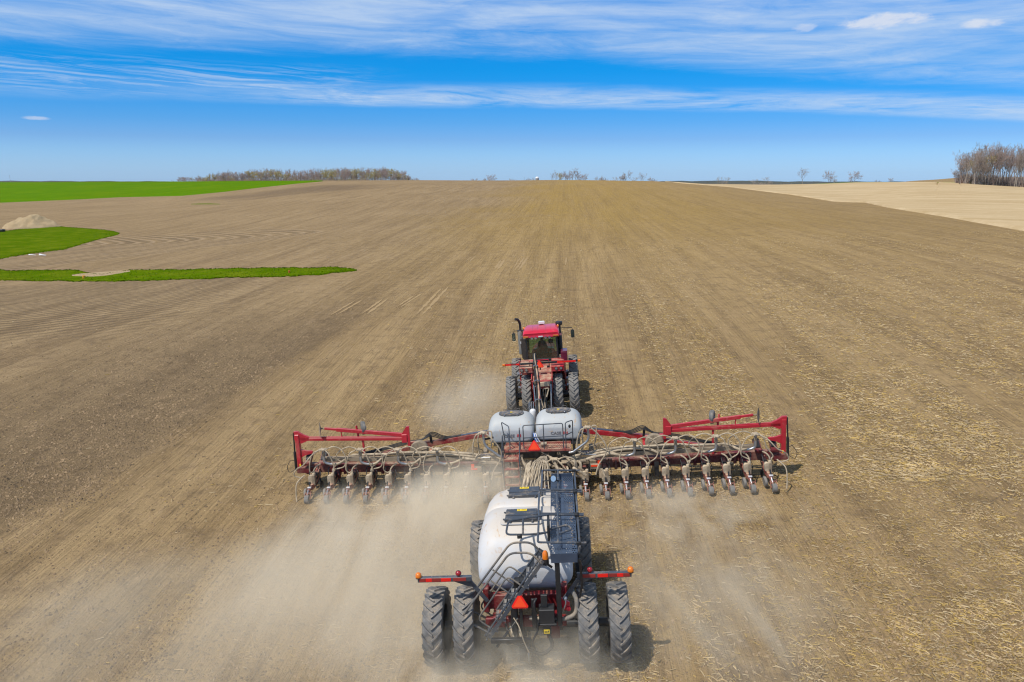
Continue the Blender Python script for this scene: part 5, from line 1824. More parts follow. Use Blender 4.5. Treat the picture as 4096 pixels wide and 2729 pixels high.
# big air lines along the wings, dropping to each tower
for s in (-1, 1):
    ys = [1.16, 1.24, 1.32, 1.40]
    ends = [3.79, 5.33, 6.84, 8.30]
    tz = {3.79: 2.0, 5.33: 2.03, 6.84: 2.06, 8.30: 2.10} if s > 0 else {3.79: 1.87, 5.33: 1.91, 6.84: 1.95, 8.30: 1.99}
    for k in range(4):
        xe = ends[k]
        ze = tz[xe] - 0.62
        z0 = 1.42 + 0.075 * (k % 3) + (0.05 if k == 3 else 0)
        pts = [(s * 1.25, 1.30, 1.10 + 0.05 * k), (s * 1.75, 1.25, 1.16 + 0.08 * k), (s * 2.3, ys[k], z0 - 0.08), (s * 2.8, ys[k], z0)]
        xx = 3.6
        while xx < xe - 1.2:
            pts.append((s * xx, ys[k], z0 + wz(xx) + 0.015 * math.sin(xx * 2 + k)))
            xx += 0.8
        pts += [(s * (xe - 1.0), ys[k] - 0.02, (z0 + wz(xe)) * 0.75 + ze * 0.25), (s * (xe - 0.62), 1.06, ze + 0.03), (s * (xe - 0.28), 1.04, ze)]
        h = MB()
        h.tube(smooth_path(pts, 5), 0.050, 9)
        h.build('air_line', M_tan, pl)
    h = MB()
    for k in range(3):
        h.tube(smooth_path([(s * 1.3, 1.5, 1.0 + 0.1 * k), (s * 2.4, 1.5, 1.22 + 0.05 * k), (s * 4.0, 1.48, 1.30 + 0.05 * k + wz(4)), (s * 6.0, 1.5, 1.22 + 0.06 * k + wz(6)), (s * 8.2, 1.6, 1.12 + 0.05 * k + wz(8))], 5), 0.022, 6, k % 2)
    for k in range(7):
        x = s * (2.05 + 0.05 * k)
        h.tube(smooth_path([(x, 1.75, 1.25), (x + s * 0.05, 1.70, 1.55 + 0.02 * k), (x + s * 0.22, 1.55, 1.62 + 0.015 * k), (x + s * 0.45, 1.45, 1.42)], 4), 0.012, 5, 0)
    h.build('wiring_loom', [M_tandark, M_hosedark], pl)
    # valve blocks, reflectors and fold cylinders near the hinge
    v = MB()
    v.box((s * 2.05 - 0.32, 1.18, 1.30), (s * 2.05 + 0.30, 1.48, 1.42), 0, 0.015)
    for k in range(6):
        v.disc((s * 2.05 - 0.26 + 0.1 * k, 1.30, 1.45), (0, 0, 1), 0.035, 0.09, 8, 0)
    v.build('valve_block', M_chrome, pl)
    v = MB()
    v.box((s * 2.32 - 0.22, 1.02, 0.88), (s * 2.32 + 0.20, 1.20, 1.06), 0, 0.012)
    bx = v.build('hinge_box', M_tandark, pl)
    v = MB()
    v.box((s * 2.32 + 0.06 if s > 0 else s * 2.32 - 0.18, 1.0, 1.07), (s * 2.32 + 0.18 if s > 0 else s * 2.32 - 0.06, 1.014, 1.22), 0, 0.002)
    v.box((s * 2.32 - 0.20, 1.005, 0.98), (s * 2.32 + 0.05, 1.018, 1.05), 0, 0.002)
    v.build('reflector', M_orange, bx)
    v = MB()
    v.tube([(s * 2.46, 1.05, 0.90), (s * 2.50, 0.95, 0.55)], 0.085, 12, 0)
    v.tube([(s * 1.0, 1.25, 1.12), (s * 1.95, 1.22, 1.18)], 0.10, 12, 0)
    v.build('cylinder', M_tandark, pl)

# seed tanks
def seed_tank(cx, logo_x, dz=0.0):
    secs = []
    for (y, zt, zb, hw, hwr) in [(1.925, 2.20, 1.84, 0.74, 0.1), (1.93, 2.235, 1.80, 0.78, 0.14), (1.945, 2.27, 1.76, 0.82, 0.18), (2.00, 2.40, 1.72, 0.87, 0.24), (2.16, 2.60, 1.70, 0.905, 0.34), (2.32, 2.68, 1.68, 0.915, 0.40), (2.6, 2.72, 1.66, 0.92, 0.42),
                                 (2.95, 2.72, 1.66, 0.92, 0.42), (3.2, 2.66, 1.68, 0.91, 0.40), (3.36, 2.54, 1.72, 0.88, 0.32), (3.46, 2.36, 1.80, 0.80, 0.20), (3.48, 2.25, 1.9, 0.66, 0.12)]:
        secs.append(rrect(cx, (zt + zb) / 2 + dz, hw, (zt - zb) / 2, min(hwr * 1.15, (zt - zb) / 2.05), y, 6, min(0.2, (zt - zb) / 2.1)))
    e = MB()
    e.loft(secs, 0)
    # belt line moulded around the tank
    t = e.build('seed_tank', M_bulktank, pl, 70)
    li = MB()
    oval = [(cx + 0.50 * math.copysign(abs(math.cos(g)) ** 0.7, math.cos(g)), 2.68 + 0.34 * math.copysign(abs(math.sin(g)) ** 0.8, math.sin(g))) for g in np.linspace(0, 2 * math.pi, 33)[:-1]]
    zz = [2.735 + dz] * len(oval)
    li.prism([(p[0], p[1], 2.715 + dz) for p in oval], (0, 0, 0.035), 0)
    li.prism([(cx + (p[0] - cx) * 0.86, 2.68 + (p[1] - 2.68) * 0.84, 2.75 + dz) for p in oval], (0, 0, 0.02), 0)
    li.box((cx - 0.05, 2.62, 2.772 + dz), (cx + 0.05, 2.70, 2.782 + dz), 1, 0)
    for x in (cx - 0.26, cx + 0.26):
        li.tube(round_path([(x - 0.07, 2.98, 2.75 + dz), (x - 0.07, 2.98, 2.82 + dz), (x + 0.07, 2.98, 2.82 + dz), (x + 0.07, 2.98, 2.75 + dz)], 0.03, 3), 0.010, 6, 0)
        li.box((x - 0.022, 2.33, 2.66 + dz), (x + 0.022, 2.39, 2.77 + dz), 2, 0.004)
    li.build('tank_lid', [M_hatch, M_yellow, M_chrome], t)
    lettering(t, [('CASE', 0.0, M_letter), ('IH', 0.50, M_letterred)], (logo_x, 1.918, 1.965 + dz), 0.16)
    return t


M_hatch = mat('dusty_hatch_plastic', (0.075, 0.08, 0.09), 0.45, dust=0.45, scale=8)
seed_tank(-0.965, -1.24)
seed_tank(0.92, 0.60, 0.06)
e = MB()
for k in range(4):
    e.tube(smooth_path([(-0.08 + 0.03 * k, 1.95, 2.10), (-0.05 + 0.04 * k, 1.85, 1.95), (0.0 + 0.05 * k, 1.84, 1.80), (0.06 + 0.05 * k, 1.80, 1.72)], 4), 0.022, 6, k % 2)
e.build('seed_bag', [M_blue, M_white], pl)

# service platform with slotted deck, steps and hand rails
e = MB()
perforated(e, (-1.18, 1.06), (1.36, 1.72), 1.72, 30, 7, 0.5, 0.45)
for (lo, hi) in (((-1.20, 1.03, 1.64), (1.38, 1.058, 1.735)), ((-1.20, 1.722, 1.64), (1.38, 1.75, 1.80)), ((-1.205, 1.03, 1.64), (-1.182, 1.75, 1.735)), ((1.362, 1.03, 1.64), (1.385, 1.75, 1.735))):
    e.box(lo, hi, 0, 0.004)
for x in (-0.4, 0.3, 1.0):
    e.bar((x, 1.06, 1.66), (x, 1.75, 1.66), 0.05, 0.06, 0)
plat = e.build('platform', M_reddust, pl)
e = MB()
perforated(e, (-1.14, 0.44), (-0.64, 1.02), 1.55, 6, 7, 0.5, 0.45)
for x in (-1.16, -0.62):
    e.bar((x, 1.05, 1.56), (x, 0.42, 1.54), 0.03, 0.10, 0)
    e.bar((x, 0.43, 1.56), (x + 0.02, 0.25, 0.35), 0.03, 0.10, 0)
e.bar((-1.16, 0.42, 1.53), (-0.62, 0.42, 1.53), 0.03, 0.10, 0)
for k in range(4):
    z = 1.22 - 0.30 * k
    y = 0.38 - 0.045 * k
    e.box((-1.14, y - 0.10, z - 0.02), (-0.62, y + 0.06, z + 0.015), 0, 0.005)
e.build('steps', M_reddust, pl)


def rail(paths, r=0.020, name='handrail'):
    e = MB()
    for p in paths:
        e.tube(round_path(p, 0.08, 4), r, 8, 0)
    return e.build(name, M_rail, pl)


rail([[(-1.18, 1.72, 1.74), (-1.30, 1.72, 2.66), (-0.98, 1.30, 2.60), (-0.96, 1.10, 1.74)], [(-1.24, 1.72, 2.2), (-0.97, 1.2, 2.16)]])
rail([[(-1.20, 1.02, 1.60), (-1.22, 0.95, 2.40), (-1.22, 0.30, 1.62), (-1.16, 0.22, 0.52)]])
rail([[(-0.56, 1.10, 1.70), (-0.56, 1.08, 2.62), (-0.56, 0.98, 2.55), (-0.56, 0.30, 1.50), (-0.52, 0.22, 0.55)]])
rail([[(-0.42, 1.06, 1.74), (-0.42, 1.05, 2.70), (1.10, 1.05, 2.74), (1.10, 1.06, 1.74)], [(-0.42, 1.05, 2.2), (1.10, 1.05, 2.24)], [(0.36, 1.05, 1.74), (0.36, 1.05, 2.72)]])
rail([[(1.20, 1.06, 1.74), (1.20, 1.06, 2.76), (1.48, 1.3, 2.78), (1.46, 1.5, 1.74)], [(1.20, 1.06, 2.26), (1.47, 1.4, 2.28)]])
e = MB()
e.sphere((1.36, 1.10, 2.60), 0.055, 10, 8, 0, (0.9, 0.6, 1.3))
e.build('marker_lamp', M_blackpl, pl)
smv_triangle(pl, (-0.02, 1.01, 1.86), 0.23, 0.2)
e = MB()
e.tube([(0.22, 1.34, 1.83), (0.44, 1.40, 1.84)], 0.075, 12)
e.build('canister', M_tan, pl)

# lumpy hose and pipe clutter in the middle, behind the platform
e = MB()
for k in range(26):
    x0 = -0.9 + 2.4 * random.random()
    y0 = 0.75 + 0.9 * random.random()
    z0 = 0.75 + 0.6 * random.random()
    x1, y1_, z1 = x0 + (random.random() - 0.3) * 1.0, 0.5 + 0.7 * random.random(), 0.55 + 0.5 * random.random()
    mx = (x0 + x1) / 2 + (random.random() - 0.5) * 0.4
    e.tube(smooth_path([(x0, y0, z0), (mx, (y0 + y1_) / 2 - 0.15, max(z0, z1) + 0.12 * random.random()), (x1, y1_, z1)], 6), 0.03 + 0.03 * random.random(), 7, 0 if random.random() < 0.8 else 1)
e.build('hose_bundle', [M_tan, M_tandark], pl)
e = MB()
for x in (-1.95, -1.4, 1.3, 1.8):
    e.tube([(x, 1.1, 0.62), (x - 0.05, 0.95, 0.28)], 0.10, 12)
e.tube([(-1.9, 1.2, 0.72), (-0.95, 1.15, 0.75)], 0.075, 10)
e.tube([(0.35, 1.1, 0.72), (1.5, 1.1, 0.70)], 0.06, 10)
e.box((0.20, 1.2, 1.05), (0.52, 1.5, 1.40), 0, 0.02)
e.box((-0.75, 1.15, 0.98), (-0.68, 1.3, 1.6), 0, 0.01)
e.build('lift_cylinder', M_tandark, pl)
for s in (-1, 1):
    for x in (s * 1.143,):
        w_ = make_wheel(pl, 'transport_wheel', 0.46, 0.30, 0.24, 16, 0.03, M_tyredust, M_rim, (x, 2.35, 0.46), 0.0, 30)

# hose boom rising to the tractor, white fluid canister and coiled hose on the tongue
e = MB()
P0, P1, P2 = np.array([0.10, 4.1, 2.05]), np.array([0.0, 6.3, 2.98]), np.array([-0.16, 7.85, 3.92])
for k in range(7):
    o = np.array([-0.09 + 0.03 * k, 0.0, 0.03 * (k % 2)])
    e.tube(smooth_path([P0 + o + (0.0, -0.3, -0.4), P0 + o, P1 + o * 0.9, P2 + o * 0.6 + (0, -0.2, -0.05), P2 + o * 0.5 + (0, 0.12, 0.06), P2 + o * 0.5 + (0, 0.36, -0.12), P2 + o * 0.6 + (0, 0.36, -0.9), P2 + o + (0, 0.25, -1.5)], 6), 0.026, 6, 0 if k != 3 else 1)
e.bar(P0 + (0.10, 0, -0.1), P2 + (0.04, -0.1, -0.12), 0.05, 0.10, 2)
for q in (0.25, 0.55, 0.8):
    c = P0 + (P2 - P0) * q
    e.lathe([(0.13, -0.02), (0.135, 0), (0.13, 0.02)], c + (0, 0, 0.02), P2 - P0, 12, 3)
e.build('hose_boom', [M_hosedark, M_tan, M_reddust, M_chrome], pl)
e = MB()
e.lathe([(0.12, 0), (0.14, 0.03), (0.14, 0.52), (0.10, 0.58), (0.05, 0.60)], (-0.20, 4.6, 1.72), (0, 0, 1), 16, 0)
e.lathe([(0.15, 0), (0.15, 0.05), (0.155, 0.1), (0.15, 0.15), (0.155, 0.2), (0.15, 0.3)], (-0.18, 4.35, 1.45), (0, 0, 1), 16, 1)
for q in range(3):
    e.tube(round_path([(-0.36 + 0.09 * q, 4.6, 1.9), (-0.36 + 0.09 * q, 4.9, 2.55), (-0.28 + 0.09 * q, 5.1, 2.5), (-0.26 + 0.09 * q, 5.1, 1.8)], 0.1, 4), 0.014, 6, 2)
e.sphere((-0.42, 4.3, 1.75), 0.10, 10, 8, 3)
e.build('fluid_canister', [M_white, M_tandark, M_zinc, M_tan], pl)
e = MB()
for k in range(5):
    g = np.linspace(0, 2 * math.pi, 19)
    e.tube([(0.34 + (0.20 - 0.02 * k) * math.cos(a), 4.7 - 0.12 * math.sin(a), 1.80 + 0.02 * k + (0.16 - 0.01 * k) * math.sin(a)) for a in g], 0.018, 6)
e.build('coiled_hose', M_tan, pl)
e = MB()
e.tube(smooth_path([(0.06, 6.6, 1.2), (0.22, 6.5, 1.75), (0.30, 6.2, 1.35), (0.34, 5.8, 0.95), (0.25, 5.6, 1.4)], 6), 0.03, 7)
e.tube(smooth_path([(0.30, 7.0, 1.5), (0.42, 6.6, 1.9), (0.46, 6.2, 1.5), (0.36, 5.9, 1.1)], 6), 0.03, 7)
e.build('brake_hose', M_hosedark, pl)
e = MB()
e.box((0.50, 5.6, 1.05), (0.80, 6.0, 1.40), 0, 0.02)
e.tube([(0.78, 5.7, 1.40), (0.80, 5.68, 1.52), (0.74, 5.66, 1.56)], 0.02, 6)
e.box((-0.05, 6.75, 1.42), (0.14, 6.9, 1.70), 0, 0.01)
e.build('tongue_box', M_tan, pl)


# ------------------------------------------------------------------ tractor
tr = empty('articulated_tractor')
tag(tr, 'red articulated four wheel drive tractor with dual wheels all round, pulling the planter', 'tractor')
tr.matrix_world = frame_matrix((1.62, 37.907, CAMH - 11.3207), 0.0689, 0.079)
CXT = 0.03
wh = make_wheel(tr, 'wheel', 1.03, 0.47, 0.56, 24, 0.05, M_tyredust, M_rim, (-1.524, 0, 1.03))
k = 0
for y in (0, 4.11):
    for x in (-1.524, -0.762, 0.762, 1.524):
        if k:
            c = copy_part(wh, tr, (x, y, 1.03))
            c.rotation_euler = (0.13 * k, 0, 0)
        k += 1
# rear frame: sloping deck with a recess between the fenders
e = MB()
e.prism([(-0.42, 0.95, 2.50), (-0.42, -0.92, 1.98), (-0.42, -0.95, 1.62), (-0.42, 0.95, 1.40)], (0.90, 0, 0), 1)
e.bar((-0.46, 0.98, 2.56), (-0.46, -0.95, 2.02), 0.05, 0.16, 0)
e.bar((0.52, 0.98, 2.56), (0.52, -0.95, 2.02), 0.05, 0.16, 0)
e.box((-0.40, -0.25, 2.16), (0.46, -0.20, 2.20), 0, 0.005)
e.box((-0.44, -0.92, 0.75), (-0.36, 0.9, 1.95), 0, 0.01)
e.box((0.44, -0.92, 0.75), (0.52, 0.9, 1.95), 0, 0.01)
e.box((-0.46, -0.98, 1.60), (0.54, -0.94, 2.00), 0, 0.01)
e.build('rear_frame', [M_red, M_reddust], tr)
e = MB()
e.box((-0.36, -1.12, 1.74), (0.46, -0.98, 1.95), 0, 0.015)
e.build('hitch_beam', M_tan, tr)
e = MB()
for x in (-0.36, 0.46):
    e.box((x - 0.05, -1.12, 0.62), (x + 0.05, -0.96, 1.98), 0, 0.01)
    e.bar((x, -1.15, 1.85), (x * 0.9, -1.45, 0.75), 0.05, 0.09, 1)
e.box((-0.3, -1.7, 0.48), (0.4, -0.8, 0.60), 0, 0.01)
e.box((-0.10, -2.05, 0.50), (0.20, -0.9, 0.58), 0, 0.01)
for k in range(5):
    e.tube(smooth_path([(-0.18 + 0.12 * k, -1.0, 1.62), (-0.2 + 0.13 * k, -1.2, 1.5), (-0.12 + 0.08 * k, -1.3, 1.1), (0.0 + 0.04 * k, -1.5, 0.8)], 4), 0.022, 6, 2 if k % 2 else 0)
e.tube(round_path([(0.08, -1.05, 1.3), (0.08, -1.3, 1.68), (0.36, -1.3, 1.70), (0.22, -1.4, 1.3)], 0.06, 3), 0.03, 6, 2)
e.build('hitch', [M_black, M_zinc, M_tan], tr)
# fenders with rear work lamps
for s in (-1, 1):
    x0, x1 = (-1.03, -0.42) if s < 0 else (0.50, 1.10)
    e = MB()
    prof = [(-0.48, 2.32), (-0.50, 2.54), (-0.30, 2.62), (1.05, 2.62), (1.15, 1.5), (1.09, 1.5), (0.98, 2.54), (-0.34, 2.50), (-0.44, 2.30)]
    e.prism([(x0, y, z) for y, z in prof], (x1 - x0, 0, 0), 0)
    e.box((x0 - 0.01, -0.505, 2.31), (x1 + 0.01, -0.47, 2.345), 0, 0.004)
    if s > 0:
        e.prism([(1.10, -0.45, 2.58), (1.10, 1.1, 2.58), (1.10, 1.1, 1.3), (1.10, 0.2, 1.9)], (0.03, 0, 0), 0)
    fd = e.build('fender', M_red if s > 0 else M_reddust, tr)
    for x in ((x0 + 0.10, x0 + 0.33) if s < 0 else (x0 + 0.24, x0 + 0.47)):
        e = MB()
        e.lathe([(0.062, 0.06), (0.078, 0.0), (0.078, -0.012), (0.064, -0.012)], (x, -0.53, 2.455), (0, 1, 0.15), 16, 1)
        e.disc((x, -0.541, 2.455), (0, 1, 0.15), 0.062, 0.008, 16, 0)
        e.build('work_lamp', [M_lens, M_black], fd)
# box behind the right door, steps on both sides
e = MB()
e.box((0.98, 0.75, 2.52), (1.30, 1.45, 3.02), 0, 0.025)
e.box((1.0, 0.77, 2.60), (1.28, 0.745, 2.95), 0, 0.01)
e.build('tool_box', mat('dark_red_paint', (0.12, 0.008, 0.03), 0.3, dust=0.12, coat=0.4), tr)
for s in (-1, 1):
    e = MB()
    e.box((s * 1.13 - 0.04, 1.2, 0.7), (s * 1.13 + 0.04, 1.28, 2.5), 0, 0.01)
    for k in range(4):
        z = 0.75 + 0.36 * k
        e.prism([(s * 1.06, 1.12, z), (s * 1.30, 1.16, z + 0.04), (s * 1.30, 1.36, z + 0.08), (s * 1.06, 1.36, z + 0.04)], (0, 0, 0.025), 1)
    e.build('steps', [M_red, M_zinc], tr)
# front half: hood, axle housings
e = MB()
e.loft([rrect(CXT, 2.05, 0.62, 0.72, 0.18, 2.9, 4), rrect(CXT, 2.02, 0.60, 0.70, 0.2, 4.4, 4), rrect(CXT, 1.95, 0.56, 0.62, 0.22, 5.7, 4), rrect(CXT, 1.86, 0.5, 0.48, 0.22, 6.05, 4)], 0)
e.build('hood', M_redclean, tr)
e = MB()
for y in (0, 4.11):
    e = MB()
    e.tube([(-1.8, y, 1.03), (1.8, y, 1.03)], 0.17, 14)
    e.sphere((0.03, y, 1.03), 0.36, 12, 8)
    e.build('axle', M_black, tr)
e = MB()
e.box((-0.32, 0.6, 0.85), (0.38, 5.6, 1.45), 0, 0.03)
e.build('main_frame', M_black, tr)

# cab
cab = empty('cab', tr)
xb0, xb1, xt0, xt1 = -0.72, 0.82, -0.70, 0.80
e = MB()
for (x, s) in ((xb0, -1), (xb1, 1)):
    xt = xt0 if s < 0 else xt1
    e.bar((x, 1.16, 2.45), (xt, 1.10, 3.78), 0.07, 0.09, 0, (0, 1, 0))
    e.bar((x, 2.75, 2.45), (xt, 2.65, 3.78), 0.09, 0.11, 0, (0, 1, 0))
    e.bar((x, 1.16, 2.48), (x, 2.75, 2.48), 0.08, 0.16, 0)
    e.bar((xt, 1.10, 3.76), (xt, 2.65, 3.76), 0.08, 0.12, 0)
    e.bar((x + s * 0.01, 1.95, 2.5), (xt + s * 0.01, 1.9, 3.76), 0.05, 0.08, 0, (0, 1, 0))
e.bar((xb0, 1.16, 2.46), (xb1, 1.16, 2.46), 0.08, 0.30, 0)
e.bar((xt0, 1.10, 3.74), (xt1, 1.10, 3.74), 0.10, 0.10, 0)
e.bar((xb0, 2.75, 2.46), (xb1, 2.75, 2.46), 0.08, 0.30, 0)
e.bar((xt0, 2.65, 3.74), (xt1, 2.65, 3.74), 0.10, 0.10, 0)
e.box((xb0, 1.2, 2.28), (xb1, 2.75, 2.34), 0, 0.01)
e.build('cab_frame', M_blackpl, cab)


def pane(name, q, n):
    e = MB()
    e.prism(q, np.asarray(n) * 0.006, 0)
    return e.build(name, M_glass, cab)


pane('rear_window', [(xb0 + 0.03, 1.165, 2.58), (xb1 - 0.03, 1.165, 2.58), (xt1 - 0.03, 1.105, 3.72), (xt0 + 0.03, 1.105, 3.72)], (0, 1, 0))
pane('windscreen', [(xb0 + 0.04, 2.75, 2.58), (xb1 - 0.04, 2.75, 2.58), (xt1 - 0.04, 2.65, 3.72), (xt0 + 0.04, 2.65, 3.72)], (0, 1, 0))
pane('side_window', [(xb0, 1.22, 2.58), (xb0, 2.68, 2.58), (xt0, 2.60, 3.70), (xt0, 1.16, 3.70)], (1, 0, 0))
pane('side_window', [(xb1 - 0.006, 1.22, 2.58), (xb1 - 0.006, 2.68, 2.58), (xt1 - 0.006, 2.60, 3.70), (xt1 - 0.006, 1.16, 3.70)], (1, 0, 0))
# door standing slightly proud at the left
e = MB()
e.prism([(-1.00, 1.55, 2.62), (-0.78, 1.35, 2.40), (-0.76, 1.30, 3.62), (-1.04, 1.52, 3.60)], (0.02, 0.03, 0), 0)
e.box((-1.035, 1.49, 3.36), (-1.0, 1.515, 3.48), 1, 0)
e.build('door', [mat('dark_cab_panel', (0.03, 0.025, 0.023), 0.45, dust=0.35), M_white], cab)
# roof
rp = MB()
ZR = 3.78
secs = []
for (y, hw, z0, z1) in ((0.98, 0.82, ZR + 0.02, ZR + 0.12), (0.96, 0.88, ZR - 0.04, ZR + 0.17), (1.05, 0.91, ZR - 0.06, ZR + 0.24), (1.3, 0.915, ZR - 0.05, ZR + 0.30), (1.9, 0.90, ZR - 0.03, ZR + 0.35), (2.5, 0.84, ZR, ZR + 0.34), (2.85, 0.74, ZR + 0.04, ZR + 0.29), (2.98, 0.60, ZR + 0.08, ZR + 0.22)):
    secs.append(rrect(CXT + 0.02, (z0 + z1) / 2, hw, (z1 - z0) / 2, (z1 - z0) * 0.48, y, 5, 0.02))
rp.loft(secs, 0)
roof = rp.build('cab_roof', M_redclean, cab, 60)
e = MB()
for x in (-0.42, -0.16, 0.24, 0.50):
    e.tube([(CXT + x * 0.98, 1.12, ZR + 0.262), (CXT + x, 1.4, ZR + 0.318), (CXT + x, 1.9, ZR + 0.353), (CXT + x, 2.5, ZR + 0.342)], 0.012, 6)
e.build('roof_rib', M_redclean, roof)
for x in (-0.46, -0.27, 0.23, 0.42):
    e = MB()
    e.lathe([(0.055, 0.08), (0.07, 0.0), (0.066, -0.015)], (CXT + x + 0.02, 0.97, ZR - 0.07), (0, 1, 0.25), 14, 1)
    e.disc((CXT + x + 0.02, 0.955, ZR - 0.074), (0, 1, 0.25), 0.062, 0.01, 14, 0)
    e.build('work_lamp', [M_lens, M_black], roof)
for x in (-0.70, 0.78):
    e = MB()
    e.box((x - 0.13, 0.935, ZR - 0.03), (x + 0.12, 0.97, ZR + 0.045), 0, 0.01)
    e.build('indicator_lamp', mat('amber_indicator', (0.55, 0.16, 0.02), 0.3), roof)
e = MB()
e.box((CXT - 0.11, 0.938, ZR - 0.03), (CXT + 0.11, 0.958, ZR + 0.03), 0, 0.004)
e.build('number_lamp', M_white, roof)
e = MB()
e.loft([rrect(0.06, ZR + 0.44, 0.16, 0.055, 0.05, 2.35, 4), rrect(0.06, ZR + 0.45, 0.17, 0.07, 0.06, 2.5, 4), rrect(0.06, ZR + 0.43, 0.14, 0.05, 0.04, 2.7, 4)], 0)
e.box((-0.05, 2.35, ZR + 0.32), (0.16, 2.6, ZR + 0.40), 1, 0.01)
e.build('antenna', [M_white, M_black], roof)
# interior
e = MB()
e.loft([rrect(0.05, 2.60, 0.26, 0.06, 0.05, 1.60, 3), rrect(0.05, 2.62, 0.27, 0.08, 0.05, 2.1, 3)], 0)
e.loft([[(x, y - 0.05 * (z - 2.6), z) for x, y, z in ((-0.20, 1.62, 2.62), (0.30, 1.62, 2.62), (0.30, 1.74, 2.62), (-0.20, 1.74, 2.62))],
        [(-0.22, 1.56, 3.0), (0.32, 1.56, 3.0), (0.32, 1.70, 3.0), (-0.22, 1.70, 3.0)], [(-0.17, 1.53, 3.30), (0.27, 1.53, 3.30), (0.27, 1.63, 3.30), (-0.17, 1.63, 3.30)],
        [(-0.08, 1.52, 3.46), (0.18, 1.52, 3.46), (0.18, 1.60, 3.46), (-0.08, 1.60, 3.46)]], 0, False)
e.box((-0.20, 1.7, 2.35), (0.30, 2.1, 2.55), 0, 0.02)
e.build('driver_seat', M_seat, cab)
e = MB()
e.box((-0.52, 1.42, 2.5), (-0.28, 1.52, 2.86), 0, 0.04)
e.box((-0.52, 1.42, 2.5), (-0.28, 1.85, 2.60), 0, 0.03)
e.build('passenger_seat', mat('grey_seat_cloth', (0.10, 0.105, 0.085), 0.9), cab)
e = MB()
e.box((0.36, 1.9, 3.22), (0.60, 1.96, 3.44), 0, 0.01)
e.box((0.38, 1.7, 2.5), (0.62, 2.2, 2.78), 0, 0.03)
e.bar((0.5, 1.95, 2.7), (0.48, 1.95, 3.25), 0.04, 0.04, 0)
e.build('monitor', M_blackpl, cab)
e = MB()
e.tube([(0.10, 2.45, 2.4), (0.06, 2.25, 2.92)], 0.04, 8)
e.lathe([(0.19, -0.018), (0.205, 0), (0.19, 0.018), (0.175, 0)], (0.05, 2.22, 2.95), (0, -0.5, 1), 20, close=True)
e.build('steering_wheel', M_blackpl, cab)

# exhaust, intake, mirrors, beacons
e = MB()
e.lathe([(0.10, 0.0), (0.135, 0.02), (0.135, 1.22), (0.11, 1.25)], (-1.06, 2.2, 2.68), (0, 0, 1), 18, 0)
e.tube(round_path([(-1.04, 2.2, 3.92), (-1.03, 2.2, 4.28), (-1.12, 2.12, 4.52), (-1.24, 2.0, 4.55)], 0.16, 6), 0.065, 12, 1)
e.box((-1.2, 2.08, 3.9), (-0.80, 2.32, 3.94), 1, 0.005)
e.bar((-0.95, 2.2, 2.75), (-0.7, 2.3, 2.75), 0.06, 0.1, 1)
e.build('exhaust_stack', [mat('dusty_muffler', (0.16, 0.155, 0.145), 0.7, dust=0.4), M_blackpl], tr)
e = MB()
e.lathe([(0.105, 0), (0.115, 0.05), (0.115, 1.1), (0.085, 1.2), (0.08, 1.5), (0.16, 1.53), (0.175, 1.56), (0.175, 1.68), (0.16, 1.71), (0.001, 1.73)], (0.95, 2.25, 2.55), (0, 0, 1), 18)
e.build('air_intake', M_blackpl, tr)
for s, x in ((-1, -1.40), (1, 1.62)):
    e = MB()
    e.tube([(s * 0.85, 2.25, 3.92), (x - s * 0.02, 2.15, 3.92), (x, 2.15, 3.80)], 0.018, 6)
    e.loft([rrect(x, 3.60, 0.085, 0.20, 0.05, 2.10, 4), rrect(x, 3.60, 0.09, 0.21, 0.05, 2.16, 4), rrect(x, 3.60, 0.06, 0.16, 0.05, 2.22, 4)], 0, False)
    m_ = e.build('mirror', M_blackpl, tr)
    e = MB()
    e.loft([rrect(x, 3.60, 0.068, 0.18, 0.04, 2.092, 4), rrect(x, 3.60, 0.068, 0.18, 0.04, 2.098, 4)], 0, False)
    e.build('mirror_glass', mat('mirror_glass', (0.10, 0.12, 0.10), 0.12, 0.8), m_)
lamp_dome(tr, 'beacon', (-0.83, 2.1, 4.00), 0.06, M_amber, 1.1)
lamp_dome(tr, 'beacon', (0.90, 1.95, 4.06), 0.055, M_amber, 1.1)
for x in (-0.93, 1.02):
    e = MB()
    e.lathe([(0.03, 0.10), (0.075, 0.0), (0.07, -0.02)], (x, 1.6, 3.72), (0, 1, 0.2), 12, 1)
    e.disc((x, 1.585, 3.715), (0, 1, 0.2), 0.065, 0.01, 12, 0)
    e.build('work_lamp', [M_lens, M_black], tr)
# rear lamp bar and emblem
e = MB()
e.box((-1.72, -0.44, 2.70), (1.80, -0.38, 2.79), 0, 0.008)
e.box((-0.06, -0.42, 2.4), (-0.0, -0.36, 2.72), 0, 0.005)
e.tube(round_path([(-0.55, -0.3, 2.58), (-0.55, -0.36, 2.86), (0.4, -0.36, 2.88), (0.42, -0.3, 2.58)], 0.06, 3), 0.018, 6, 1)
lb = e.build('lamp_bar', [M_black, M_redclean], tr)
e = MB()
for (a, b) in ((-1.70, -1.42), (-1.20, -1.02), (0.80, 1.08), (1.10, 1.42), (1.43, 1.70)):
    e = MB()
    e.box((a, -0.449, 2.702), (b, -0.437, 2.788), 0, 0.002)
    e.build('reflector', M_redrefl, lb)
e = MB()
e.box((-1.41, -0.448, 2.703), (-1.21, -0.437, 2.787), 0, 0.002)
e.build('reflector', M_redrefl_dull, lb)
for x in (-1.78, 1.86):
    e = MB()
    e.box((x - 0.07, -0.445, 2.69), (x + 0.07, -0.375, 2.80), 0, 0.02)
    e.build('marker_lamp', M_amber, lb)
smv_triangle(tr, (-0.06, -0.46, 2.66), 0.21, 0.1)
e = MB()
e.box((0.30, -0.46, 2.50), (0.44, -0.40, 2.60), 0, 0.01)
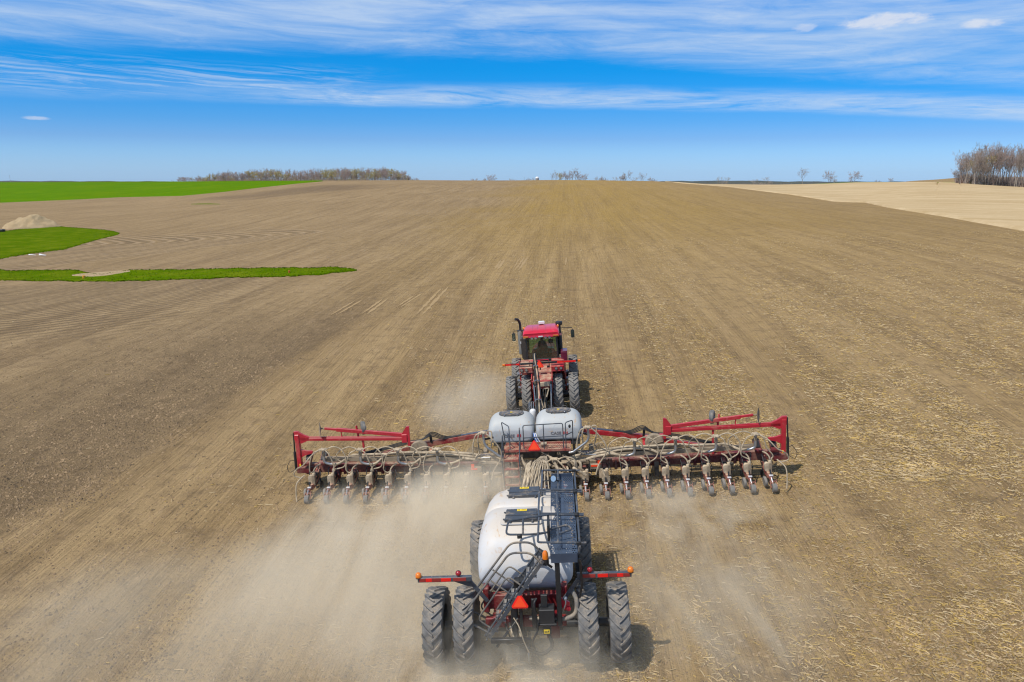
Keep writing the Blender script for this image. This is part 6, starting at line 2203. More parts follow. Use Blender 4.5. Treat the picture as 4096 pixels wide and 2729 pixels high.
e.tube(round_path([(0.36, -0.4, 2.6), (0.36, -0.35, 2.72), (0.30, -0.3, 2.72)], 0.05, 3), 0.012, 6)
e.build('socket', M_black, tr)


# driver: one continuous skinned figure seated in the cab
def seated_person(name, mtx):
    V_ = {'pelvis': (0, 0, 0.08, 0.15, 0.12), 'belly': (0, -0.02, 0.25, 0.15, 0.115), 'chest': (0, -0.02, 0.44, 0.17, 0.12), 'neck0': (0, -0.01, 0.58, 0.07, 0.07), 'neck': (0, 0.01, 0.65, 0.055, 0.06),
          'head0': (0, 0.03, 0.72, 0.075, 0.085), 'head': (0, 0.03, 0.80, 0.08, 0.098), 'top': (0, 0.02, 0.87, 0.055, 0.07)}
    E_ = [('pelvis', 'belly'), ('belly', 'chest'), ('chest', 'neck0'), ('neck0', 'neck'), ('neck', 'head0'), ('head0', 'head'), ('head', 'top')]
    for s, n in ((-1, 'l'), (1, 'r')):
        V_.update({n + 'sh': (s * 0.19, -0.01, 0.52, 0.062, 0.062), n + 'el': (s * 0.25, 0.10, 0.28, 0.045, 0.045), n + 'wr': (s * 0.17, 0.36, 0.34, 0.028, 0.032), n + 'pa': (s * 0.15, 0.43, 0.37, 0.036, 0.022)})
        E_ += [('chest', n + 'sh'), (n + 'sh', n + 'el'), (n + 'el', n + 'wr'), (n + 'wr', n + 'pa')]
        V_.update({n + 'hip': (s * 0.10, 0.05, 0.06, 0.095, 0.09), n + 'kn': (s * 0.14, 0.46, 0.10, 0.065, 0.065), n + 'an': (s * 0.13, 0.56, -0.30, 0.045, 0.045), n + 'to': (s * 0.14, 0.72, -0.34, 0.045, 0.03)})
        E_ += [('pelvis', n + 'hip'), (n + 'hip', n + 'kn'), (n + 'kn', n + 'an'), (n + 'an', n + 'to')]
        for q in range(5):
            b = (s * (0.15 + (0.024 if q == 4 else (q - 1.5) * 0.017) * (-s if q == 4 else 1)), 0.45 - (0.02 if q == 4 else 0), 0.375)
            V_[n + 'f%d' % q] = (*b, 0.009, 0.009)
            V_[n + 'g%d' % q] = (b[0], b[1] + (0.03 if q == 4 else 0.045 + 0.006 * (q in (1, 2))), b[2] - 0.01, 0.008, 0.008)
            V_[n + 'h%d' % q] = (b[0], b[1] + (0.04 if q == 4 else 0.05), b[2] - 0.045, 0.007, 0.007)
            E_ += [(n + 'pa', n + 'f%d' % q), (n + 'f%d' % q, n + 'g%d' % q), (n + 'g%d' % q, n + 'h%d' % q)]
    V_['nose'] = (0, 0.125, 0.775, 0.012, 0.018)
    V_['chin'] = (0, 0.095, 0.71, 0.03, 0.025)
    E_ += [('head', 'nose'), ('head0', 'chin')]
    keys = list(V_)
    me = bpy.data.meshes.new(name)
    me.from_pydata([V_[q][:3] for q in keys], [(keys.index(a), keys.index(b)) for a, b in E_], [])
    o = bpy.data.objects.new(name, me)
    COL.objects.link(o)
    md = o.modifiers.new('skin', 'SKIN')
    for i, q in enumerate(keys):
        me.skin_vertices[0].data[i].radius = V_[q][3:5]
    me.skin_vertices[0].data[0].use_root = True
    sb = o.modifiers.new('sub', 'SUBSURF')
    sb.levels = sb.render_levels = 1
    dg = bpy.context.evaluated_depsgraph_get()
    me2 = bpy.data.meshes.new_from_object(o.evaluated_get(dg))
    o.modifiers.clear()
    o.data = me2
    skin, shirt, jeans = mat('skin', (0.42, 0.24, 0.16), 0.6), mat('dark_shirt', (0.045, 0.035, 0.032), 0.85), mat('work_trousers', (0.04, 0.05, 0.08), 0.85)
    for m in (skin, shirt, jeans):
        me2.materials.append(m)
    for p_ in me2.polygons:
        c = p_.center
        p_.use_smooth = True
        p_.material_index = 0 if (c.z > 0.635 or (c.y > 0.335 and c.z > 0.28)) else (1 if c.z > 0.14 and c.y < 0.4 and not (c.y > 0.12 and c.z < 0.2) else 2)
    o.matrix_world = mtx
    e = MB()
    e.sphere((0, 0.02, 0.83), 0.105, 14, 8, 0, (0.86, 1.0, 0.72))
    e.prism([(-0.07, 0.09, 0.83), (0.07, 0.09, 0.83), (0.05, 0.19, 0.82), (-0.05, 0.19, 0.82)], (0, 0, 0.012), 0)
    e.build('cap', mat('dark_cap', (0.03, 0.028, 0.028), 0.85), o)
    return o


drv = seated_person('person', tr.matrix_world @ Matrix.Translation((0.05, 1.80, 2.64)))
tag(drv, 'driver in a dark shirt and cap seated inside the red tractor cab', 'person')


# ------------------------------------------------------------------ trees
def tree_meshes(seed, H, spread, clear, bark, twig, dens=1.0, upright=0.6, base_r=None):
    """bare spring tree: a mesh for trunk and limbs, a mesh for the twigs"""
    g = np.random.default_rng(seed)
    tb, cb = MB(), MB()
    base_r = base_r or H * 0.017

    def limb(p, d, L_, r, lvl):
        n = 4 if lvl < 2 else 3
        pts, rad = [p], [r]
        q = np.array(p)
        dd = norm(d)
        for i in range(n):
            dd = norm(dd + (g.random(3) - 0.5) * (0.25 + 0.12 * lvl) + np.array([0, 0, 0.10 * upright]))
            q = q + dd * L_ / n
            pts.append(q.copy())
            rad.append(r * (1 - 0.62 * (i + 1) / n))
        if lvl <= 2:
            tb.tube(pts, rad, 6 if lvl == 0 else 4, 0, caps=False)
        else:
            cb.tube(pts, [max(x, 0.030) for x in rad], 3, 0, caps=False, smooth=False)
        if lvl >= 4:
            return
        kids = {0: 7, 1: 6, 2: 5, 3: 5}[lvl]
        kids = max(2, int(round(kids * dens)))
        for k in range(kids):
            t = (clear if lvl == 0 else 0.22) + (1 - (clear if lvl == 0 else 0.22)) * (k + g.random()) / kids
            i = min(int(t * n), n - 1)
            f = t * n - i
            o = pts[i] * (1 - f) + pts[i + 1] * f if isinstance(pts[i], np.ndarray) else np.array(pts[i]) * (1 - f) + pts[i + 1] * f
            axis = norm(pts[i + 1] - np.array(pts[i]))
            a = g.random() * 2 * math.pi
            side = norm(np.cross(axis, np.array([math.cos(a), math.sin(a), 0.3])))
            nd = norm(axis * (0.55 + 0.5 * upright) + side * (0.55 + 0.45 * spread) + np.array([0, 0, 0.15 * upright]))
            l2 = L_ * (0.52 - 0.12 * t) * (0.8 + 0.5 * g.random()) * (1.15 if lvl == 0 else 1)
            limb(o, nd, l2, r * (1 - 0.6 * t) * 0.52, lvl + 1)

    limb(np.array([0, 0, -0.3]), np.array([0, 0, 1.0]), H * 0.80, base_r, 0)
    return tb, cb


def haze_twig(name, col):
    return mat(name, col, 0.9, var=0.25, scale=0.2)


M_bark = mat('grey_bark', (0.25, 0.21, 0.18), 0.9, var=0.3, scale=1.0)
M_barkp = mat('pale_bark', (0.40, 0.35, 0.29), 0.9, var=0.3, scale=1.0)
M_twig = haze_twig('brown_twig', (0.31, 0.245, 0.20))
M_twigr = haze_twig('reddish_twig', (0.35, 0.25, 0.205))
M_twigy = haze_twig('budding_yellow_twig', (0.46, 0.37, 0.12))
M_bud = haze_twig('opening_bud', (0.40, 0.33, 0.09))
M_twigp = haze_twig('pale_twig', (0.36, 0.30, 0.23))


def tree_proto(seed, H, spread, clear, tw, bk=None, dens=1.0, upright=0.6, buds=0):
    r = empty('bare_tree')
    tb, cb = tree_meshes(seed, H, spread, clear, None, None, dens, upright)
    tb.build('trunk', bk or M_bark, r)
    mats = [tw]
    if buds:
        g = np.random.default_rng(seed + 99)
        ends = [v for i, v in enumerate(cb.v) if i % 12 == 9]
        mats.append(M_bud)
        for v in ends:
            if g.random() < buds:
                p = np.array(v) + (g.random(3) - 0.5) * 0.6
                s = 0.18 + 0.22 * g.random()
                a = g.random() * 6.28
                cb.add([p + s * np.array([math.cos(a), math.sin(a), 0.2]), p + s * np.array([math.cos(a + 2.1), math.sin(a + 2.1), -0.3]), p + s * np.array([math.cos(a + 4.2), math.sin(a + 4.2), 0.5])], [(0, 1, 2)], 1)
    cb.build('crown', mats, r)
    r.location = (0, -400, -400)
    return r


PH = 16.0
protos = {
    'tall': [tree_proto(101, PH, 0.35, 0.42, M_twig, M_barkp, 0.85, 0.8), tree_proto(102, PH, 0.45, 0.36, M_twigr, M_bark, 0.85, 0.75), tree_proto(103, PH, 0.30, 0.48, M_twig, M_barkp, 0.85, 0.9)],
    'round': [tree_proto(111, PH, 0.75, 0.18, M_twigr, M_bark, 1.1, 0.45), tree_proto(112, PH, 0.85, 0.15, M_twig, M_bark, 1.1, 0.35)],
    'yellow': [tree_proto(121, PH, 0.7, 0.2, M_twigy, M_bark, 1.0, 0.5, 0.5), tree_proto(122, PH, 0.6, 0.2, M_twigy, M_bark, 1.0, 0.55, 0.3)],
    'slim': [tree_proto(131, PH, 0.12, 0.18, M_twigr, M_bark, 0.9, 1.3)],
    'pale': [tree_proto(141, PH, 0.7, 0.12, M_twigp, M_barkp, 1.0, 0.5)],
}
used = set()
TREES = []


def plant(kind, u, Y, v_top, label, group=None, wide=1.0, variant=None, dx=0.0, name='bare_tree', sink=0.0):
    lst = protos[kind]
    p = lst[(variant if variant is not None else random.randrange(len(lst))) % len(lst)]
    a = u2a(u)
    x = a * Y + dx
    z = float(gh(x, Y)) - sink
    h = max(1.5, z_at(v_top, Y) - z)
    if p.name not in used:
        used.add(p.name)
        o = p
    else:
        o = copy_tree(p)
    o.name = name
    k = h / PH * 1.0
    o.location = (x, Y, z)
    o.rotation_euler = (0, 0, random.random() * 6.28)
    o.scale = (k * wide, k * wide, k)
    tag(o, label, 'tree', group)
    TREES.append(o)
    return o


# the wood on the right behind the stubble
tops = [(3836, 640), (3851, 629), (3883, 624), (3915, 624), (3940, 606), (3966, 606), (4003, 607), (4036, 616), (4077, 613), (4150, 612), (4260, 620), (4420, 618)]
edge = [(3832, 735.5), (3848, 737), (3898, 741), (3961, 744), (4020, 747), (4096, 752), (4260, 760), (4420, 768)]
grp = 'bare trees of the wood on the right'
for k in range(104):
    u = 3842 + (4420 - 3842) * (k + random.random()) / 104
    e0 = hit(u, np.interp(u, [q[0] for q in edge], [q[1] for q in edge]))
    back = random.random() ** 1.3 * 95 if k % 3 else random.random() * 10
    vt = np.interp(u, [q[0] for q in tops], [q[1] for q in tops]) + random.random() ** 1.5 * 32 - 1
    lab = 'tall bare grey-brown tree packed among others in the wood at the right edge'
    plant('tall' if random.random() < 0.85 else 'yellow' if random.random() < 0.3 else 'round', u, e0[1] + 2 + back, vt, lab, grp, 0.65 + 0.35 * random.random())
plant('tall', 3843, hit(3843, 737)[1] + 3, 632, 'leaning bare tree with low side branches at the left end of the right-hand wood', grp, 1.15, 1)
plant('round', 3832, hit(3843, 737)[1] + 14, 668, 'low spreading bare tree on the outer left end of the right-hand wood', grp, 1.1, 1)
plant('tall', 3898, hit(3898, 741)[1] + 1, 625, 'pale trunked bare tree standing at the front edge of the right-hand wood', grp, 1.0, 0)
plant('tall', 3952, hit(3952, 743.5)[1] + 2, 604, 'tallest bare tree of the right-hand wood with a wide forked crown', grp, 1.3, 1)

# the wood behind the green crop on the left
wt = [(670, 722), (690, 720), (712, 711), (760, 712), (796, 705), (899, 690), (940, 694), (974, 686), (1053, 683), (1102, 681), (1184, 691), (1263, 682), (1366, 680), (1455, 678), (1502, 679), (1572, 680), (1609, 689), (1637, 703), (1672, 714)]
grp = 'bare trees of the wood behind the green crop'
for k in range(150):
    u = 690 + (1676 - 690) * (k + random.random()) / 150
    vt = np.interp(u, [q[0] for q in wt], [q[1] for q in wt]) + random.random() ** 1.5 * 16
    Y = 960 + 190 * random.random()
    yel = random.random() < np.interp(u, [700, 1000, 1250, 1400, 1650], [0.10, 0.30, 0.45, 0.65, 0.50])
    if yel:
        plant('yellow', u, Y, vt + 1, 'budding yellow-green tree packed among others in the wood behind the green crop', grp, 1.15)
    else:
        plant('round' if random.random() < 0.65 else 'tall', u, Y, vt, 'bare brown tree packed among others in the wood behind the green crop', grp, 1.05 + 0.2 * random.random())
plant('round', 902, 955, 688, 'spreading dark bare tree standing above the left part of the wood behind the green crop', grp, 1.2, 1)
plant('yellow', 1294, 950, 688, 'brightest yellow budding tree of the wood, right above the tip of the green crop', grp, 1.3, 0)

# lone trees along the skyline
sk = [
    ('round', 1899, 1150, 718.0, 'tiny dark round bush left of the paired trees on the skyline', 1.6, 'bush'),
    ('round', 1944, 1050, 713.0, 'smaller bare bush of the pair on the skyline left of the silo', 1.5, 'bush'),
    ('round', 1967, 1040, 704.5, 'larger bare round tree of the pair on the skyline left of the silo', 1.25, 'bare_tree'),
    ('pale', 1706, 1000, 715.5, 'small pale yellowish bush on the skyline at the right end of the left wood', 2.0, 'bush'),
    ('pale', 2038, 1100, 717.5, 'faint low pale bush on the skyline between the tree pair and the silo', 2.0, 'bush'),
    ('round', 2108, 1000, 716.5, 'low dark bush close on the left of the white-domed silo', 1.7, 'bush'),
    ('round', 2125, 1000, 716.0, 'low dark bush almost touching the white-domed silo', 1.4, 'bush'),
    ('tall', 2207, 900, 702.0, 'thin bare tree at the left end of the row right of the silo', 1.1, 'bare_tree'),
    ('slim', 2223, 900, 693.0, 'very thin pole-like tree, second in the row right of the silo', 0.8, 'bare_tree'),
    ('yellow', 2238, 905, 698.0, 'yellowish bare tree, third in the row right of the silo', 1.2, 'bare_tree'),
    ('tall', 2247, 910, 696.0, 'bare tree close behind the yellowish one in the row right of the silo', 1.0, 'bare_tree'),
    ('slim', 2261, 900, 695.5, 'upright reddish tree in the middle of the row right of the silo', 1.6, 'bare_tree'),
    ('slim', 2272, 905, 698.0, 'short upright tree just left of the tallest one in the row', 1.5, 'bare_tree'),
    ('slim', 2288, 900, 687.5, 'tallest upright reddish tree of the row right of the silo', 1.9, 'bare_tree'),
    ('slim', 2303, 900, 689.0, 'narrow upright reddish tree right of the tallest one in the row', 1.7, 'bare_tree'),
    ('round', 2327, 900, 704.5, 'low round bare tree near the right end of the row on the skyline', 1.35, 'bare_tree'),
    ('tall', 2342, 905, 700.5, 'thin bare tree at the right end of the row on the skyline', 0.9, 'bare_tree'),
    ('round', 2397, 1000, 712.0, 'left one of two low bushes on the skyline right of the tree row', 1.8, 'bush'),
    ('round', 2411, 1000, 711.0, 'right one of two low bushes on the skyline right of the tree row', 1.6, 'bush'),
    ('pale', 2460, 1050, 711.5, 'faint grey bush on the skyline left of the large round bare tree', 1.2, 'bush'),
    ('round', 2501, 880, 692.0, 'largest round bare tree alone on the middle skyline', 1.15, 'bare_tree'),
    ('pale', 2535, 1000, 713.0, 'small pale bush between the two larger bare trees on the skyline', 1.4, 'bush'),
    ('tall', 2572, 880, 702.5, 'open crowned bare tree with wide branches on the skyline', 1.6, 'bare_tree'),
    ('round', 2605, 880, 714.0, 'low dense reddish bush at the right end of the skyline trees', 1.9, 'bush'),
    ('pale', 2879, 1200, 712.0, 'left pale tree of the pair above the hedge at the edge of the stubble', 0.9, 'bare_tree'),
    ('pale', 2902, 1200, 713.5, 'right pale tree of the pair above the hedge at the edge of the stubble', 1.1, 'bare_tree'),
    ('pale', 3028, 1150, 721.0, 'low pale rounded bush in the hedge behind the stubble', 1.8, 'bush'),
    ('pale', 3074, 1000, 713.0, 'pale whitish tree rising from the hedge behind the stubble', 1.1, 'bare_tree'),
    ('tall', 3211, 640, 686.0, 'large dark bare tree with upswept crown, leftmost of three behind the stubble', 1.5, 'bare_tree'),
    ('round', 3312, 640, 691.0, 'bare reddish tree in the middle of three behind the stubble', 1.0, 'bare_tree'),
    ('pale', 3334, 690, 706.0, 'small pale tree beside the middle one of three behind the stubble', 1.0, 'bare_tree'),
    ('round', 3420, 640, 693.0, 'broad round bare tree, rightmost of three behind the stubble', 1.35, 'bare_tree'),
    ('round', 3512, 700, 723.0, 'low dark bush on the grass behind the stubble', 2.0, 'bush'),
    ('round', 3563, 640, 715.5, 'single dark round bush left of the brown hill', 1.2, 'bush'),
]
for (kd, u, Y, vt, lab, wd, nm) in sk:
    plant(kd, u, Y, vt, lab, 'lone trees along the skyline', wd, None, 0, nm)
for p in [q for l in protos.values() for q in l]:
    if p.name not in used and p not in TREES:
        for ch in list(p.children):
            bpy.data.objects.remove(ch)
        bpy.data.objects.remove(p)


# low hedges and undergrowth that read as one mass
def brush(name, spots, mats, label, seed, hgt, n_each, spread, cat='hedge'):
    g = np.random.default_rng(seed)
    Vv, mi = [], []
    for (x, y, hh) in spots:
        z = float(gh(x, y)) if y < 2990 else 0
        for k in range(n_each):
            a = g.random() * 6.28
            r = spread * math.sqrt(g.random())
            p = np.array([x + r * math.cos(a), y + r * math.sin(a), z - 0.3])
            h = hh * (0.35 + 0.65 * g.random())
            le = np.array([(g.random() - 0.5) * 0.9 * h, (g.random() - 0.5) * 0.9 * h, h])
            wd = 0.10 + 0.16 * g.random()
            b = g.random() * 6.28
            wv2 = np.array([math.cos(b) * wd, math.sin(b) * wd, 0])
            Vv += [p - wv2, p + wv2, p + le]
            mi.append(g.integers(0, len(mats)))
    Vv = np.array(Vv)
    o = np_mesh(name, Vv, np.arange(len(Vv)).reshape(-1, 3), mats, mi)
    return tag(o, label, cat, kind='stuff')


sp_ = []
for k in range(260):
    u = 3836 + 560 * random.random()
    e0 = hit(u, np.interp(u, [q[0] for q in edge], [q[1] for q in edge]))
    y = e0[1] + 2 + 60 * random.random()
    sp_.append((u2a(u) * y, y, 4.0 + 5.0 * random.random()))
brush('undergrowth', sp_, [M_twig, M_twigr, M_bark], 'brown undergrowth under the wood on the right', 41, 4, 52, 2.6, 'undergrowth')
sp_ = []
for k in range(150):
    u = 2735 + 430 * random.random() ** 0.9
    y = 1150 + 500 * random.random()
    sp_.append((u2a(u) * y, y, max(1.0, (z_at(728 + 4 * random.random(), y) - float(gh(u2a(u) * y, y))))))
brush('hedgerow', sp_, [M_twig, M_twigr, M_twigp], 'low distant hedge line behind the pale stubble', 42, 6, 40, 6.0)
sp_ = []
for k in range(90):
    u = -60 + 760 * random.random()
    y = 1700 + 500 * random.random()
    sp_.append((u2a(u) * y, y, max(1.0, (z_at(722 + 5 * random.random(), y) - float(gh(u2a(u) * y, y))))))
brush('hedgerow', sp_, [M_twigr, M_twigp, M_twig], 'far pinkish tree line above the left green crop', 43, 6, 40, 9.0)
sp_ = []
for k in range(300):
    u = 690 + 980 * random.random()
    y = 965 + 120 * random.random()
    sp_.append((u2a(u) * y, y, (5.5 + 4.5 * random.random()) * (0.4 if u < 800 else 1)))
brush('undergrowth', sp_, [M_twig, M_twigr, M_twigy], 'brown undergrowth in the wood behind the green crop', 44, 6, 60, 5.0, 'undergrowth')

# far hills
hv, hf = [], []
AZ = np.linspace(-0.95, 0.95, 160)
for i, a in enumerate(AZ):
    u = CU + a * FPX * 1.0197
    top = np.interp(u, [-1000, 0, 400, 700, 1700, 2500, 2650, 2720, 2800, 2950, 3050, 3130, 3300, 3600, 5000], [723, 724, 725, 726, 728, 728, 726, 723.5, 724.5, 722.5, 724.5, 726, 726.5, 727, 724]) + 0.9 * math.sin(i * 1.3) + 0.5 * math.sin(i * 3.1)
    for (Y, z) in ((2950, -7), (3900, -4), (4700, z_at(top + 4, 4700)), (5200, z_at(top, 5200)), (7500, -10)):
        hv.append((a * Y, Y, z))
for i in range(len(AZ) - 1):
    for j in range(4):
        hf.append((i * 5 + j, (i + 1) * 5 + j, (i + 1) * 5 + j + 1, i * 5 + j + 1))
M_hill = sheet_material('wooded_hill', ((0.055, 0.060, 0.040), (0.085, 0.080, 0.060), (0.10, 0.105, 0.04), (0.04, 0.045, 0.03)), 0.004, 0, (0.01, 0.01, 1))
hills = np_mesh('distant_hills', np.array(hv), np.array(hf), M_hill, smooth=True)
tag(hills, 'low blue wooded hills on the far horizon', 'hills', kind='structure')

# silo and masts
M_conc = mat('silo_concrete', (0.33, 0.31, 0.29), 0.8, var=0.2, scale=0.5)
M_dome = mat('white_silo_dome', (0.80, 0.80, 0.80), 0.35, var=0.05)
Y = 1000.0
x = u2a(2148.5) * Y
zg = float(gh(x, Y))
silo = empty('silo')
silo.location = (x, Y, zg)
tag(silo, 'round concrete farm silo with a white dome standing on the skyline', 'silo')
zt = z_at(713.5, Y) - zg
e = MB()
e.lathe([(2.15, -0.5), (2.15, zt)], (0, 0, 0), (0, 0, 1), 28)
for k in range(int(zt / 0.8)):
    e.lathe([(2.16, k * 0.8), (2.19, k * 0.8 + 0.05), (2.16, k * 0.8 + 0.1)], (0, 0, 0), (0, 0, 1), 28)
e.box((-0.5, -2.75, 0), (0.5, -2.1, zt - 0.2), 0, 0.05)
e.build('shaft', M_conc, silo)
e = MB()
e.lathe([(2.22, zt - 0.1), (2.2, zt + 0.3)] + [(2.2 * math.cos(q), zt + 0.3 + 1.7 * math.sin(q)) for q in np.linspace(0.1, 1.55, 8)], (0, 0, 0), (0, 0, 1), 28)
e.build('dome', M_dome, silo)
for (u, v0, Y, w_, lab) in ((115 / 1.741 * 0.36 * 1.741 + 0, 700, 1300, 0.22, 'thin grey radio mast rising above the left green crop'), (2098, 709.5, 1050, 0.16, 'short thin pole on the skyline left of the silo')):
    x = u2a(u) * Y
    zg = float(gh(x, Y))
    e = MB()
    h = z_at(v0, Y) - zg
    e.tube([(0, 0, 0), (0, 0, h)], [w_, w_ * 0.5], 6)
    for q in (0.5, 0.7, 0.9):
        e.box((-w_ * 2.5, -0.06, h * q), (w_ * 2.5, 0.06, h * q + 0.12), 0, 0)
    o = e.build('radio_mast', M_zinc)
    o.location = (x, Y, zg)
    tag(o, lab, 'mast')

# ------------------------------------------------------------------ sand pile and odds and ends by the lawn
c0 = hit(100, 914)
ppm = FPX / (c0[1] * 1.02)
rad = 104 / ppm
ht = 44 / ppm
n1, n2 = 26, 64
hv, hf = [], []
for i in range(n1 + 1):
    q = i / n1
    for j in range(n2):
        g = 2 * math.pi * j / n2
        rx = rad * (1.0 + 0.10 * math.sin(2 * g + 0.6) + 0.06 * math.sin(5 * g))
        px_, py_ = q * rx * math.cos(g), q * rx * 0.62 * math.sin(g)
        nz = vnoise(np.array([px_ * 0.8 + 50]), np.array([py_ * 0.8 + 50]), 77)[0] - 0.5
        nz2 = vnoise(np.array([px_ * 2.6 + 50]), np.array([py_ * 2.6 + 50]), 78)[0] - 0.5
        prof = max(0.0, 1 - max(0.0, (q - 0.27) / 0.73)) ** 0.95
        hz = ht * prof * (1 + 0.10 * math.cos(g + 0.4)) + (1.1 * nz + 0.6 * nz2) * min(1, 4 * (1 - q)) * (0.4 + q)
        hv.append((px_ + rad * 0.06, py_, max(-0.05, hz) - 0.25 * (q > 0.98)))
for i in range(n1):
    for j in range(n2):
        hf.append((i * n2 + j, (i + 1) * n2 + j, (i + 1) * n2 + (j + 1) % n2, i * n2 + (j + 1) % n2))
pile = np_mesh('sand_pile', np.array(hv), np.array(hf), M_sand, smooth=True)
pile.location = (c0[0], c0[1] + rad * 0.3, float(gh(c0[0], c0[1] + rad * 0.3)))
tag(pile, 'heap of pale sand at the edge of the rounded lawn', 'sand pile')


def lump(name, u, v, wpx, hpx, m, label, cat, seed, flat=0.6, n=9):
    p = hit(u, v)
    q = FPX / (p[1] * 1.02)
    g = np.random.default_rng(seed)
    e = MB()
    for k in range(n):
        rr = wpx / q / 2 * (0.3 + 0.35 * g.random())
        e.sphere(((g.random() - 0.5) * wpx / q * 0.7, (g.random() - 0.5) * wpx / q * 0.4, rr * flat * 0.5 + g.random() * hpx / q * 0.4), rr, 8, 6, 0, (1, 0.8, flat))
    o = e.build(name, m)
    o.location = p
    return tag(o, label, cat)


lump('rubble_heap', 3, 928, 30, 14, M_rim, 'dark grey rubble heap at the left edge beside the sand pile', 'rubble', 5)
for (u, v, wpx, lab, nm) in ((79, 913.5, 13, 'dark plank lying on the near foot of the sand pile', 'plank'), (213, 902, 12, 'dark plank lying at the right foot of the sand pile', 'plank')):
    p = hit(u, v)
    q = FPX / (p[1] * 1.02)
    e = MB()
    e.box((-wpx / q / 2, -0.25, 0), (wpx / q / 2, 0.25, 0.30), 0, 0.03)
    e.box((-wpx / q / 2.4, -0.3, 0.30), (wpx / q / 2.2, 0.1, 0.38), 0, 0.02)
    o = e.build(nm, M_rim)
    o.location = p
    o.rotation_euler = (0, 0, 0.1)
    tag(o, lab, 'plank')
for (u, v, wpx, lab, sd) in ((176, 1021.5, 32, 'crumpled white plastic sheet on the soil below the lawn', 3), (134, 1021, 36, 'thin faint strip of white plastic left of the crumpled sheet', 8)):
    p = hit(u, v)
    q = FPX / (p[1] * 1.02)
    g = np.random.default_rng(sd)
    top, bot = [], []
    L_ = wpx / q
    for k in range(13):
        t = k / 12
        hh = 0.06 + 0.10 * g.random() + (0.22 * math.exp(-t * 5) if sd == 3 else 0)
        wdt = (0.34 * math.exp(-t * 1.4) + 0.05) * (1 if sd == 3 else 0.5)
        cx = (t - 0.5) * L_
        cyy = -0.5 * t + 0.12 * math.sin(5 * t)
        top.append([(cx, cyy - wdt, 0.02), (cx, cyy - wdt * 0.4, hh), (cx, cyy + wdt * 0.4, hh * 0.8), (cx, cyy + wdt, 0.02)])
    e = MB()
    e.loft(top, 0)
    o = e.build('plastic_sheet', M_white)
    o.location = p + np.array([0, 0, 0.03])
    tag(o, lab, 'plastic sheet')
for (u, v, wpx, hpx, m, lab) in ((335.5, 1115.5, 9.5, 13, mat('weathered_yellow_orange', (0.80, 0.36, 0.02), 0.55, var=0.25, scale=6), 'yellow-orange marker drum on the grass strip beside the bare sandy patch'), (1157, 1093, 6, 10.5, mat('weathered_orange_red', (0.72, 0.13, 0.02), 0.55, var=0.25, scale=6), 'orange-red marker drum near the right tip of the grass strip')):
    p = hit(u, v)
    q = FPX / (p[1] * 1.02)
    r0, h0 = wpx / q / 2, hpx / q
    e = MB()
    e.lathe([(r0 * 0.94, 0), (r0, 0.02), (r0 * 0.96, h0 * 0.32), (r0 * 1.02, h0 * 0.35), (r0 * 0.96, h0 * 0.38), (r0 * 0.96, h0 * 0.66), (r0 * 1.02, h0 * 0.69), (r0 * 0.96, h0 * 0.72), (r0, h0 * 0.97), (r0 * 0.9, h0), (r0 * 0.86, h0 * 0.95), (0.001, h0 * 0.95)], (0, 0, 0), (0, 0, 1), 20)
    o = e.build('marker_drum', m)
    o.location = p
    o.rotation_euler = (0.04, 0.05, 0)
    tag(o, lab, 'marker drum', 'marker drums on the grass strip')

# pale wheel tracks pressed into the soil left of the tractor
M_track = sheet_material('pressed_soil', ((0.360, 0.256, 0.138), (0.385, 0.274, 0.150), (0.33, 0.230, 0.120), (0.345, 0.242, 0.128)), 0.8, ROW, (2, 0.2, 1))
tv, tf = [], []
for (a, b, wd) in (((1793, 1149), (1689, 1262), .24), ((1768, 1152), (1660, 1266), .20), ((1686, 1176), (1602, 1230), .22), ((1665, 1178), (1586, 1230), .16), ((1556, 1192), (1468, 1258), .22), ((1535, 1194), (1446, 1258), .18), ((1450, 1200), (1345, 1262), .20), ((1420, 1204), (1322, 1262), .16),
                   ((1150, 1232), (1105, 1258), .14), ((2112, 1028), (2074, 1082), .26), ((2100, 1028), (2060, 1082), .2), ((2082, 1030), (2052, 1078), .16), ((2020, 1036), (1990, 1080), .26), ((2006, 1038), (1978, 1080), .2), ((2266, 1030), (2262, 1062), .16), ((2190, 1036), (2180, 1064), .14), ((1905, 1024), (1880, 1044), .18), ((1890, 1026), (1862, 1046), .14), ((1825, 1022), (1806, 1036), .14), ((1775, 1020), (1755, 1030), .14)):
    pa, pb = hit(*a), hit(*b)
    L_ = np.linalg.norm(pb - pa)
    n = max(6, int(L_ / 0.5))
    d = norm((pb - pa)[:2])
    s = np.array([-d[1], d[0]])
    o = len(tv)
    for k in range(n + 1):
        c = pa[:2] + (pb - pa)[:2] * k / n
        w0 = wd * 0.72 * (0.35 + 1.0 * random.random()) * min(1, 0.25 + 3 * k / n, 0.25 + 3 * (n - k) / n)
        for sgn in (-1, 1):
            q = c + s * w0 * sgn
            tv.append((q[0], q[1], float(gh(q[0], q[1])) + 0.022))
    tf += [(o + 2 * k, o + 2 * k + 1, o + 2 * k + 3, o + 2 * k + 2) for k in range(n)]
trk = np_mesh('wheel_tracks', np.array(tv), np.array(tf), M_track, smooth=True)
tag(trk, 'short pale wheel tracks pressed into the soil left of the tractor', 'tracks', kind='structure')


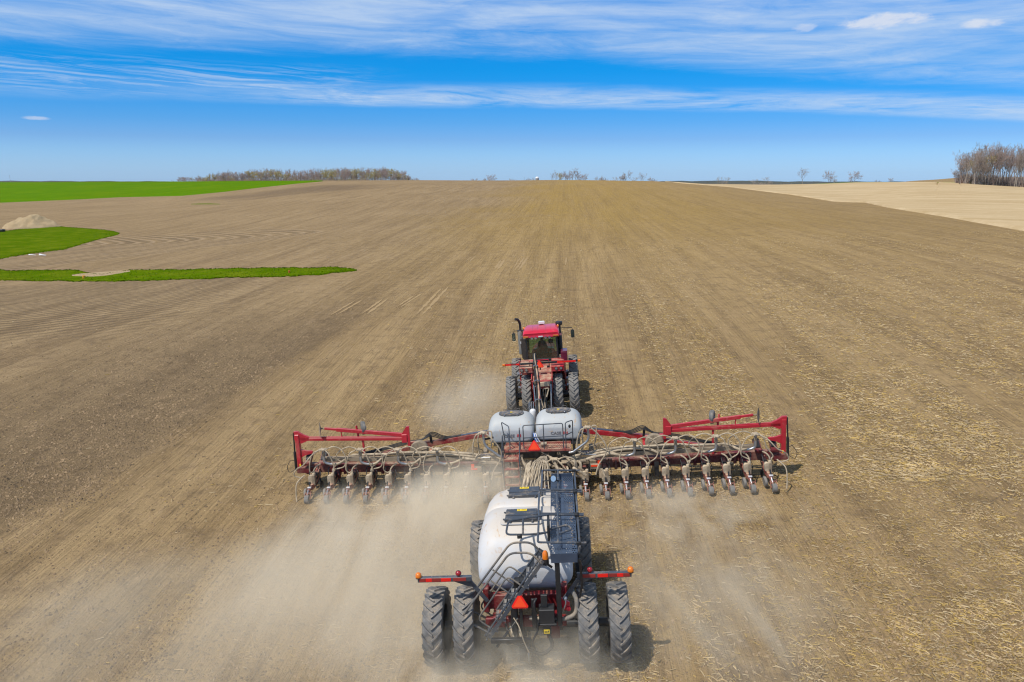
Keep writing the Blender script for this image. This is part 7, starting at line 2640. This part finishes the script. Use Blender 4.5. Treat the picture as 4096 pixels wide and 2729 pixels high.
# ------------------------------------------------------------------ dust
def dust_material(name, dens, seed, stretch, thr=(0.35, 0.75), col=(0.975, 0.885, 0.715)):
    m = bpy.data.materials.new(name)
    m.use_nodes = True
    t = NT(m.node_tree)
    t.n.clear()
    tcn = t.new('ShaderNodeTexCoord')
    ob = tcn.outputs['Object']
    ln = t.new('ShaderNodeVectorMath', operation='LENGTH')
    t.link(ob, ln.inputs[0])
    fall = t.mr(ln.outputs['Value'], 0.25, 0.98, 1.0, 0.0, True)
    P = t.new('ShaderNodeNewGeometry').outputs['Position']
    n1 = t.noise(t.mapping(P, loc=(seed * 7.7, seed * 3.1, 0), rot=(0, 0, ROW), scale=stretch), 1.0, 5.0, 0.6, 0.6)
    d = t.math('MULTIPLY', t.math('MULTIPLY', fall, t.mr(n1, thr[0], thr[1])), dens)
    v = t.new('ShaderNodeVolumePrincipled')
    v.inputs['Color'].default_value = (*col, 1)
    v.inputs['Anisotropy'].default_value = -0.25
    t.link(d, v.inputs['Density'])
    o = t.new('ShaderNodeOutputMaterial')
    t.link(v.outputs[0], o.inputs['Volume'])
    return m


def dust(label, c, r, dens, seed, stretch=(0.55, 0.28, 0.8), thr=(0.35, 0.75)):
    e = MB()
    e.sphere((0, 0, 0), 1.0, 24, 14, 0)
    o = e.build('dust_cloud', dust_material('airborne_dust', dens, seed, stretch, thr))
    o.matrix_world = pl.matrix_world @ Matrix.Translation(c) @ Matrix.Diagonal((*r, 1))
    return tag(o, label, 'dust', 'dust raised by the machines', 'stuff')


dust('dense dust behind the left wing of the planter', (-2.6, -1.0, 0.35), (4.0, 4.4, 1.9), 1.35, 1)
dust('thin dust along the outer rows of the left wing', (-6.8, -1.6, 0.2), (3.6, 3.4, 1.1), 0.75, 2)
dust('broad dust drifting between planter and air cart on the left', (-4.6, -6.4, 0.3), (6.5, 6.0, 1.9), 0.62, 3, (0.55, 0.10, 0.8), (0.30, 0.70))
dust('thin veil of dust low over the soil at the lower left', (-9.0, -10.2, 0.1), (11.5, 8.5, 1.6), 0.36, 4, (0.45, 0.10, 0.8), (0.32, 0.72))
dust('low dust behind the press wheels of the right wing', (5.2, -1.9, 0.1), (5.6, 3.8, 1.0), 0.70, 5, (0.9, 0.4, 0.9), (0.42, 0.75))
dust('dust around the wheels of the air cart', (-0.4, -10.3, 0.2), (5.0, 3.4, 1.4), 1.0, 6, (0.8, 0.4, 0.9), (0.38, 0.75))
dust('dust trailing right of the air cart', (5.4, -7.8, 0.1), (4.4, 5.6, 1.2), 0.50, 7, (0.7, 0.22, 0.9), (0.38, 0.75))
dust('rising dust cloud left of the tractor', (-3.6, 9.9, 0.7), (3.4, 6.2, 2.9), 0.27, 8, (0.42, 0.22, 0.45), (0.32, 0.72))
dust('dust around the rear wheels of the tractor', (-0.3, 8.2, 0.2), (3.1, 2.6, 1.2), 0.95, 9, (0.8, 0.5, 0.9), (0.33, 0.72))

# ------------------------------------------------------------------ thin spring haze over the whole landscape
e = MB()
e.box((-9000, -120, -40), (9000, 9000, 120), 0, 0)
mh = bpy.data.materials.new('spring_haze')
mh.use_nodes = True
t = NT(mh.node_tree)
t.n.clear()
v = t.new('ShaderNodeVolumePrincipled')
v.inputs['Color'].default_value = (0.62, 0.78, 1.0, 1)
v.inputs['Density'].default_value = 0.00003
v.inputs['Anisotropy'].default_value = 0.2
o = t.new('ShaderNodeOutputMaterial')
t.link(v.outputs[0], o.inputs['Volume'])
hz = e.build('haze', mh)
tag(hz, 'thin bluish haze over the far fields', 'haze', kind='stuff')
